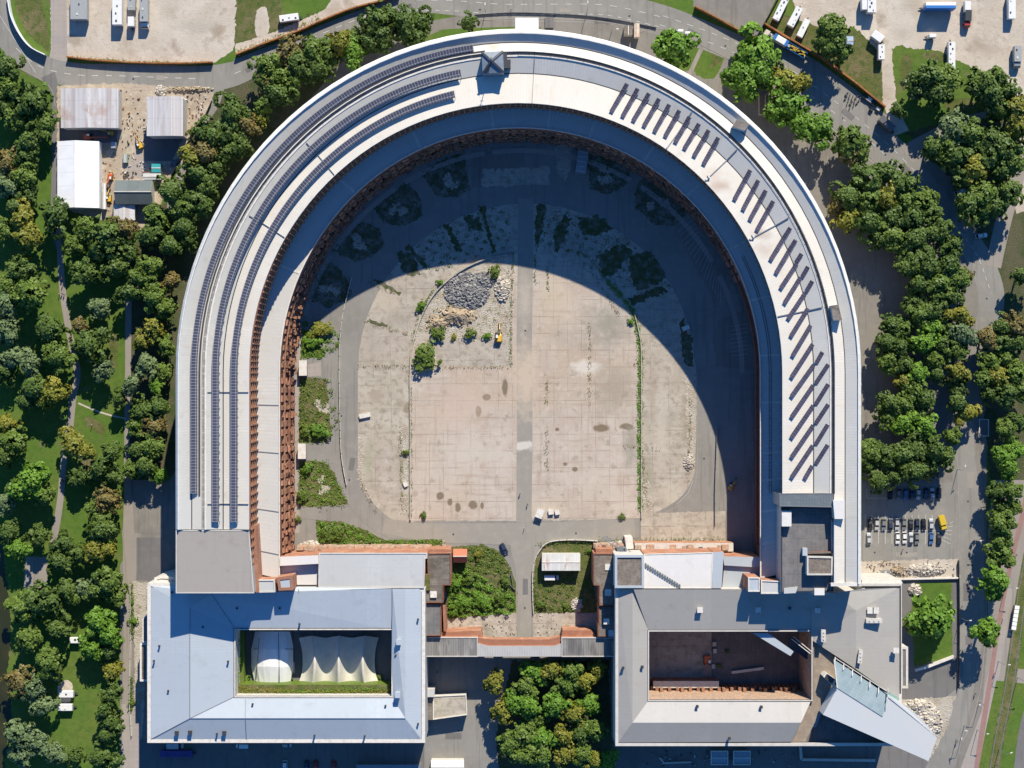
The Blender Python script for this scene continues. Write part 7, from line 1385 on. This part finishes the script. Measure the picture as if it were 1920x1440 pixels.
# tram shelter and lamps
o = empty('tram_shelter', (W(1900, 1157).x, W(1900, 1157).y, 0), 'tram shelter with six white roof panels beside the tram track', 'shelter', None, D(-9))
for k in range(6): mb = MB(); mb.box((0, 4.0 - 1.55 * k, 2.5), (1.7, 1.35, .1)); mb.build('roof_panel', [m_tent], o)
for k in (-4, 0, 4): mb = MB(); mb.tube((-.5, k, 0), (-.5, k, 2.5), .07, .07, 6); mb.build('post', [m_metal], o)
mb = MB(); mb.box((-.75, 0, .3), (.06, 9, 1.9)); mb.build('back_panel', [m_glass], o)
def lamp(px, py, ang, label, h=8.0):
    p = W(px, py); o = empty('street_lamp', (p.x, p.y, 0), label, 'street lamp', 'street lamps', ang); mb = MB(); mb.tube((0, 0, 0), (0, 0, h), .12, .07, 6); mb.build('pole', [m_metal], o); mb = MB(); mb.bar((0, 0, h), (1.6, 0, h + .25), .09); mb.build('arm', [m_metal], o); mb = MB(); mb.box((1.9, 0, h + .18), (.9, .35, .14)); mb.build('lamp_head', [m_cop], o)
for x, y, a, l in ((1838, 1010, D(180), 'lamp beside the top street tree on the right lane'), (1800, 1158, 0, 'lamp on the left kerb of the right lane, beside the lone tree'), (1801, 1218, 0, 'lamp on the left kerb, below the one at the lone tree'), (1886, 1098, D(0), 'double lamp on the platform above the tram shelter'), (1872, 1240, D(0), 'lamp on the platform below the tram shelter'), (1836, 1316, D(170), 'lamp between the lane and the cycle path, lower right'), (1832, 1368, D(0), 'lamp on the pavement left of the lower cycle path'), (1793, 1386, D(90), 'lamp on the lane bend near the lower right corner'), (1806, 1424, D(0), 'lamp nearest the bottom right corner') if 0 else (1808, 1360, D(180), 'wide lamp mast right of the wedge point'), (1146, 62, D(0), 'lamp on the forecourt above the roof, right of the canopy'), (885, 60, D(180), 'lamp by the small tree above the roof'), (910, 25, D(90), 'slim lamp on the upper road left of the canopy'), (1100, 24, D(90), 'tall lamp on the upper road right of the canopy'), (1795, 880, D(60), 'lamp at the top of the right car park'), (1908, 1270, D(20), 'tram line mast on the grass, upper'), (1873, 1404, D(20), 'tram line mast on the grass, lower')): lamp(x, y, a, l, 9 if 'mast' in l or 'tall' in l else 7)
# people
def person_mesh():
    V = [(0, 0, .95), (0, .02, 1.2), (0, 0, 1.42), (0, .02, 1.54), (0, .03, 1.68), (.19, 0, 1.4), (.25, -.05, 1.12), (.24, .08, .88), (-.19, 0, 1.4), (-.26, .06, 1.14), (-.24, -.1, .9), (.1, 0, .9), (.11, .14, .5), (.11, .05, .08), (.11, .2, .04), (-.1, 0, .9), (-.11, -.1, .5), (-.11, -.28, .1), (-.11, -.14, .04)]
    E = [(0, 1), (1, 2), (2, 3), (3, 4), (2, 5), (5, 6), (6, 7), (2, 8), (8, 9), (9, 10), (0, 11), (11, 12), (12, 13), (13, 14), (0, 15), (15, 16), (16, 17), (17, 18)]
    R = [.16, .15, .17, .06, .11, .07, .05, .04, .07, .05, .04, .1, .07, .045, .04, .1, .07, .045, .04]
    me = bpy.data.meshes.new('person'); me.from_pydata(V, E, []); sk = me.skin_vertices.new(name='') if hasattr(me.skin_vertices, 'new') else None
    return me, R
def clothes(nm, shirt, trs): return M(nm, trs, .9, coords='obj', layers=[dict(t='z', z=.95, col=shirt), dict(t='z', z=1.5, col=(.45, .3, .22))])
PB = {}
def person_obj(key, shirt, trs):
    me, R = person_mesh(); o = bpy.data.objects.new('person', me); COL.objects.link(o); m = o.modifiers.new('skin', 'SKIN')
    if not len(me.skin_vertices): return o
    for i, v in enumerate(me.skin_vertices[0].data): v.radius = (R[i], R[i]); v.use_root = (i == 0)
    o.modifiers.new('sub', 'SUBSURF').levels = 1; dg = bpy.context.evaluated_depsgraph_get(); ev = o.evaluated_get(dg); m2 = bpy.data.meshes.new_from_object(ev); o.modifiers.clear(); o.data = m2; m2.materials.clear(); m2.materials.append(clothes('clothes_' + key, shirt, trs)); return o
hair = MB(); hair.tube((0, .02, 1.68), (0, .02, 1.8), .115, .06, 8); hair_me = hair.mesh('hair', [M('dark_hair', (.04, .025, .02), .8)])
KP = [('red', (.4, .05, .05), (.05, .06, .1)), ('black', (.03, .03, .035), (.04, .04, .05)), ('white', (.7, .7, .68), (.08, .1, .16))]
first = {}
def person(px, py, i, label, sc=1.0):
    k, sh, tr = KP[i % 3]; p = W(px, py)
    if k not in first: o = person_obj(k, sh, tr); first[k] = o
    else: o = first[k].copy(); COL.objects.link(o)
    o.location = (p.x, p.y, .05); o.rotation_euler = (0, 0, (i * 2.1) % 6.28); tag(o, label, 'person', 'people on foot'); h_ = bpy.data.objects.new('hair', hair_me); COL.objects.link(h_); h_.parent = o
for i, (x, y, l) in enumerate([(116, 524, 'person walking on the upper park path, topmost of the group'), (118, 534, 'person walking just below the topmost walker in the park'), (112, 552, 'person at the left of the three walking abreast in the park'), (117, 550, 'person in the middle of the three walking abreast in the park'), (121, 552, 'person at the right of the three walking abreast in the park'), (131, 762, 'person alone on the park path below the fork'), (118, 900, 'left one of two people on the lower park path'), (121, 902, 'right one of two people on the lower park path'), (173, 797, 'person on the lawn right of the park path'), (975, 925, 'person on the courtyard road, upper of two'), (989, 945, 'person on the courtyard road, lower of two'), (983, 990, 'person standing at the courtyard crossroads'), (1692, 1030, 'person walking below the parked cars'), (1793, 1390, 'person on the lane near the lower right bend'), (1880, 1160, 'person on the cycle path beside the tram shelter'), (1864, 1262, 'person crossing at the lower platform end'), (1905, 1040, 'person in front of the trees on the upper platform'), (1740, 1050, 'person walking at the edge of the excavated strip'), (958, 20, 'person on the pavement above the roof canopy'), (1828, 1300, 'person on the pavement right of the wedge')]): person(x, y, i, l)

# overgrowth in the court plots, pads and yard debris
def area_cover(name, poly, mat, n, size, label, hmax, seed=1, dens=.45):
    r = random.Random(seed); xs = [p[0] for p in poly]; ys = [p[1] for p in poly]; V = []; F = []; k = 0; t = 0
    def inside(x, y):
        c = False
        for i in range(len(poly)):
            (x1, y1), (x2, y2) = poly[i - 1], poly[i]
            if (y1 > y) != (y2 > y) and x < (x2 - x1) * (y - y1) / (y2 - y1) + x1: c = not c
        return c
    while k < n and t < n * 12:
        t += 1; x = r.uniform(min(xs), max(xs)); y = r.uniform(min(ys), max(ys))
        f = .5 + .25 * math.sin(x * .31 + y * .17 + seed) + .25 * math.sin(x * .13 - y * .37 + 2 * seed)
        if not inside(x, y) or r.random() > max(0, (f - dens) / (1 - dens)) + .08: continue
        k += 1; p = W(x, y); p.z = r.uniform(.05, .3) + hmax * max(0, f - dens) * r.random()
        nr = Vector((r.gauss(0, .5), r.gauss(0, .5), 1)).normalized(); tt = nr.cross(Vector((r.gauss(0, 1), r.gauss(0, 1), .1))).normalized(); bb = nr.cross(tt); s_ = size * r.uniform(.5, 1.2)
        i0 = len(V); V += [p - tt * s_, p - bb * s_ * .7, p + tt * s_, p + bb * s_ * .7]; F.append((i0, i0 + 1, i0 + 2, i0 + 3))
    me = bpy.data.meshes.new(name); me.from_pydata([tuple(v) for v in V], [], F); me.materials.append(mat); o = bpy.data.objects.new(name, me); COL.objects.link(o); return tag(o, label, 'ground plants', kind='stuff')
area_cover('ground_cover', [(838, 1075), (880, 1065), (925, 1095), (966, 1112), (967, 1150), (880, 1156), (840, 1160)], LEAF['bright'], 4800, .38, 'dense bright overgrowth filling the left court plot', 2.2, 1, .25)
area_cover('ground_cover', [(846, 1028), (905, 1022), (940, 1038), (958, 1070), (930, 1078), (880, 1066), (850, 1070)], LEAF['mid'], 1800, .32, 'patchy green growth in the upper left court plot', 1.2, 2, .4)
area_cover('ground_cover', [(1003, 1085), (1110, 1075), (1118, 1146), (1003, 1148)], LEAF['mid'], 1400, .3, 'patchy growth in the lower right court plot', .9, 3, .5)
for i, (p, mm) in enumerate(pads):
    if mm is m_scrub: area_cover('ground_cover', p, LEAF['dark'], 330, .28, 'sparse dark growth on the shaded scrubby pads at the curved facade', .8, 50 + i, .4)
    if mm is m_dry or mm is m_grass: area_cover('ground_cover', p, LEAF['mid' if i % 2 else 'bright'], 1100, .3, 'ragged leafy growth on the planted pads beside the brick facade', 1.0, 10 + i, .35)
area_cover('ground_cover', [(594, 978), (640, 978), (690, 998), (720, 1012), (830, 1012), (830, 1022), (596, 1024)], LEAF['bright'], 2600, .32, 'leafy strip between the lower road and the ruined wall', 1.6, 30, .3)
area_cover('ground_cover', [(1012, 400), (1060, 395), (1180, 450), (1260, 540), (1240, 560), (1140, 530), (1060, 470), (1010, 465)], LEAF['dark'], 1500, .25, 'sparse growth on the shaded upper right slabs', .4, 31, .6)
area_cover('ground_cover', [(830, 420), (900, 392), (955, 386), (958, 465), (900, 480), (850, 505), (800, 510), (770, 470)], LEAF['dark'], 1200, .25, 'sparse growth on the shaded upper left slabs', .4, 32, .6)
area_cover('ground_cover', [(790, 560), (840, 520), (955, 500), (955, 640), (800, 640)], LEAF['yellow'], 900, .22, 'thin yellowish growth on the gravel field', .4, 33, .5)
def debris(label, poly, n, mats, size, seed):
    r = random.Random(seed); xs = [p[0] for p in poly]; ys = [p[1] for p in poly]; mb = MB()
    for k in range(n):
        x, y = r.uniform(min(xs), max(xs)), r.uniform(min(ys), max(ys)); p = W(x, y); mb.box((p.x, p.y, .05), (size * .6 * r.uniform(.3, 2.2), size * .6 * r.uniform(.2, .8), r.uniform(.1, .6)), r.uniform(0, 3.1), m=r.randrange(len(mats)))
    return tag(mb.build('site_debris', mats), label, 'debris', kind='stuff')
debris('scattered building materials in the construction yard', [(226, 168), (272, 335)], 90, [m_dmetal, m_wall, m_ori, m_cop], .8, 1)
debris('scattered pipes and timber right of the striped hall', [(345, 175), (388, 235)], 60, [m_dmetal, m_brickd, m_cop], .9, 2)
debris('scattered materials between marquee and shed', [(190, 285), (215, 395)], 40, [m_dmetal, m_ori, m_cop, m_yp], .8, 3)
debris('scattered materials around the turquoise container', [(262, 303), (322, 325)], 40, [m_dmetal, m_cop, m_ori, m_tent], .6, 4)
debris('loose materials along the excavated strip', [(1620, 1054), (1792, 1082)], 110, [m_wall, m_ori, m_cop, m_dmetal], .7, 5)
debris('loose bricks along the ruined wall beside the lower left road', [(570, 1014), (835, 1030)], 160, [m_brickw, m_wall, m_brickd], .6, 6)
debris('loose slabs on the ledge of the right ruined wall', [(1120, 1014), (1370, 1034)], 90, [m_wall, m_brickw, m_dark], .7, 7)
debris('loose stones on the rubble court under the arcade', [(840, 1160), (966, 1196)], 80, [m_cop, m_conc, m_brickw], .5, 8)
debris('loose stones on the right rubble court under the arcade', [(1002, 1152), (1120, 1198)], 70, [m_cop, m_conc, m_brickw], .5, 9)
debris('tables and materials on the terraces in shade below the right hall', [(1200, 1405), (1490, 1436)], 50, [m_wall, m_dmetal, m_metal], 1.0, 10)

# repairs, manholes and wear on the roads
for i, (x, y, w_, h_, a) in enumerate([(300, 146, 16, 10, 0), (470, 128, 20, 8, -.5), (760, 12, 26, 9, 0), (1060, 20, 22, 8, 0), (1130, 40, 30, 8, .1), (1300, 62, 24, 9, .45), (1450, 128, 22, 12, .6), (1590, 214, 26, 10, .7), (1700, 320, 20, 12, .8), (1820, 900, 14, 30, 0), (1812, 1110, 12, 34, 0), (1818, 1200, 16, 18, 0), (1700, 1040, 40, 8, 0), (600, 960, 4, 4, 0), (660, 870, 10, 24, .2), (905, 1005, 30, 8, 0), (985, 1100, 10, 30, 0), (850, 1380, 30, 12, 0), (1640, 660, 12, 26, 0), (1645, 800, 10, 30, 0)]):
    ca, sa = math.cos(a), math.sin(a)
    sheet('road_patch', [(x + u * w_ / 2 * ca - v * h_ / 2 * sa, y + u * w_ / 2 * sa + v * h_ / 2 * ca) for u, v in ((-1, -1), (1, -1), (1, 1), (-1, 1))], m_road_d if i % 3 else m_road_l, rough=.25)
for x, y in ((250, 148), (520, 108), (700, 28), (900, 18), (1040, 30), (1180, 30), (1360, 86), (1500, 156), (1580, 222), (1660, 290), (1760, 392), (1850, 560), (1815, 940), (1822, 1060), (1812, 1170), (1800, 1290), (640, 780), (655, 900), (850, 1002), (1080, 1000), (984, 1140), (985, 620), (1320, 860), (1700, 1036), (1640, 1036), (860, 1370), (820, 1260)):
    sheet('manhole_cover', [(x + 1.9 * math.cos(t * .785), y + 1.9 * math.sin(t * .785)) for t in range(8)], m_gut)
